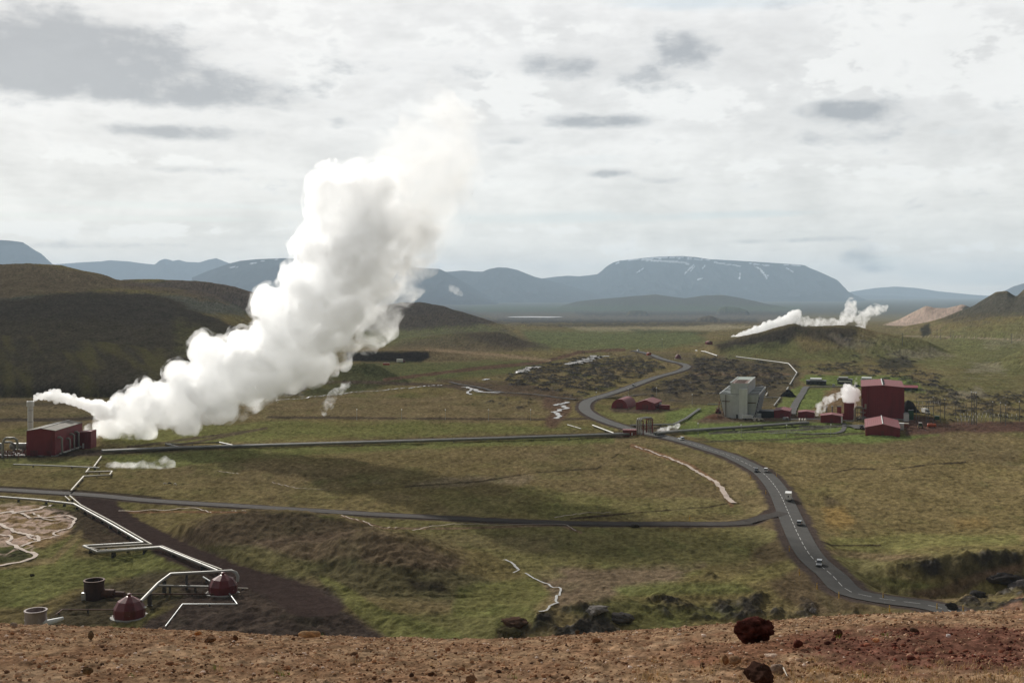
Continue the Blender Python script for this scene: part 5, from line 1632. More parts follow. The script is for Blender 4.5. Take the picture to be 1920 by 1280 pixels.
def pipeline(name, label, runs, r, m, step=9.0, group=None, seg=10, gap=0.0, cat='pipeline', msup=None):
    """a pipe run on its supports; runs is a list of polylines, one pipe part each"""
    o = runs[0][0]; base = Vector((o.x, o.y, float(height(np.array([o.x]), np.array([o.y]), False)[0])))
    t = thing(name, label, cat, base, 0, group)
    for k, pts in enumerate(runs):
        mb = MB(); mb.tube([p - base for p in pts], r, seg)
        # flange bands along the jacket
        for a, b in zip(pts[:-1], pts[1:]):
            d = b - a; n = int(d.length / max(step, 6))
            for i in range(n):
                c = a + d * ((i + 0.98) / (n + 1)) - base; u = d.normalized() * 0.12
                mb.tube([c - u, c + u], r * 1.09, seg)
        mb.build('pipe', m, t, auto=True)
        if k == 0 or (runs[k][0] - runs[0][0]).length > 4:
            supports(t, base, pts, step, r, r * 2.6, msup or M_DARKST)
    return t


def offset_run(pts, dist):
    out = []
    for i, p in enumerate(pts):
        a = (pts[i] - pts[i - 1]) if i else None; b = (pts[i + 1] - pts[i]) if i < len(pts) - 1 else None
        t = Vector((0, 0, 0))
        for d in (a, b):
            if d is not None:
                h = Vector((d.x, d.y, 0))
                if h.length > 1e-4:
                    t += h.normalized()
        t = t.normalized(); n = Vector((t.y, -t.x, 0))
        k = 1.0
        if a is not None and b is not None:
            ah = Vector((a.x, a.y, 0)).normalized(); k = 1 / max(0.5, abs(ah.dot(t)))
        out.append(p + n * dist * k)
    return out


# ------------------------------------------------------------------ buildings
def walls(mb, w, d, h, ridge=0.0, axis='y', z0=-0.5):
    """box with gables; axis is the ridge direction; centred on x, from y = 0 to d"""
    if axis == 'y':
        mb.prism([(-w / 2, z0), (w / 2, z0), (w / 2, h), (0, h + ridge), (-w / 2, h)] if ridge else [(-w / 2, z0), (w / 2, z0), (w / 2, h), (-w / 2, h)], 0, d)
    else:
        n = len(mb.v)
        mb.prism([(0, z0), (d, z0), (d, h), (d / 2, h + ridge), (0, h)] if ridge else [(0, z0), (d, z0), (d, h), (0, h)], -w / 2, w / 2)
        mb.v[n:] = [(v[1], v[0], v[2]) for v in mb.v[n:]]
    return mb


def gable_roof(w, d, h, ridge, over=0.25, th=0.16, axis='y'):
    s = ridge / (w / 2 if axis == 'y' else d / 2)
    half = (w if axis == 'y' else d) / 2
    e = half + over
    prof = [(-e, h - s * over + 0.02), (0, h + ridge + 0.02), (e, h - s * over + 0.02), (e, h - s * over + th), (0, h + ridge + th), (-e, h - s * over + th)]
    mb = MB()
    if axis == 'y':
        mb.prism(prof, -over, d + over)
    else:
        mb.prism([(x + d / 2, z) for x, z in prof], -w / 2 - over, w / 2 + over)
        mb.v = [(v[1], v[0], v[2]) for v in mb.v]
    return mb


def at_rot(px, py, rz, name, label, cat, group=None):
    p = on_ground(px, py)
    return thing(name, label, cat, p, rz, group), p


def hall(name, label, px, py, w, d, h, ridge, rz, mw, mr, cat='building', axis='y', door=None, parts=()):
    """building whose front wall's middle foot is at the photo pixel"""
    t, p = at_rot(px, py, rz, name, label, cat)
    walls(MB(), w, d, h, ridge, axis).build('wall', mw, t)
    rf = gable_roof(w, d, h, ridge, axis=axis).build('roof', mr, t)
    return t, rf


# separator building on the left
def separator_building():
    p = on_ground(103.5, 855)
    w, d, h = 11.6, 29.0, 10.2
    t = thing('separator_building', 'tall dark red metal clad building with grey roof beside the steam plume', 'building', (p.x - w / 2, p.y, p.z), 0)
    walls(MB(), w, d, h, 0.9).build('wall', M_REDW, t)
    rf = gable_roof(w, d, h, 0.9, 0.2).build('roof', M_GREYROOF, t)
    MB().box((0, d / 2, h + 1.1), (0.9, d, 0.16)).build('ridge_cap', M_CONC, rf)
    MB().b0(-w / 2 + 1.4, -w / 2 + 4.6, -0.09, 0.05, 0, 2.4).build('door', M_DARKRED, t)
    MB().b0(w / 2 - 3.4, w / 2 - 1.6, -0.08, 0.05, 0, 2.2).build('door', M_DARKRED, t)
    MB().b0(-w / 2 - 0.06, w / 2 + 0.06, -0.06, d + 0.06, -0.5, 0.35).build('plinth', M_CONC, t)
    mb = MB(); mb.prism([(w / 2 + 0.02, -0.5), (w / 2 + 6.2, -0.5), (w / 2 + 6.2, 7.4), (w / 2 + 0.02, 6.9)], d - 7, d - 0.5)
    an = mb.build('annex', M_REDW, t)
    MB().b0(w / 2 + 2.6, w / 2 + 3.4, d - 7.08, d - 6.9, 0.2, 2.3).build('door', M_WHITE, an)
    for y, top, out, r in ((2.6, 7.4, 1.7, 0.42), (11.5, 5.8, 1.5, 0.36), (15.0, 7.2, 1.8, 0.42), (20.5, 7.4, 1.6, 0.42)):
        x0 = w / 2
        pts = [(x0 - 0.1, y, top - 0.2), (x0 + out * 0.5, y, top), (x0 + out, y, top - 0.6), (x0 + out, y, 1.5), (x0 + out + 0.4, y + 0.6, 0.9), (x0 + out + 0.5, y + 3.0, 0.8)]
        MB().tube(pts, r, 12).build('vent_pipe', M_ALU, t, auto=True)
    MB().tube([(w / 2 + 1.4, 0.8, 0.8), (w / 2 + 1.6, 9, 0.8), (w / 2 + 2.0, 22, 0.8)], 0.4, 12).build('collector_pipe', M_ALU, t, auto=True)
    # chimney behind the gable
    q = on_ground(57, 829)
    c = thing('chimney', 'pale grey cylindrical stack with wider rim behind the red separator building', 'chimney', q)
    H = 19.5 + (q.y - 495) * 0.02
    k = q.y / FOC; H = EYE - q.z - (752 - HOR) * k
    MB().lathe([(1.16, -0.5), (1.16, H - 2.4)], seg=22).build('shaft', M_LIGHT, c, auto=True)
    MB().lathe([(1.17, H - 2.4), (1.55, H - 2.2), (1.55, H), (1.25, H), (1.25, H - 1.8)], seg=22, closed=True).build('rim', M_LIGHT, c, auto=True)
    for z in (4, 9, 14):
        MB().lathe([(1.17, z), (1.24, z), (1.24, z + 0.25), (1.17, z + 0.25)], seg=22, closed=True).build('band', M_STEEL, c)
    return p, t


SEP, SEP_T = separator_building()


def vessel(name, label, px, py, L, r, h, rz, m=M_ALU):
    p = on_ground(px, py); t = thing(name, label, 'tank', p, rz)
    prof = [(0.02, -L / 2 - r * 0.45), (r * 0.6, -L / 2 - r * 0.33), (r * 0.92, -L / 2 - r * 0.1), (r, -L / 2 + 0.1), (r, L / 2 - 0.1), (r * 0.92, L / 2 + r * 0.1), (r * 0.6, L / 2 + r * 0.33), (0.02, L / 2 + r * 0.45)]
    mb = MB().lathe(prof, seg=20); mb.v = [(v[2], v[1], v[0] + h) for v in mb.v]
    mb.build('shell', m, t, auto=True)
    for s in (-0.3, 0.3):
        MB().box((L * s, 0, h / 2 - 0.3), (0.5, r * 1.5, h)).build('saddle', M_CONC, t)
    for s in (-0.42, 0.0, 0.42):
        b = MB().lathe([(r * 1.005, -0.08), (r * 1.03, -0.08), (r * 1.03, 0.08), (r * 1.005, 0.08)], seg=20, closed=True); b.v = [(v[2] + L * s, v[1], v[0] + h) for v in b.v]
        b.build('band', M_STEEL, t)
    return t


vessel('separator_tank', 'horizontal silver tank against the left wall of the red separator building', 36, 851, 6.4, 1.35, 3.2, 0)
vessel('separator_tank', 'horizontal silver tank at the left edge of the view behind the looping pipe', -12, 848, 6.5, 1.3, 2.6, 0)


def loop_pipe(label, px, py, w, h, r, m, depth=0.0):
    p = on_ground(px, py); t = thing('loop_pipe', label, 'pipe', p)
    k = w / 2
    pts = [(-k, 0, 0), (-k, 0, h * 0.72), (-k * 0.86, 0, h * 0.9), (-k * 0.55, 0, h), (k * 0.55, 0, h), (k * 0.86, 0, h * 0.92), (k, depth, h * 0.78), (k, depth, h * 0.4)]
    MB().tube(pts, r, 12).build('pipe', m, t, auto=True)
    for s, z in ((-k, 0.0), (k, h * 0.4)):
        MB().lathe([(r * 1.35, z), (r * 1.35, z + 0.25)], (s, depth if s > 0 else 0, 0), 14).build('flange', M_STEEL, t)
    MB().box((-k, 0, 0.1), (1.0, 1.0, 0.5)).build('footing', M_CONC, t)
    return t


loop_pipe('tall silver pipe looping over the red valves left of the separator building', 19, 857, 5.8, 7.6, 0.48, M_ALU)
loop_pipe('lower silver pipe loop behind the tall one at the left edge', 14, 853, 4.6, 5.2, 0.4, M_ALUD, 1.0)


def valve_cluster():
    p = on_ground(22, 857); t = thing('valve_rack', 'rack of small red pipes and valves under the looping silver pipes', 'pipework', p)
    r = np.random.default_rng(2)
    for i in range(7):
        x = -4.6 + i * 1.45; hh = r.uniform(1.4, 3.0)
        MB().tube([(x, 0.2 * (i % 2), -0.2), (x, 0.2 * (i % 2), hh), (x + 0.4, 0.2, hh + 0.3), (x + 1.2, 0.4, hh + 0.3)], 0.13, 8).build('riser', M_REDP, t, auto=True)
        MB().lathe([(0.32, hh * 0.55), (0.36, hh * 0.55 + 0.05), (0.36, hh * 0.55 + 0.11), (0.32, hh * 0.55 + 0.16)], (x, 0.2 * (i % 2), 0), 12).build('valve', M_STEEL, t)
    MB().tube([(-5.2, 0.5, 1.0), (5.0, 0.5, 1.0)], 0.16, 8).build('header', M_REDP, t, auto=True)
    MB().tube([(-5.2, 0.9, 0.5), (5.0, 0.9, 0.5)], 0.28, 8).build('header', M_ALU, t, auto=True)


valve_cluster()

# ------------------------------------------------------------------ pipelines
run = raised([(190, 845, 1.1), (260, 842, 1.1), (337, 838.5, 1.1), (480, 834.5, 1.1), (700, 828, 1.1), (900, 822, 1.1), (1100, 815.5, 1.1), (1176, 812.5, 1.1)], 1.1)
pipeline('pipeline', 'long twin grey pipeline running straight from the red separator building to the road', [run, offset_run(run, 1.9)], 0.56, M_ALUD, 16.0)
pipeline('pipeline', 'white expansion loop beside the near end of the long twin pipeline', [raised([(337, 838, 0.9), (311, 832, 0.9), (411, 829.2, 0.9), (438, 835, 0.9)], 0.9)], 0.36, M_ALU, 12)
pipeline('pipeline', 'thin grey pipe lying across the grass below the separator building', [raised([(25, 870.5, 0.7), (100, 873, 0.7), (170, 876, 0.7), (186, 877, 0.7)], 0.7)], 0.26, M_ALUD, 12)
pipeline('pipeline', 'cream jacketed pipe with a square loop crossing the grass towards the gravel road', [raised([(190, 856, 0.8), (176, 875, 0.8)], 0.8),
         raised([(167, 878, 0.8), (161, 886, 0.8)], 0.8), raised([(162, 885, 0.9), (210, 883.5, 0.9), (206, 890.5, 0.9), (157, 893, 0.9), (133, 920, 0.8)], 0.9)], 0.34, M_CREAM, 8)
pipeline('pipeline', 'short thin pipe stub beside the gravel road', [raised([(122, 930, 0.6), (131, 938, 0.6)], 0.6)], 0.2, M_CREAM, 5)
A = raised([(-60, 929, 1.0), (0, 931.5, 1.0), (70, 937, 1.0), (138, 944.5, 1.0), (200, 978, 1.0), (268, 1017.5, 1.0), (158, 1023.5, 1.0), (182, 1035, 1.0), (300, 1026, 1.0), (352, 1047, 1.0), (408, 1070, 1.2)], 1.0)
B = raised([(131, 929.5, 1.0), (151, 946.5, 1.0), (212, 979, 1.0), (284, 1020.5, 1.0), (171, 1027, 1.0), (186, 1032, 1.0), (304, 1024, 1.0), (358, 1046, 1.0), (416, 1068, 1.2)], 1.0)
pipeline('pipeline', 'thick silver pipe coming from the left edge and looping beside the dirt track', [A], 0.36, M_ALU, 8)
pipeline('pipeline', 'thinner cream pipe running parallel beside the thick silver pipe to the well', [B], 0.26, M_CREAM, 8)


def well(name, label, px, py, w, h, rz):
    """faceted dome over a well head"""
    p = on_ground(px, py); t = thing(name, label, 'well dome', p, rz)
    r = w / 2
    MB().lathe([(r * 1.17, -0.5), (r * 1.17, 0.16)], seg=26).build('base_slab', M_CONC, t)
    MB().lathe([(r, 0.1), (r * 0.985, h * 0.42), (r * 0.72, h * 0.76), (r * 0.2, h * 0.97), (r * 0.12, h * 0.985)], seg=9, phase=0.3).build('dome', M_DARKRED, t, bevel=0.03)
    MB().lathe([(0.34, h * 0.97), (0.34, h * 1.04), (0.42, h * 1.05), (0.42, h * 1.09), (0.1, h * 1.12)], seg=14).build('cap', M_DARKRED, t)
    d = MB().box((0, -r * 0.97, 1.05), (1.0, 0.16, 1.9)); dr = d.build('door', M_DARKRED, t)
    MB().box((0.38, -r * 0.97 - 0.11, 1.0), (0.06, 0.08, 0.16)).build('handle', M_STEEL, dr)
    hd = MB().box((r * 0.94, -0.2, h * 0.42), (0.55, 0.8, 0.26), 0.2); hd.build('vent_hood', M_LIGHT, t)
    return t, p


W1, P1 = well('well_dome', 'faceted dark red well dome nearer the viewer on the dark pad', 242.5, 1156, 6.4, 4.35, 0.2)
W2, P2 = well('well_dome', 'faceted dark red well dome at the end of the thick silver pipes', 418, 1111, 6.3, 4.1, 0.9)
hi = P2 + Vector((0, 0, 0))


def z_run(pxs):
    """pipe run through photo pixels at stated distances and heights"""
    return [ray(px, py, y) for px, py, y in pxs]


d1, d2 = P1.y, P2.y
pipeline('well_pipe', 'silver pipe climbing from the near red well dome and arching over to the far one', [z_run([(264, 1127, d1 + 0.4), (296, 1094, d1 + 16), (320, 1076, d2 + 3), (380, 1073, d2 + 2.6), (434, 1070, d2 + 1.5), (442, 1073, d2 + 1.0), (446, 1080, d2 + 0.4), (445, 1090, d2)])], 0.36, M_ALU, 8, cat='pipe')
pipeline('well_pipe', 'straight silver branch pipe leading into the side of the far red well dome', [z_run([(297, 1097.5, d1 + 15), (340, 1098.5, d2 + 1), (393, 1099.5, d2)])], 0.24, M_ALU, 8, cat='pipe')
pipeline('well_pipe', 'thin dark pipe running from the near red well dome to the pale silencer', [raised([(213, 1142.5, 0.5), (117, 1142, 0.5), (104, 1152, 0.5)], 0.5)], 0.12, M_RUST, 7, cat='pipe')
pipeline('well_pipe', 'thin rusty pipe from the rusty silencer to the far red well dome', [raised([(234, 1113, 0.5), (320, 1113.5, 0.5), (401, 1113, 0.5), (409, 1105, 1.0)], 0.5)], 0.13, M_RUST, 8, cat='pipe')
pipeline('well_pipe', 'thin bent grey pipe on the dark pad in front of the far red well dome', [raised([(310, 1174, 0.3), (342, 1132, 0.3), (445, 1132, 0.3), (430, 1113, 0.4)], 0.3)], 0.13, M_STEEL, 7, cat='pipe')
pipeline('well_pipe', 'short white pipe poking out behind the far red well dome', [raised([(381, 1081, 0.8), (394, 1089, 0.9)], 0.8)], 0.16, M_LIGHT, 4, cat='pipe')
pipeline('well_pipe', 'short beige pipe lying right of the far red well dome', [raised([(446, 1102, 0.3), (465, 1102.5, 0.3)], 0.3)], 0.13, M_CREAM, 4, cat='pipe')


def silencer(label, px, py, w, h, m, mi, cone):
    p = on_ground(px, py); t = thing('silencer', label, 'silencer', p)
    r = w / 2
    MB().lathe([(r, -0.6), (r, h - 0.3), (r * 1.07, h - 0.28), (r * 1.07, h), (r * 0.9, h), (r * 0.9, 0.1), (0.02, 0.1), (0.02, -0.6)], seg=30, closed=True).build('drum', m, t, auto=True)
    MB().lathe([(r * 1.005, h * 0.45), (r * 1.03, h * 0.45), (r * 1.03, h * 0.5), (r * 1.005, h * 0.5)], seg=30, closed=True).build('hoop', m, t)
    cone(t, r, h)
    return t


def cone_pale(t, r, h):
    MB().tube([(r * 0.7, -0.3, 0.85), (r + 0.5, -0.2, 0.95), (r + 2.4, 2.4, 1.15)], [0.75, 0.7, 0.32], 16).build('inlet_cone', M_LIGHT, t, auto=True)


def cone_rusty(t, r, h):
    MB().tube([(r * 0.6, 0, 1.05), (r + 2.3, -0.2, 1.0)], 0.98, 18).build('inlet_drum', M_RUST, t, auto=True)
    MB().tube([(r + 2.3, -0.2, 0.95), (r + 4.6, -0.35, 0.9)], 0.62, 16).build('inlet_pipe', M_RUST, t, auto=True)
    MB().box((-r * 0.75, -r * 0.75, 0.8), (1.0, 0.9, 1.7)).build('box', M_STEEL, t, bevel=0.03)
    MB().lathe([(r * 0.9, h + 0.002), (r * 1.07, h + 0.002), (r * 1.07, h + 0.05), (r * 0.9, h + 0.05)], seg=30, closed=True).build('rim', M_RUST, t)


silencer('pale weathered open topped silencer drum at the edge of the gravel slope', 67, 1176, 4.1, 3.5, M_WEATH, None, cone_pale)
silencer('dark rusty open topped silencer drum on the mossy bank', 176.5, 1121, 4.2, 3.95, M_RUSTD, None, cone_rusty)

# ------------------------------------------------------------------ the road crossing
def pipe_portal():
    p = on_ground(1198, 815); q = on_ground(1220, 811.5)
    t = thing('pipe_portal', 'arched bundle of silver pipes on red posts spanning the road', 'pipe bridge', p)
    d = q - p
    H = 7.4
    ax = Vector((d.x, d.y, 0)).normalized(); sd = Vector((-ax.y, ax.x, 0))
    L = Vector((d.x, d.y, 0)).length
    for i, o in enumerate((-1.0, 0.0, 1.0)):
        b = sd * o * 1.1
        pts = [b + Vector((0, 0, 0.2)), b + Vector((0, 0, H - 1.3)), b + ax * 0.35 + Vector((0, 0, H - 0.5)), b + ax * 1.2 + Vector((0, 0, H)), b + ax * (L - 1.2) + Vector((0, 0, H)), b + ax * (L - 0.35) + Vector((0, 0, H - 0.5)), b + ax * L + Vector((0, 0, H - 1.3)), b + ax * L + Vector((0, 0, d.z + 0.2))]
        MB().tube(pts, 0.3, 12).build('pipe', M_ALU, t, auto=True)
    for e, sgn in ((0.0, 1), (L, -1)):
        for o in (-1.7, 1.7):
            b = ax * (e + sgn * 0.9) + sd * o
            MB().box((b.x, b.y, (H - 1.2) / 2 - 0.3), (0.42, 0.42, H - 0.9), math.atan2(ax.y, ax.x)).build('post', M_REDP, t)
        b = ax * (e + sgn * 0.9)
        MB().box((b.x, b.y, H - 0.95), (0.35, 4.2, 0.4), math.atan2(ax.y, ax.x)).build('cross_beam', M_REDP, t)
        MB().box((b.x, b.y, 2.6), (0.2, 3.0, 0.2), math.atan2(ax.y, ax.x)).build('cross_beam', M_REDP, t)
    t2, p2 = at_rot(1181.5, 817.5, R(-8), 'valve_hut', 'small red flat roofed hut where the long pipeline meets the road', 'hut')
    MB().b0(-3.3, 3.3, 0, 3.6, -0.6, 2.7).build('wall', M_REDP, t2)
    MB().b0(-3.45, 3.45, -0.15, 3.75, 2.703, 2.85).build('roof', M_REDROOF, t2)
    MB().b0(0.6, 1.1, -0.05, 0.05, 0.5, 1.7).build('door', M_WHITE, t2)


pipe_portal()
pipeline('pipeline', 'short white pipe slanting down the bank left of the road', [raised([(1111, 797, 0.8), (1151, 812, 0.8)], 0.8)], 0.36, M_ALU, 8)
pipeline('pipeline', 'thin white pipe left of the slanting white pipe by the road', [raised([(1064, 796, 0.5), (1090, 803.5, 0.5)], 0.5)], 0.18, M_ALU, 10)
run = raised([(1226, 812, 1.0), (1262, 808.5, 1.1), (1300, 806, 1.1), (1400, 799.5, 1.1), (1512, 791.5, 1.1)], 1.1)
pl2 = pipeline('pipeline', 'thick dark grey pipeline from the road portal to the red power house', [run, offset_run(run, 1.6)], 0.62, M_ALUD, 14)
for i in range(3):
    p = on_ground(1500 + i * 5.2, 794.5)
    t = thing('pipe_elbow', ['left', 'middle', 'right'][i] + ' one of three cream pipe elbows at the end of the thick grey pipeline', 'pipe', p, 0, 'cream pipe elbows at the pipeline end')
    MB().tube([(0, 0, 0.1), (0, 0, 1.3), (0.12, 0.4, 1.9), (0.3, 1.2, 2.2), (0.5, 2.4, 2.1)], 0.5, 12).build('pipe', M_CREAM, t, auto=True)
    MB().lathe([(0.62, 0.2), (0.62, 0.5)], seg=14).build('flange', M_STEEL, t)
pipeline('pipeline', 'grey pipe on sleepers crossing the lawn behind the road portal and turning uphill', [raised([(1182, 797, 0.8), (1262, 795, 0.8), (1285, 784, 0.8), (1310, 766, 0.8)], 0.8), offset_run(raised([(1182, 797, 0.8), (1262, 795, 0.8), (1285, 784, 0.8), (1310, 766, 0.8)], 0.8), 1.0)], 0.34, M_ALUD, 5)
pipeline('pipeline', 'white pipe zigzagging across the lava beyond the cooling tower', [raised([(1380, 668.5, 1.0), (1462, 679, 1.0), (1479, 681.5, 1.0), (1494.5, 698.5, 1.0), (1481, 721, 1.0)], 1.0), raised([(1478, 726, 1.0), (1475, 731, 1.0)], 1.0)], 0.5, M_ALU, 20)
pipeline('pipeline', 'white pipe on the slope leading to the far steam vent', [raised([(1304, 657, 1.0), (1322, 659, 1.0), (1345, 667, 1.0)], 1.0)], 0.6, M_ALU, 20)
pipeline('pipeline', 'white square pipe loop behind the right side of the cooling tower', [raised([(1436, 742, 0.8), (1439, 736, 0.8)], 0.8), raised([(1434, 744.5, 0.8), (1463, 745, 0.8), (1451, 760.5, 0.8)], 0.8)], 0.36, M_ALU, 12)
pipeline('pipeline', 'thin white pipe ending in a knob left of the zigzag pipe bend', [raised([(1465, 705.5, 0.8), (1492, 704.5, 0.8)], 0.8)], 0.25, M_ALU, 12)
pipeline('pipeline', 'thin white pipe across the grass left of the cooling tower', [raised([(1326, 757.5, 0.7), (1352, 757.5, 0.7)], 0.7)], 0.3, M_ALU, 8)


# ------------------------------------------------------------------ sheds by the road
def quonset():
    rz = R(-21)
    t, p = at_rot(1161.5, 765.5, rz, 'arched_hut', 'dark red round roofed corrugated hut by the road bend', 'hut')
    w, h, d = 9.6, 5.3, 19.0; n = 16
    prof = [(math.cos(math.pi * i / n) * w / 2, math.sin(math.pi * i / n) * h * 0.98 + 0.1) for i in range(n + 1)]
    end = MB(); end.prism([(x * 0.985, z * 0.985) for x, z in prof] + [(-w / 2 * 0.985, -0.6), (w / 2 * 0.985, -0.6)], 0.1, d - 0.1); end.build('end_wall', M_REDW, t)
    sk = MB(); out = [(x * 1.012, z * 1.012) for x, z in prof]
    sk.prism(out + [(x * 0.99, z * 0.99) for x, z in reversed(prof)], 0, d); sk.build('roof', M_REDROOF, t, auto=True)
    MB().b0(-1.8, 1.8, 0.02, 0.12, 0, 3.2).build('door', M_DARKRED, t)
    t, rf = hall('gabled_shed', 'dark red gabled shed beside the round roofed hut', 1209.5, 768, 10.6, 18, 3.7, 1.7, R(-21), M_REDW, M_REDROOF, 'shed')
    MB().b0(-1.7, 1.7, -0.06, 0.05, 0, 3.0).build('door', M_DARKRED, t)
    for i in range(3):
        MB().b0(5.27, 5.36, 3 + i * 5, 4.6 + i * 5, 1.3, 2.4).build('window', M_GLASS, t)
    t, p = at_rot(1244.5, 767.5, R(-21), 'container', 'small dark red container behind the white truck by the gabled shed', 'container')
    MB().b0(-3.0, 3.0, 0, 2.4, 0, 2.4).build('body', M_REDW, t); MB().b0(-2.9, 2.9, 0.1, 2.3, 2.4, 2.5).build('lid', M_REDROOF, t)


quonset()


# ------------------------------------------------------------------ cooling tower
def cooling_tower():
    rz = R(-16.5)
    t, p = at_rot(1386, 784, rz, 'cooling_tower', 'grey flared cooling tower with rust topped fan deck and pale stair shaft', 'cooling tower')
    d, h, wb, wt = 49.0, 12.3, 14.6, 20.4
    MB().prism([(-wb / 2, -0.6), (wb / 2, -0.6), (wt / 2, h), (-wt / 2, h)], 0, d).build('shell', M_CLAD, t)
    # louvre banks on the long sides
    for s in (-1, 1):
        mb = MB()
        for i in range(7):
            a = 0.10 + i * 0.125
            x = (wb + (wt - wb) * a) / 2; z = -0.6 + (h + 0.6) * a
            x2 = (wb + (wt - wb) * (a + 0.1)) / 2; z2 = -0.6 + (h + 0.6) * (a + 0.1)
            n = len(mb.v)
            mb.prism([(s * (x + 0.03), z), (s * (x + 0.75), z + 0.1), (s * (x2 + 0.03), z2)], 1.2, d - 1.2)
        mb.build('louvre_bank', M_CHARC, t)
    mb = MB()
    for i in range(8):
        y = 1 + i * (d - 2) / 7
        mb.b0(-wt / 2 + 0.2, wt / 2 - 0.2, y - 0.25, y + 0.25, h + 0.004, h + 0.5)
    for s in (-1, 1):
        mb.b0(s * wt / 2 - 0.25, s * wt / 2 + 0.25, 0, d, h + 0.002, h + 0.62)
    mb.build('deck_rail', M_STEEL, t)
    for s in (-1, 1):
        for i in range(6):
            y = 3.5 + i * (d - 7) / 5
            MB().tube([(s * 5.2, y, h + 0.4), (s * 9.4, y, h + 0.9), (s * 10.0, y, h - 0.2)], 0.35, 8).build('riser_pipe', M_LIGHT if i % 2 else M_STEEL, t, auto=True)
    ch, w2 = 6.0, 9.2
    bx = MB().b0(-w2 / 2, w2 / 2, 0.8, d - 0.8, h + 0.002, h + ch).build('fan_housing', M_CLAD, t)
    MB().b0(-w2 / 2 + 0.5, w2 / 2 - 0.5, 1.3, d * 0.52, h + ch + 0.003, h + ch + 0.12).build('fan_deck', M_RUSTROOF, bx)
    MB().b0(-w2 / 2 + 0.5, w2 / 2 - 0.5, d * 0.52 + 0.1, d - 1.3, h + ch + 0.003, h + ch + 0.12).build('fan_deck', M_PALEGREEN, bx)
    for s in (-1, 1):
        for i in range(9):
            y = 1.2 + i * (d - 3) / 9
            m = MB(); n = len(m.v)
            m.b0(s * w2 / 2 - 0.35, s * w2 / 2 + 0.35, y, y + 2.6, h + ch + 0.004, h + ch + 0.4); m.build('fin', M_LIGHT, bx)
    for i in range(3):
        y = 5.0 + i * 8.2
        MB().lathe([(2.9, h + ch + 0.13), (2.9, h + ch + 0.3), (2.7, h + ch + 0.3), (2.7, h + ch + 0.13)], (0, y, 0), 18, True).build('fan_ring', M_RUST, bx)
    MB().b0(0.2, 4.4, -2.6, 0.75, -0.6, h + 3.4).build('stair_shaft', M_LIGHT, t)
    MB().b0(-wt / 2 + 3.1, -wt / 2 + 3.35, -0.28, -0.05, 0, h).build('rust_streak_pipe', M_RUST, t)
    MB().b0(-wt / 2 + 1.2, -wt / 2 + 5.3, -0.3, -0.06, h * 0.70, h * 0.73).build('rust_streak_pipe', M_RUST, t)
    MB().b0(4.5, 8.6, -0.3, -0.06, h * 0.66, h * 0.69).build('rust_streak_pipe', M_RUST, t)
    MB().b0(-1.6, -0.7, -0.1, 0.05, 0, 2.0).build('door', M_CHARC, t)
    MB().b0(2.6, 3.5, -2.68, -2.55, 0, 2.2).build('door', M_CHARC, t)
    for y0, y1, x1, z1 in ((8, 14, 15.5, 3.1), (1.5, 6, 11.0, 2.4)):
        MB().b0(wb / 2 + 0.1, x1, y0, y1, -0.5, z1).build('pump_house', M_CLAD, t)


cooling_tower()
t, rf = hall('low_shed', 'long low dark red shed in the shade right of the cooling tower', 1466, 783.5, 8.0, 16, 3.6, 0.7, STA, M_REDW, M_REDROOF, 'shed')
MB().b0(-1, 1, -0.06, 0.05, 0, 2.4).build('door', M_DARKRED, t)
MB().b0(-12, -4.02, 2, 12, -0.5, 3.2).build('annex', M_CHARC, t)
t, rf = hall('low_shed', 'small low dark red shed with shallow gable left of the rising steam', 1511.5, 783.5, 8.2, 9, 2.9, 0.5, STA, M_REDW, M_REDROOF, 'shed')
MB().b0(-0.6, 0.6, -0.06, 0.05, 0, 2.0).build('door', M_DARKRED, t)
t, rf = hall('low_shed', 'low dark red shed with pale gutter in front of the red steam tower', 1559, 792.5, 10.6, 10, 3.4, 0.7, STA, M_REDW, M_REDROOF, 'shed')
MB().b0(4.6, 5.32, -0.1, 0.0, 0, 3.4).build('downpipe', M_WHITE, t)
MB().b0(-0.7, 0.7, -0.06, 0.05, 0, 2.1).build('door', M_DARKRED, t)


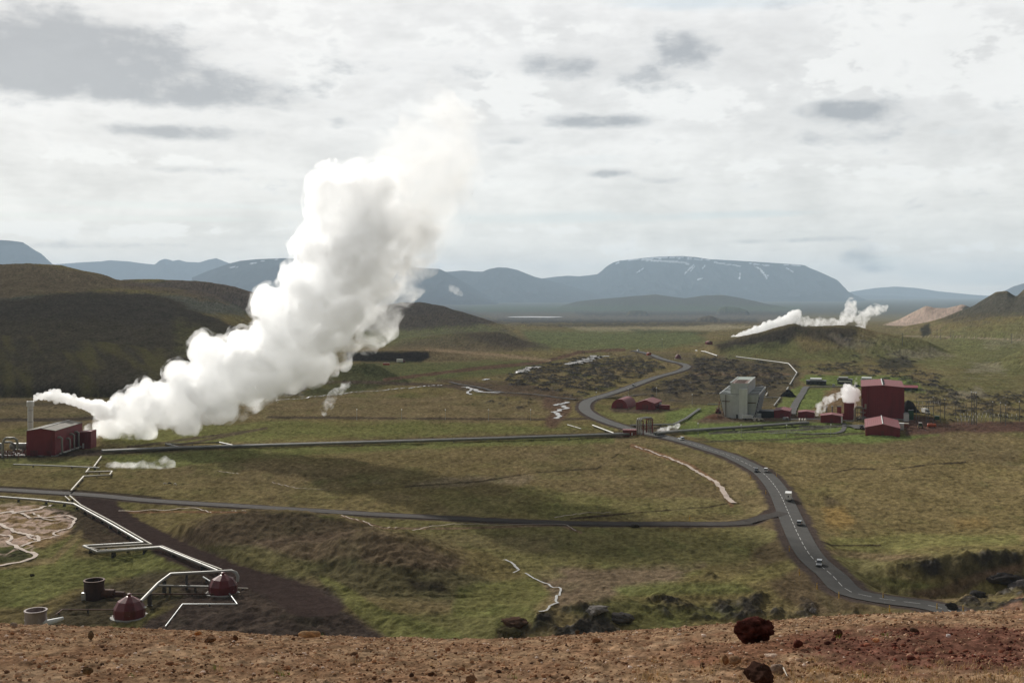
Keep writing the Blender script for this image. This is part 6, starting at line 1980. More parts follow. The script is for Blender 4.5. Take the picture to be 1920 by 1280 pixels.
def power_house():
    t, p = at_rot(1655, 788, STA, 'power_house', 'tall dark red metal clad power house with red gabled roof', 'building')
    w, d, h, rg = 20.8, 44.0, 17.0, 0.8
    walls(MB(), w, d, h, rg).build('wall', M_REDW, t)
    rf = gable_roof(w, d, h, rg, 0.3, 0.25).build('roof', M_REDROOF, t)
    MB().b0(-0.22, 0.22, -0.3, d, h + rg + 0.2, h + rg + 0.55).build('ridge_cap', M_LIGHT, rf)
    for i in range(7):
        MB().b0(0.3, 1.1, 5 + i * 5.4, 6.4 + i * 5.4, h + rg - 0.02, h + rg + 0.75).build('ridge_vent', M_CHARC, rf)
    MB().b0(-w / 2 - 0.05, w / 2 + 0.05, -0.05, d + 0.05, -0.6, 1.2).build('plinth', M_CONC, t)
    MB().b0(w / 2 + 0.02, w / 2 + 2.4, 1, 10, -0.5, 3.4).build('lean_to', M_LIGHT, t)
    MB().b0(-w / 2 + 1.5, -w / 2 + 2.5, -0.08, 0.0, 5.6, 8.2).build('window', M_CREAM, t)
    MB().b0(-w / 2 - 0.12, -w / 2 + 0.1, -0.12, 0.1, 0, h - 0.1).build('corner_trim', M_REDROOF, t)
    MB().b0(w / 2 - 0.1, w / 2 + 0.12, -0.12, 0.1, 0, h - 0.1).build('corner_trim', M_REDROOF, t)
    t, rf = hall('workshop', 'dark red gabled workshop with pale ridge standing in front of the power house', 1655, 816.5, 15.3, 36, 3.5, 1.75, STA, M_REDW, M_REDROOF, 'building')
    MB().b0(-0.2, 0.2, -0.3, 36.2, 5.42, 5.7).build('ridge_cap', M_WHITE, rf)
    MB().b0(-0.7, 0.7, -0.06, 0.03, 0, 2.2).build('door', M_DARKRED, t)
    t, p = at_rot(1592, 787, STA, 'steam_tower', 'square dark red tower with steam pouring from its open top', 'tower')
    MB().b0(-2.5, 2.5, 0, 5, -0.5, 8.2).build('wall', M_REDW, t)
    MB().b0(-2.65, 2.65, -0.15, 0.2, 8.2, 8.45).build('rim', M_REDROOF, t)
    MB().b0(-2.65, 2.65, 4.8, 5.15, 8.2, 8.45).build('rim', M_REDROOF, t)
    MB().b0(-3.6, -2.52, 1, 3, -0.5, 3.2).build('annex', M_REDW, t)
    t, p = at_rot(1603, 789, STA, 'duct_pipe', 'cream upright duct pipe bending into the side of the power house', 'pipe')
    MB().tube([(0, 0, -0.3), (0, 0, 5.8), (0.25, 0.1, 6.7), (0.9, 0.3, 7.1), (3.6, 1.0, 7.1)], 0.62, 14).build('pipe', M_CREAM, t, auto=True)
    MB().lathe([(0.9, -0.3), (0.9, 1.2)], seg=16).build('footing', M_CREAM, t)
    t, p = at_rot(1612.5, 787, STA, 'pipe_rack', 'dark rack of pipes and valves against the left wall of the power house', 'pipework')
    r = np.random.default_rng(6)
    for i in range(4):
        x = -2.4 + i * 1.3
        MB().tube([(x, 0, -0.3), (x, 0, r.uniform(4.5, 9.0))], 0.16, 8).build('riser', M_STEEL if i % 2 else M_DARKST, t)
    for z in (1.6, 3.8, 6.0):
        MB().tube([(-3.0, 0.1, z), (2.8, 0.1, z)], 0.24, 8).build('header', M_CREAM if z == 3.8 else M_STEEL, t)
        MB().box((-0.4 + z * 0.2, -0.3, z + 0.3), (0.8, 0.6, 0.8)).build('valve', M_LIGHT, t, bevel=0.1)
    MB().tube([(1.0, 0.3, 6), (1.0, 0.3, 11.0)], 0.2, 8).build('riser', M_LIGHT, t)
    MB().b0(-3.2, 3.0, 0.6, 1.6, -0.3, 1.0).build('plinth', M_CONC, t)
    t, p = at_rot(1573.5, 781, STA, 'chimney_box', 'narrow dark red upright box behind the low sheds left of the steam tower', 'shed')
    MB().b0(-1.1, 1.1, 0, 2.2, -0.3, 5.2).build('wall', M_REDW, t); MB().b0(-1.2, 1.2, -0.1, 2.3, 5.2, 5.4).build('lid', M_CHARC, t)
    for px, py in ((1550, 779), (1560.5, 779)):
        t, p = at_rot(px, py, 0, 'standpipe', 'grey standpipe behind the low sheds, ' + ('left' if px < 1555 else 'right') + ' of the two', 'pipe')
        MB().tube([(0, 0, -0.3), (0, 0, 5.2)], 0.42, 10).build('pipe', M_ALUD, t); MB().lathe([(0.55, 5.0), (0.55, 5.3)], seg=12).build('flange', M_STEEL, t)


power_house()


def house(label, px, py, w, d, h, roof_m, wall_m, band, x_roof):
    t, p = at_rot(px, py, STA, 'bungalow', label, 'house')
    walls(MB(), w, d, h, 0).build('wall', wall_m, t)
    rf = MB(); rf.b0(-w / 2 - 0.3, w / 2 + 0.3, -0.3, d + 0.3, h + 0.002, h + 0.3); rf.build('roof', M_CHARC, t)
    MB().b0(x_roof[0], x_roof[1], 1.0, d - 1, h + 0.302, h + 1.7).build('roof_light', roof_m, t)
    if band:
        MB().b0(-w / 2 + 0.8, w / 2 - 0.6, -0.1, 0.02, h - 1.3, h - 0.5).build('fascia', M_WHITE, t)
    for i in range(4):
        MB().b0(-w / 2 + 1 + i * (w - 2) / 4, -w / 2 + 2.6 + i * (w - 2) / 4, -0.06, 0.03, 0.8, 1.8).build('window', M_GLASS, t)
    MB().b0(-0.5, 0.5, -0.07, 0.03, 0, 2.1).build('door', M_CHARC, t)


house('dark bungalow with a pale roof light farthest left behind the access road', 1530, 721.5, 13.5, 11, 2.6, M_LIGHT, M_CHARC, False, (-4.2, 3.6))
house('dark bungalow with a white fascia band behind the steam', 1584, 720.5, 10.2, 11, 3.1, M_ALUD, M_CHARC, True, (-4.4, 2.2))
house('dark bungalow with a pale roof partly hidden by the power house', 1627, 720, 9.0, 11, 2.8, M_LIGHT, M_CHARC, True, (-4.2, 2.8))
t, rf = hall('bungalow', 'long low house with a bright red roof right of the power house', 1704.5, 733, 11.0, 9, 2.3, 1.2, STA, M_CHARC, mat('bright_red_roof', (0.24, 0.035, 0.05), 0.5), 'house', axis='x')
for i in range(3):
    MB().b0(-4 + i * 3, -2.4 + i * 3, -0.06, 0.03, 0.8, 1.7).build('window', M_GLASS, t)


# ------------------------------------------------------------------ yard clutter right of the power house
def box_thing(name, label, cat, px, py, w, d, h, m, lid=None, rz=STA, group=None, feet=0.0):
    t, p = at_rot(px, py, rz, name, label, cat, group)
    MB().b0(-w / 2, w / 2, 0, d, feet, h).build('body', m, t, bevel=0.04)
    MB().b0(-w / 2 - 0.06, w / 2 + 0.06, -0.06, d + 0.06, h + 0.003, h + 0.12).build('lid', lid or m, t)
    for k in range(2):
        MB().b0(-w / 2 + 0.2 + k * (w / 2 - 0.1), -w / 2 + w / 2 - 0.1 + k * (w / 2 - 0.1), -0.05, 0.0, feet + 0.2, h - 0.2).build('door', m, t)
    MB().b0(-w / 2 + 0.1, w / 2 - 0.1, 0.1, d - 0.1, -0.3, feet + 0.01).build('base', M_CONC, t)
    return t


box_thing('container', 'white upright container against the right wall of the workshop', 'container', 1690.5, 806, 2.2, 3, 3.1, M_WHITE)
box_thing('container', 'orange brown container with a cream lid beside the white container', 'container', 1698.5, 802, 2.7, 3, 2.0, mat('rust_orange_paint', (0.20, 0.06, 0.035), 0.6), M_CREAM)
box_thing('transformer', 'tall pale grey equipment cabinet right of the power house', 'transformer', 1699.5, 791, 2.4, 3, 4.2, M_LIGHT, M_CHARC, feet=0.3)
box_thing('transformer', 'tall dark green transformer tank right of the pale grey cabinet', 'transformer', 1708, 788, 2.6, 4, 5.0, M_GREEN, M_CHARC, feet=0.4)
box_thing('generator', 'small green generator box at the left end of the switchyard', 'generator', 1757, 787, 2.4, 2, 1.9, M_GREEN, feet=0.2)
box_thing('cabinet', 'small grey cabinet beside the access road below the bungalows', 'cabinet', 1563, 725, 1.9, 1, 1.7, M_STEEL, feet=0.2)


def orange_tank():
    p = on_ground(1747, 801); t = thing('fuel_tank', 'bright orange horizontal tank on the brown yard', 'tank', p, STA)
    prof = [(0.05, -2.1), (0.6, -2.02), (0.85, -1.8), (0.85, 1.8), (0.6, 2.02), (0.05, 2.1)]
    mb = MB().lathe(prof, seg=18); mb.v = [(v[2], v[1], v[0] + 1.05) for v in mb.v]; mb.build('shell', M_ORANGE, t, auto=True)
    for s in (-1.2, 1.2):
        MB().box((s, 0, 0.25), (0.3, 1.3, 0.9)).build('saddle', M_DARKST, t)
    MB().lathe([(0.2, 1.85), (0.2, 2.1)], seg=12).build('hatch', M_ORANGE, t)


orange_tank()


def tractor():
    p = on_ground(1725.5, 802); t = thing('tractor', 'dark green tractor parked between the containers and the orange tank', 'tractor', p, R(75))
    MB().b0(0.2, 2.0, -0.42, 0.42, 0.8, 1.6).build('bonnet', M_GREEN, t, bevel=0.08)
    cab = MB(); cab.b0(-1.3, 0.2, -0.75, 0.75, 0.9, 1.5); cab.build('cab', M_GREEN, t, bevel=0.05)
    MB().b0(-1.25, 0.15, -0.7, 0.7, 1.503, 2.5).build('window', M_GLASS, t, bevel=0.05)
    MB().b0(-1.35, 0.25, -0.8, 0.8, 2.503, 2.65).build('roof', M_LIGHT, t, bevel=0.04)
    for x, r, w in ((-0.7, 0.85, 0.5), (1.5, 0.55, 0.36)):
        for s in (-1, 1):
            mb = MB().lathe([(r * 0.55, -w / 2), (r, -w / 2 + 0.06), (r, w / 2 - 0.06), (r * 0.55, w / 2)], seg=16); mb.v = [(v[0] + x, v[2] + s * 0.85, v[1] + r) for v in mb.v]
            wh = mb.build('wheel', M_BLACK, t, auto=True)
            mb = MB().lathe([(r * 0.5, -w / 2 - 0.01), (r * 0.5, w / 2 + 0.01)], seg=12); mb.v = [(v[0] + x, v[2] + s * 0.85, v[1] + r) for v in mb.v]; mb.build('rim', M_YELLOW, wh)
    MB().tube([(1.2, 0.3, 1.55), (1.2, 0.3, 2.4)], 0.05, 8).build('exhaust', M_DARKST, t)


tractor()

# dark mound behind the transformers, put in for a dark sloped shape
def mound(name, label, px, py, w, h, colour, seed, cat):
    p = on_ground(px, py); n = 26
    g = np.linspace(-1, 1, n); GX, GY = np.meshgrid(g, g)
    rr = np.sqrt(GX ** 2 + GY ** 2); Z = h * np.clip(1 - rr ** 1.6, 0, 1) * (1 + 0.5 * fbm2(GX * 2 + seed, GY * 2, 3, seed)) - 0.4
    me = np_mesh(name, np.stack([GX.ravel() * w / 2, GY.ravel() * w / 2, Z.ravel()], -1), grid_faces(n, n))
    set_cover(me, np.repeat(colour[None], n * n, 0) * (1 + 0.4 * fbm2(GX.ravel() * 4, GY.ravel() * 4, 3, seed + 2))[:, None])
    o = link_mesh(name, me, MAT_ROCK, smooth=True, loc=p)
    return tag(o, label, cat)


mound('ground_mound', 'dark mound behind the transformers right of the power house', 1703, 772, 13, 6.5, C(58, 58, 56), 4, 'heap')
mound('ground_mound', 'low brown earth heap left of the cooling tower foot', 1340, 783, 12, 2.0, C(112, 84, 66), 5, 'heap')
mound('ground_mound', 'black lava heap where the zigzag white pipe ends', 1478, 743, 11, 4.2, C(40, 40, 38), 6, 'heap')


def crane():
    p = on_ground(1347, 775); t = thing('crane', 'small dark red mobile crane at the left foot of the cooling tower', 'crane', p, R(-30))
    MB().b0(-1.4, 1.4, -0.8, 0.8, 0.5, 1.5).build('chassis', M_DARKRED, t, bevel=0.05)
    MB().b0(-0.9, 0.7, -0.75, 0.75, 1.502, 2.7).build('cab', M_DARKRED, t, bevel=0.06)
    MB().tube([(0.2, 0, 2.6), (0.5, 0.1, 6.6)], 0.2, 8).build('boom', M_REDP, t)
    for x in (-0.9, 0.9):
        for s in (-1, 1):
            mb = MB().lathe([(0.3, -0.16), (0.5, -0.14), (0.5, 0.14), (0.3, 0.16)], seg=14); mb.v = [(v[0] + x, v[2] + s * 0.85, v[1] + 0.5) for v in mb.v]
            mb.build('wheel', M_BLACK, t, auto=True)


crane()
# ------------------------------------------------------------------ paved areas of the station
def lay(name, pxs, m, label, lift=0.12):
    pts = [on_ground(px, py) for px, py in pxs]
    P = smooth_line([(p.x, p.y) for p in pts] + [(pts[0].x, pts[0].y)], 6.0) if False else np.array([(p.x, p.y) for p in pts])
    zc = height(P[:, 0], P[:, 1]); z = float(np.max(zc)) + lift
    mb = MB(); mb.add([(x, y, zz + lift + 0.1) for (x, y), zz in zip(P, zc)], [tuple(range(len(P)))])
    o = mb.build(name, m)
    return struct(o, label)


M_YARD = asphalt('yard_asphalt', (0.085, 0.082, 0.078), 0.15)


def path(name, pxs, width, m, label, lift=0.1):
    stream(pxs, width, width, m, label, jag=0.03, name=name, step=4.0, lift=lift)


path('gravel_road', [(1400, 979), (1432, 972), (1454, 966), (1469, 961)], 7.5, M_GRAV, 'flared mouth of the gravel side road', 0.14)
path('path', [(1512, 726), (1500, 745), (1490, 762), (1484, 778)], 7.0, M_YARD, 'grey access road between the lawns', 0.2)
path('path', [(1508, 725.5), (1560, 726), (1612, 727)], 8.0, M_YARD, 'grey road in front of the bungalows', 0.2)
path('path', [(1482, 787), (1540, 786), (1600, 790)], 5.0, M_YARD, 'grey road between the low sheds', 0.15)
path('path', [(1592, 798), (1614, 801), (1622, 806)], 16.0, M_YARD, 'grey parking yard beside the workshop', 0.2)
path('path', [(1582, 794), (1583, 802), (1574, 811), (1540, 813.5), (1440, 813)], 3.6, M_YARD, 'narrow grey road curving round the lawn', 0.12)
path('path', [(1578, 800), (1520, 799.5), (1440, 803), (1330, 812)], 2.0, M_GRAV, 'thin grey path across the lawn', 0.12)
path('path', [(1212, 740), (1180, 743), (1120, 748)], 4.0, M_GRAV, 'gravel turn off to the red sheds by the road', 0.15)
path('path', [(1540, 1014), (1524, 1018), (1508, 1018)], 6.0, M_GRAV, 'gravel field entrance on the right of the road', 0.1)
path('path', [(1100, 750), (1040, 745), (960, 737), (840, 716)], 5.0, M_GRAV, 'faint gravel road running left from the road bend', 0.15)


# ------------------------------------------------------------------ vehicles
def road_spot(px, py, lane=0.0, away=True):
    """a point on the main road under a photo pixel, moved sideways by lane (m), and the heading there"""
    w = WAYS[2]; P = w.line
    pu = U(P[:, 0], P[:, 1]); pv = HOR + FOC * (EYE - w.z) / P[:, 1]
    i = int(np.argmin(np.hypot((pu - px), (pv - py) * 2.0))); i = min(max(i, 1), len(P) - 2)
    t = P[i + 1] - P[i - 1]; t /= np.linalg.norm(t)
    if (t[1] < 0) == away:
        t = -t
    n = np.array([t[1], -t[0]])          # to the right of the heading
    p = P[i] + n * lane
    return Vector((p[0], p[1], w.z[i] + 0.06 + (0.25 if P[i][1] > 600 else 0))), math.atan2(t[1], t[0])


def wheel(t, x, y, r, w):
    mb = MB().lathe([(r * 0.62, -w / 2), (r, -w / 2 + 0.03), (r, w / 2 - 0.03), (r * 0.62, w / 2)], seg=18)
    mb.v = [(v[0] + x, v[2] + y, v[1] + r) for v in mb.v]
    o = mb.build('wheel', M_BLACK, t, auto=True)
    mb = MB().lathe([(r * 0.6, -w / 2 + 0.01), (r * 0.6, w / 2 - 0.01)], seg=12)
    mb.v = [(v[0] + x, v[2] + y, v[1] + r) for v in mb.v]
    mb.build('rim', M_STEEL, o)


def loft(mb, secs):
    """closed sections (lists of equal length) joined end to end"""
    n = len(secs[0]); vs = [p for s in secs for p in s]; fs = [tuple(range(n - 1, -1, -1)), tuple((len(secs) - 1) * n + i for i in range(n))]
    for k in range(len(secs) - 1):
        for i in range(n):
            j = (i + 1) % n
            fs.append((k * n + i, k * n + j, (k + 1) * n + j, (k + 1) * n + i))
    return mb.add(vs, fs)


def car(label, loc, heading, paint, L=4.4, W=1.82, H=1.52, wagon=True, cat='car', group='cars on the road'):
    """heading: direction of the bonnet"""
    t = thing('car', label, cat, loc, heading, group)
    r = 0.33
    def sec(x, zb, zt, hw):
        return [(x, -hw, zb + 0.1), (x, -hw * 0.96, zb), (x, hw * 0.96, zb), (x, hw, zb + 0.1), (x, hw * 0.98, zt - 0.12), (x, hw * 0.9, zt), (x, -hw * 0.9, zt), (x, -hw * 0.98, zt - 0.12)]
    belt = H * 0.60
    body = MB(); loft(body, [sec(-L / 2, 0.42, belt - 0.12, W / 2 * 0.9), sec(-L / 2 + 0.12, 0.28, belt, W / 2 * 0.97), sec(-L * 0.2, 0.24, belt + 0.02, W / 2), sec(L * 0.18, 0.24, belt, W / 2), sec(L * 0.36, 0.26, belt - 0.08, W / 2 * 0.97), sec(L / 2 - 0.12, 0.28, belt - 0.2, W / 2 * 0.93), sec(L / 2, 0.4, belt - 0.32, W / 2 * 0.82)])
    body.build('body', paint, t, auto=True)
    x0, x1 = (-L / 2 + 0.12, L * 0.22) if wagon else (-L * 0.36, L * 0.20)
    def cs(x, zt, hw):
        return [(x, -hw, belt - 0.02), (x, hw, belt - 0.02), (x, hw * 0.84, zt), (x, -hw * 0.84, zt)]
    cab = MB(); loft(cab, [cs(x0, belt + 0.03, W / 2 * 0.92), cs(x0 + (0.28 if wagon else 0.55), H - 0.05, W / 2 * 0.9), cs(x1 - 0.75, H - 0.05, W / 2 * 0.92), cs(x1, belt + 0.02, W / 2 * 0.92)])
    cab.build('window', M_GLASS, t, auto=True)
    roof = MB(); xa, xb = x0 + (0.26 if wagon else 0.52), x1 - 0.72
    roof.b0(xa, xb, -W / 2 * 0.78, W / 2 * 0.78, H - 0.047, H + 0.01); roof.build('roof', paint, t, bevel=0.02)
    for x in (-L * 0.3, L * 0.31):
        for s in (-1, 1):
            wheel(t, x, s * (W / 2 - 0.1), r, 0.21)
    for s in (-1, 1):
        MB().b0(L / 2 - 0.14, L / 2 + 0.015, s * W * 0.33 - 0.16, s * W * 0.33 + 0.16, belt - 0.36, belt - 0.22).build('headlight', M_HEAD, t, bevel=0.02)
        MB().b0(-L / 2 - 0.015, -L / 2 + 0.1, s * W * 0.40 - 0.09, s * W * 0.40 + 0.09, belt - 0.32, belt - 0.06).build('tail_light', M_TAIL, t, bevel=0.02)
        MB().b0(L * 0.12, L * 0.12 + 0.12, s * (W / 2 + 0.08) - 0.07, s * (W / 2 + 0.08) + 0.07, belt + 0.02, belt + 0.15).build('mirror', paint, t)
    MB().b0(L / 2 - 0.02, L / 2 + 0.012, -W * 0.2, W * 0.2, 0.42, 0.56).build('grille', M_CHARC, t)
    MB().b0(-L / 2 - 0.012, -L / 2 + 0.02, -0.26, 0.26, 0.52, 0.63).build('number_plate', M_WHITE, t)
    return t


def truck(label, loc, heading, L=6.6, W=2.3, H=3.1, group=None, box=M_WHITE, cab_m=M_WHITE):
    t = thing('box_truck', label, 'truck', loc, heading, group)
    MB().b0(-L / 2, L * 0.2, -W / 2, W / 2, 0.75, H).build('box', box, t, bevel=0.04)
    MB().b0(-L / 2 + 0.1, L / 2 - 0.2, -W / 2 + 0.3, W / 2 - 0.3, 0.45, 0.748).build('chassis', M_DARKST, t)
    cab = MB(); cab.prism([(L * 0.2 + 0.05, 0.5), (L / 2, 0.5), (L / 2, 1.15), (L / 2 - 0.3, 1.3), (L / 2 - 0.75, 2.15), (L * 0.2 + 0.05, 2.2)], -W / 2 + 0.12, W / 2 - 0.12); cab.build('cab', cab_m, t, bevel=0.04)
    MB().prism([(L / 2 - 0.34, 1.34), (L / 2 - 0.30, 1.35), (L / 2 - 0.70, 2.08), (L / 2 - 0.76, 2.06)], -W / 2 + 0.25, W / 2 - 0.25).build('windscreen', M_GLASS, t)
    for s in (-1, 1):
        MB().b0(L * 0.28, L / 2 - 0.75, s * (W / 2 - 0.11) - 0.012, s * (W / 2 - 0.11) + 0.012, 1.4, 2.0).build('window', M_GLASS, t)
        MB().b0(-L / 2 - 0.015, -L / 2 + 0.05, s * W * 0.42 - 0.1, s * W * 0.42 + 0.1, 0.8, 1.0).build('tail_light', M_TAIL, t)
        MB().b0(L / 2 - 0.05, L / 2 + 0.015, s * W * 0.33 - 0.15, s * W * 0.33 + 0.15, 0.75, 0.95).build('headlight', M_HEAD, t)
        for x in (-L * 0.26, L * 0.36):
            wheel(t, x, s * (W / 2 - 0.2), 0.42, 0.28)
    MB().b0(-L / 2 - 0.02, -L / 2 + 0.02, -0.2, 0.2, 1.6, 2.25).build('window', M_GLASS, t)
    MB().b0(-L / 2 - 0.02, -L / 2 + 0.02, -W / 2 + 0.15, W / 2 - 0.15, 0.52, 0.66).build('bumper', M_STEEL, t)
    return t


M_WHITECAR = mat('white_car_paint', (0.66, 0.66, 0.65), 0.3, 0, 0.04, 1.0)
for label, px, py, lane, away, paint, kw in (
        ('silver hatchback with lit headlights coming along the shaded stretch of road', 1516, 1064, 0.2, False, M_SILVER, {}),
        ('grey car driving away just past the gravel side road', 1487, 985, 1.6, True, M_SILVER, {}),
        ('dark car with pale bonnet coming along the road behind the white box truck', 1424, 886, 1.7, False, M_DARKCAR, {}),
        ('white estate car beside the dark car on the far curve of the road', 1424, 885, 1.8, True, M_WHITECAR, dict(L=4.8, H=1.7)),
        ('white four wheel drive coming out of the bend near the pipe portal', 1267, 828, 1.2, True, M_WHITECAR, dict(L=4.8, H=1.8, W=1.9)),
        ('small grey car on the far straight beyond the red sheds', 1185, 726, 1.5, True, M_SILVER, dict(L=4.9, H=1.8))):
    loc, hd = road_spot(px, py, lane, away)
    if loc.y < 420:
        hd = math.atan2(loc.y, loc.x) - R(4) + (0 if away else math.pi)
    car(label, loc, hd, paint, **kw).scale = (0.82, 0.82, 0.82)
loc, hd = road_spot(1468, 937, 1.7, True)
truck('white box truck with a small rear window driving away up the road', loc, math.atan2(loc.y, loc.x) - R(2)).scale = (0.84, 0.84, 0.84)
loc, hd = road_spot(1193, 659, 1.5, True)
car('tiny white car at the far end of the road', loc, hd, M_WHITECAR, L=5, H=2.0)
for label, px, py, hdg, paint in (('dark blue car parked on the yard left of the workshop', 1615, 804, 80, M_DARKCAR), ('dark car parked on the road by the bungalows', 1608, 726, 10, M_DARKCAR)):
    car(label, on_ground(px, py) + Vector((0, 0, 0.3)), R(hdg), paint, group='cars parked at the station')
truck('white lorry with dark windscreen parked by the switchyard', on_ground(1736, 776) + Vector((0, 0, 0.1)), R(-80), 5.5, 2.3, 2.9)
truck('white truck with blue cab parked beside the gabled shed', on_ground(1236, 765) + Vector((0, 0, 0.1)), R(-100), 6.0, 2.3, 3.0, None, M_WHITE, mat('blue_paint', (0.05, 0.11, 0.22), 0.4))
truck('pale delivery van parked at the foot of the cooling tower', on_ground(1404, 787) + Vector((0, 0, 0.1)), R(0), 6.8, 2.0, 2.4, None, M_WHITE)
truck('white and red tanker lorry in front of the dark cut bank', on_ground(752, 680) + Vector((0, 0, 0.2)), R(15), 8.0, 2.6, 3.4, None, M_WHITE, M_REDP)
t, p = at_rot(724, 684.5, 0, 'container', 'low bright red container on the grass left of the tanker lorry', 'container')
MB().b0(-3, 3, 0, 2.4, 0, 1.8).build('body', M_ORANGE, t); MB().b0(-3.1, 3.1, -0.1, 2.5, 1.8, 1.95).build('lid', M_REDP, t)

# pipe fittings lying in the yard
r = np.random.default_rng(14)
for i, (px, py, lab) in enumerate(((1420, 788.5, 'cream pipe sections heaped in front of the cooling tower, left heap'), (1428, 789.5, 'cream pipe sections heaped in front of the cooling tower, right heap'), (1476, 787, 'grey pipe sections lying on the yard in front of the long low shed'))):
    p = on_ground(px, py); t = thing('pipe_stack', lab, 'pipe stack', p, r.uniform(-0.4, 0.4))
    for k in range(7):
        x, z = (k % 4) * 0.75 - 1.2 + (0.37 if k > 3 else 0), 0.36 + (0.62 if k > 3 else 0)
        mb = MB(); mb.tube([(x, -0.8 + r.uniform(-0.4, 0.4), z), (x + r.uniform(-0.2, 0.2), 2.2, z)], 0.36, 10)
        mb.build('pipe', M_CREAM if i < 2 else M_ALUD, t, auto=True)


# ------------------------------------------------------------------ lamp posts, road markers, poles
def lamp_post():
    t = thing('lamp_post', None, 'lamp post', (0, 0, 0), 0, 'slim lamp posts')
    MB().tube([(0, 0, -0.4), (0, 0, 5.2)], [0.11, 0.075], 8).build('pole', M_STEEL, t, auto=True)
    MB().lathe([(0.16, 5.2), (0.32, 5.3), (0.30, 5.62), (0.1, 5.75)], seg=12).build('lantern', M_LAMP, t, auto=True)
    MB().lathe([(0.2, -0.4), (0.2, 0.25)], seg=8).build('footing', M_CONC, t)
    return t


ORD = ['first', 'second', 'third', 'fourth', 'fifth', 'sixth', 'seventh', 'eighth', 'ninth', 'tenth', 'eleventh', 'twelfth']
proto = lamp_post()
spots = [(669, 787, 0), (753, 787.5, 0), (835, 788, 0), (916, 788, 0), (995, 788, 0), (1309, 816, 1), (1390, 819, 1), (1475, 819, 1), (1558, 818, 1), (1118, 752, 2), (1231, 743, 2), (1178, 745, 2), (1298, 757, 3)]
rows = ['on the brown field beyond the long twin pipeline', 'along the lawn below the thick grey pipeline', 'behind the red sheds at the road bend', 'on the lava left of the cooling tower']
cnt = {}
for i, (px, py, row) in enumerate(spots):
    o = proto if i == 0 else copy_tree(proto)
    o.location = on_ground(px, py); k = cnt.get(row, 0); cnt[row] = k + 1
    o['label'] = (ORD[k] + ' slim lamp post from the left ' if row < 3 else 'lone slim lamp post ') + rows[row]


def marker():
    t = thing('road_marker', None, 'road marker', (0, 0, 0), 0, 'yellow road marker posts')
    MB().box((0, 0, 0.55), (0.20, 0.12, 1.5)).build('post', M_YELLOW, t, bevel=0.02)
    MB().box((0, -0.063, 1.0), (0.12, 0.012, 0.2)).build('reflector', M_WHITE, t)
    return t


proto = marker()
spots = [(1293, 974, 'yellow marker post standing alone beside the gravel side road'), (1456, 893, 'yellow marker post right of the road above the white box truck'), (1480, 1033, 'yellow marker post on the left verge at the start of the shaded road stretch'),
         (1499, 1078, 'yellow marker post on the left verge just below the shaded road stretch'), (1532, 1104, 'tall yellow marker post on the left verge opposite the silver hatchback'), (1573, 1121, 'yellow marker post left of the last road bend'),
         (1668, 1147, 'yellow marker post below the road where it nears the gravel crest'), (1656, 1122, 'yellow marker post on the right verge of the last road bend'), (1757, 1143, 'yellow marker post just beyond the end of the visible road'),
         (1806, 1147, 'yellow marker post below the lichen covered lava rocks'), (1879, 1152, 'orange yellow marker post at the foot of the bare reddish slope'), (1407, 897, 'yellow marker post left of the road by the dark car'),
         (1436, 926, 'yellow marker post left of the road opposite the white box truck')]
for i, (px, py, lab) in enumerate(spots):
    o = proto if i == 0 else copy_tree(proto)
    o.location = on_ground(px, py) + Vector((0, 0, 0.05)); o['label'] = lab


M_POLE = mat('weathered_pole', (0.12, 0.12, 0.118), 0.7, 0.2, 0.2, 0.8)


def pole(name, h, r, group, arm=True):
    t = thing(name, None, 'pole', (0, 0, 0), 0, group)
    MB().tube([(0, 0, -0.5), (0, 0, h)], [r, r * 0.7], 8).build('shaft', M_POLE, t, auto=True)
    if arm:
        MB().b0(-1.3, 1.3, -0.08, 0.08, h - 0.9, h - 0.7).build('cross_arm', M_POLE, t)
        for s in (-1.1, 0, 1.1):
            MB().lathe([(0.09, h - 0.7), (0.14, h - 0.5), (0.09, h - 0.3)], (s, 0, 0), 8).build('insulator', M_LAMP, t)
    else:
        MB().lathe([(r * 1.2, h - 0.8), (r * 2.0, h - 0.6), (r * 1.2, h - 0.3)], seg=8).build('insulator', M_LAMP, t)
    return t


tall = pole('switchyard_mast', 16.6, 0.22, 'tall switchyard masts', False)
for i, (px, py) in enumerate(((1822, 795), (1826.5, 796), (1830.5, 797))):
    o = tall if i == 0 else copy_tree(tall)
    o.location = on_ground(px, py); o['label'] = ['left', 'middle', 'right'][i] + ' one of the three tall dark masts in the switchyard'
short = pole('switchyard_post', 10.5, 0.18, 'dark switchyard posts', False)
sp = [(1861.5, 790), (1876, 792), (1885.5, 797), (1911.5, 790), (1771.5, 783), (1750, 779)]
for i, (px, py) in enumerate(sp):
    o = short if i == 0 else copy_tree(short)
    o.location = on_ground(px, py)
    o['label'] = ['dark post right of the three tall masts, first of the right hand row', 'dark post right of the three tall masts, second of the right hand row', 'tall dark post nearest the viewer at the right of the switchyard', 'dark post at the right edge of the switchyard beside the lava', 'dark post on the grass between the gantry and the three tall masts', 'dark post on the grass just right of the white lorry'][i]


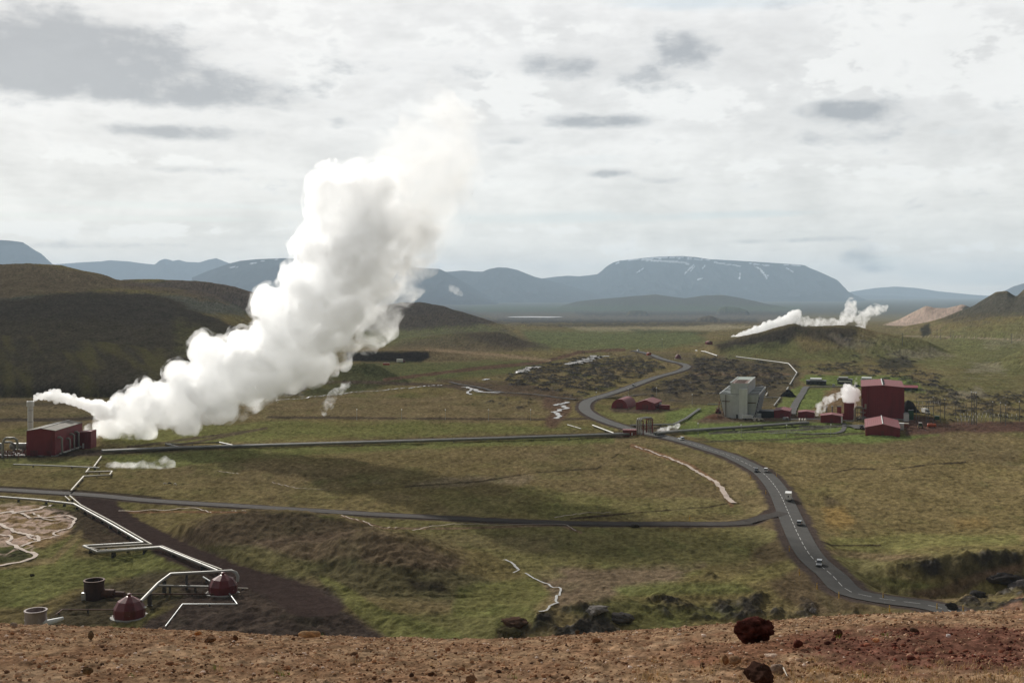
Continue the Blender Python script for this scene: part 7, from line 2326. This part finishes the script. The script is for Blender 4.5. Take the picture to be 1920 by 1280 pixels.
def gantry(label, px0, px1, py, h, hb):
    a = on_ground(px0, py); b = on_ground(px1, py); d = b - a
    t = thing('gantry', label, 'gantry', a, math.atan2(d.y, d.x)); L = math.hypot(d.x, d.y)
    n = 2
    for i in range(n + 1):
        MB().tube([(L * i / n, 0, -0.5), (L * i / n, 0, h)], [0.14, 0.10], 8).build('post', M_POLE, t)
    for z in hb:
        MB().b0(-0.2, L + 0.2, -0.14, 0.14, z - 0.14, z + 0.14).build('beam', M_POLE, t)
    for i in range(6):
        x = L * (i + 0.5) / 6
        MB().tube([(x, 0, hb[0] - 0.15), (x, 0, hb[0] - 1.5)], 0.09, 6).build('insulator', M_LAMP, t)
    MB().tube([(0, 0, h - 0.2), (L / 2, 0, h - 1.0), (L, 0, h - 0.2)], 0.03, 5).build('cable', M_POLE, t)


gantry('wide dark steel gantry with two beams behind the transformers', 1718, 1763, 792, 12.4, (10.6, 8.2))
gantry('nearer dark gantry of slim posts at the left of the switchyard', 1723, 1750, 797, 11.5, (9.4,))
gantry('far low gantry on the grass at the right of the switchyard', 1771, 1812, 786, 8.5, (7.2,))
ins = thing('insulator_post', None, 'insulator', (0, 0, 0), 0, 'small grey insulator posts of the switchyard')
MB().tube([(0, 0, -0.3), (0, 0, 2.2)], 0.09, 6).build('post', M_STEEL, ins)
MB().lathe([(0.1, 2.2), (0.2, 2.35), (0.12, 2.6), (0.2, 2.8), (0.12, 3.05), (0.16, 3.3)], seg=8).build('stack', M_LAMP, ins)
ins['label'] = 'small grey insulator post standing on the brown switchyard gravel'
first = True
for row, (py, x0, x1, n) in enumerate(((786, 1800, 1850, 8), (791, 1802, 1856, 8), (797, 1796, 1830, 6), (788, 1864, 1906, 6))):
    for i in range(n):
        o = ins if first else copy_tree(ins); first = False
        o.location = on_ground(x0 + (x1 - x0) * i / (n - 1), py)
# poles on the far right hillside and by the road
far = pole('power_pole', 13.0, 0.3, 'power poles on the right hillside')
fs = [(1692, 648, 'leftmost power pole below the dark outcrop on the right hillside'), (1757, 634, 'power pole on the right hillside, left of a close pair'), (1764, 636, 'left pole of the close pair on the right hillside'), (1783, 634, 'right pole of the close pair on the right hillside'),
      (1787, 638, 'power pole just right of the close pair on the right hillside'), (1897, 645, 'rightmost power pole on the green right hillside')]
for i, (px, py, lab) in enumerate(fs):
    o = far if i == 0 else copy_tree(far)
    o.location = on_ground(px, py); o['label'] = lab
mast = pole('radio_mast', 11.0, 0.3, None, False); mast.location = on_ground(1241.5, 652); mast['label'] = 'pale mast beside the far end of the road'
t, p = at_rot(1271.5, 672, 0, 'well_dome', 'small distant red well dome left of the dark lava hill', 'well dome')
MB().lathe([(3.2, -0.5), (3.0, 1.8), (1.8, 3.6), (0.3, 4.4)], seg=9).build('dome', M_DARKRED, t); MB().lathe([(3.7, -0.6), (3.7, 0.2)], seg=16).build('base_slab', M_CONC, t)
t, p = at_rot(1218, 666, R(20), 'hut', 'tiny red hut beside the far road', 'hut')
MB().b0(-2, 2, 0, 3, -0.3, 2.2).build('wall', M_ORANGE, t); gable_roof(4, 3, 2.2, 0.8).build('roof', M_REDROOF, t)
t, p = at_rot(1331, 646, R(20), 'hut', 'small red hut at the foot of the distant white steam', 'hut')
MB().b0(-4, 4, 0, 5, -0.5, 3.4).build('wall', M_REDP, t); gable_roof(8, 5, 3.4, 1.2).build('roof', M_REDROOF, t)


# ------------------------------------------------------------------ sheep
def skin_body(name, pts, edges, radii, m, parent, sub=1):
    me = bpy.data.meshes.new(name + '_skeleton'); me.from_pydata([tuple(p) for p in pts], edges, []); me.update()
    o = bpy.data.objects.new(name + '_skeleton', me); COL.objects.link(o)
    sk = o.modifiers.new('skin', 'SKIN')
    for i, r_ in enumerate(radii):
        me.skin_vertices[0].data[i].radius = (r_, r_); me.skin_vertices[0].data[i].use_root = (i == 0)
    sb = o.modifiers.new('sub', 'SUBSURF'); sb.levels = sub; sb.render_levels = sub
    dg = bpy.context.evaluated_depsgraph_get(); out = bpy.data.meshes.new_from_object(o.evaluated_get(dg)); out.name = name
    bpy.data.objects.remove(o); bpy.data.meshes.remove(me)
    return link_mesh(name, out, m, parent, smooth=True)


def sheep(label, px, py, rz, m, hm):
    p = on_ground(px, py); t = thing('sheep', label, 'sheep', p, rz, 'sheep grazing in the meadow')
    pts = [(-0.35, 0, 0.68), (0.0, 0, 0.70), (0.35, 0, 0.70), (0.55, 0, 0.62), (0.74, 0, 0.34), (0.86, 0, 0.16)]
    ed = [(0, 1), (1, 2), (2, 3), (3, 4), (4, 5)]; rd = [0.25, 0.30, 0.26, 0.15, 0.10, 0.06]
    for x, pa in ((-0.36, 0), (0.34, 2)):
        for s in (-1, 1):
            i = len(pts); pts += [(x + (-0.05 if x < 0 else 0), s * 0.16, 0.36), (x + (0.03 if x < 0 else -0.01), s * 0.15, 0.18), (x, s * 0.15, 0.02)]
            ed += [(pa, i), (i, i + 1), (i + 1, i + 2)]; rd += [0.09, 0.045, 0.045]
    i = len(pts); pts += [(-0.62, 0, 0.56)]; ed += [(0, i)]; rd += [0.05]
    skin_body('body', pts, ed, rd, m, t)
    for s in (-1, 1):
        MB().tube([(0.72, s * 0.07, 0.42), (0.70, s * 0.2, 0.44)], [0.035, 0.015], 6).build('ear', hm, t)


sheep('white sheep grazing, left of the three in the meadow', 308.5, 909, R(15), M_WOOL, M_WOOL)
sheep('black sheep grazing between the two white ones', 318.5, 908.5, R(190), M_DWOOL, M_DWOOL)
sheep('white sheep grazing, right of the three in the meadow', 328, 910, R(-30), M_WOOL, M_WOOL)

# ------------------------------------------------------------------ lone rocks in the valley
for name, label, px, py, w, h, c, sd in (('boulder', 'dark mossy boulder at the foot of the slope left of the lichen covered outcrop', 962, 1194, 40, 18, C(74, 70, 48), 61), ('boulder', 'brown hummock of rock by the end of the brook', 968, 1174, 46, 16, C(84, 66, 54), 62),
                                         ('boulder', 'grey lichen covered crag on top of the outcrop', 1118, 1150, 46, 16, C(120, 116, 108), 63), ('boulder', 'dark jagged crag right of the grey lichen covered crag', 1165, 1166, 52, 18, C(78, 75, 70), 64),
                                         ('boulder', 'small dark boulder low on the outcrop', 1082, 1183, 26, 12, C(62, 60, 54), 65), ('boulder', 'black lava block at the right of the grassy slope', 1888, 1096, 50, 24, C(60, 57, 54), 66),
                                         ('boulder', 'dark lava lump beside the yellow marker posts', 1785, 1142, 22, 14, C(58, 55, 50), 67), ('boulder', 'flat topped dark lava block above the yellow marker posts', 1833, 1122, 34, 16, C(62, 60, 56), 68),
                                         ('boulder', 'grey lava block above the bare reddish slope', 1912, 1108, 46, 24, C(92, 88, 84), 69), ('boulder', 'lone dark rock beside the gravel side road', 1192, 988, 14, 6, C(60, 56, 48), 70),
                                         ('boulder', 'dark stone on the grass left of the dark well pad', 60, 1080, 9, 5, C(66, 62, 52), 71), ('boulder', 'grey boulder on the edge of the road cut above the gravel crest', 1524, 1150, 14, 12, C(120, 116, 112), 72)):
    rock(name, label, px, py, w, h, c, sd, 0.4, 4, 0.9, on_ground)

# ------------------------------------------------------------------ the smaller steam
def small_steam(label, pts, count, voxel, amp, scale, dens, seed, soft=None, frac=(0.25, 0.5)):
    P = path_px(pts)
    t = thing('steam_plume', label, 'steam plume', Vector(P[0][:3]))
    me = steam_mesh('steam', puffs_along(P, 1.0, count, frac[0], frac[1], seed) if not soft else puffs_along(P, 1.0, count, 0.3, 0.6, seed), voxel, amp, scale, seed)
    n = len(me.vertices); co = np.empty(n * 3, np.float32); me.vertices.foreach_get('co', co)
    co = (co.reshape(-1, 3) - np.array(P[0][:3])[None]).astype(np.float32); me.vertices.foreach_set('co', co.ravel()); me.update()
    link_mesh('steam', me, steam_mat('steam_%d' % seed, dens, 0.5, soft, 0.03 if not soft else 0.0), t, smooth=True)
    return t


y0 = 498
small_steam('small white steam trail blowing right from the pale stack', [(57, 751, y0, 4), (66, 747, y0, 7), (80, 742, y0, 10), (98, 741, y0, 13), (118, 746, y0, 14), (138, 752, y0 + 2, 13), (158, 757, y0 + 4, 15), (180, 764, y0 + 6, 18), (205, 770, y0 + 7, 22)], 60, 0.22, 0.5, 1.6, 0.55, 71)
small_steam('low wispy steam drifting over the grass below the separator building', [(182, 877, 432, 5), (205, 874, 432, 13), (235, 877, 430, 16), (262, 881, 428, 17), (290, 880, 427, 18), (318, 872, 426, 18)], 34, 0.4, 0.9, 3.4, 0.2, 72, (0.22, 0.44, 0.70))
small_steam('low steam leaking at the right foot of the pipe portal', [(1226, 811, 531, 2.5), (1236, 806, 532, 5), (1250, 804, 533, 6.5), (1264, 801, 534, 6.5), (1276, 797, 535, 5)], 30, 0.22, 0.5, 1.6, 0.5, 73, (0.5, 0.40, 0.60))
ys = 592
small_steam('white steam cloud rising from the red steam tower', [(1593, 760, ys, 8), (1596, 750, ys, 13), (1595, 740, ys, 18), (1592, 730, ys + 1, 13)], 40, 0.3, 0.8, 2.4, 0.4, 74)
small_steam('thin wisp of steam above the white steam cloud', [(1590, 728, ys + 2, 9), (1600, 722, ys + 4, 7), (1606, 712, ys + 6, 6), (1611, 706, ys + 8, 5)], 14, 0.35, 0.8, 2.4, 0.35, 75, (0.4, 0.46, 0.66))
small_steam('frayed steam wisps rising behind the low red sheds', [(1532, 776, ys, 6), (1538, 764, ys + 2, 11), (1548, 754, ys + 4, 10), (1562, 744, ys + 5, 10), (1576, 740, ys + 5, 8)], 26, 0.35, 0.8, 2.6, 0.4, 76, (0.4, 0.42, 0.62))
yd = 1750
small_steam('distant white steam streaming along the dark lava hill', [(1335, 644, yd - 40, 2.5), (1358, 639, yd - 20, 5), (1383, 632, yd, 7), (1412, 622, yd, 9), (1440, 612, yd, 11), (1466, 603, yd, 12), (1486, 595, yd, 13), (1496, 586, yd, 9)], 130, 0.8, 1.8, 5.0, 0.2, 77, None, (0.25, 0.5))
small_steam('thin distant steam trailing low behind the crest of the dark lava hill', [(1496, 600, yd + 20, 11), (1520, 604, yd + 30, 10), (1545, 603, yd + 40, 11), (1572, 606, yd + 50, 8)], 40, 1.2, 2.4, 7.0, 0.10, 82, (0.10, 0.40, 0.62))
small_steam('distant steam puffs rising behind the top of the lava hill', [(1576, 606, yd + 60, 10), (1588, 594, yd + 60, 14), (1597, 578, yd + 60, 14), (1595, 563, yd + 60, 8)], 40, 1.2, 2.6, 8.0, 0.13, 78, (0.09, 0.39, 0.60))
small_steam('distant ragged steam drifting right of the lava hill top', [(1618, 616, yd + 60, 9), (1612, 600, yd + 60, 12), (1622, 589, yd + 60, 13), (1640, 582, yd + 60, 13), (1658, 578, yd + 60, 9)], 40, 1.2, 2.6, 8.0, 0.13, 79, (0.09, 0.39, 0.60))
small_steam('faint ragged steam scrap above the brown field right of the big plume', [(608, 772, 560, 10), (616, 752, 560, 13), (636, 736, 560, 13), (650, 722, 560, 10)], 26, 0.6, 1.2, 4.0, 0.16, 80, (0.22, 0.46, 0.66))
small_steam('faint small cloud in front of the blue mountains right of the big plume', [(845, 537, 2600, 7), (855, 545, 2600, 10), (864, 550, 2600, 7)], 14, 2.0, 4.0, 12.0, 0.02, 81, (0.03, 0.38, 0.62))
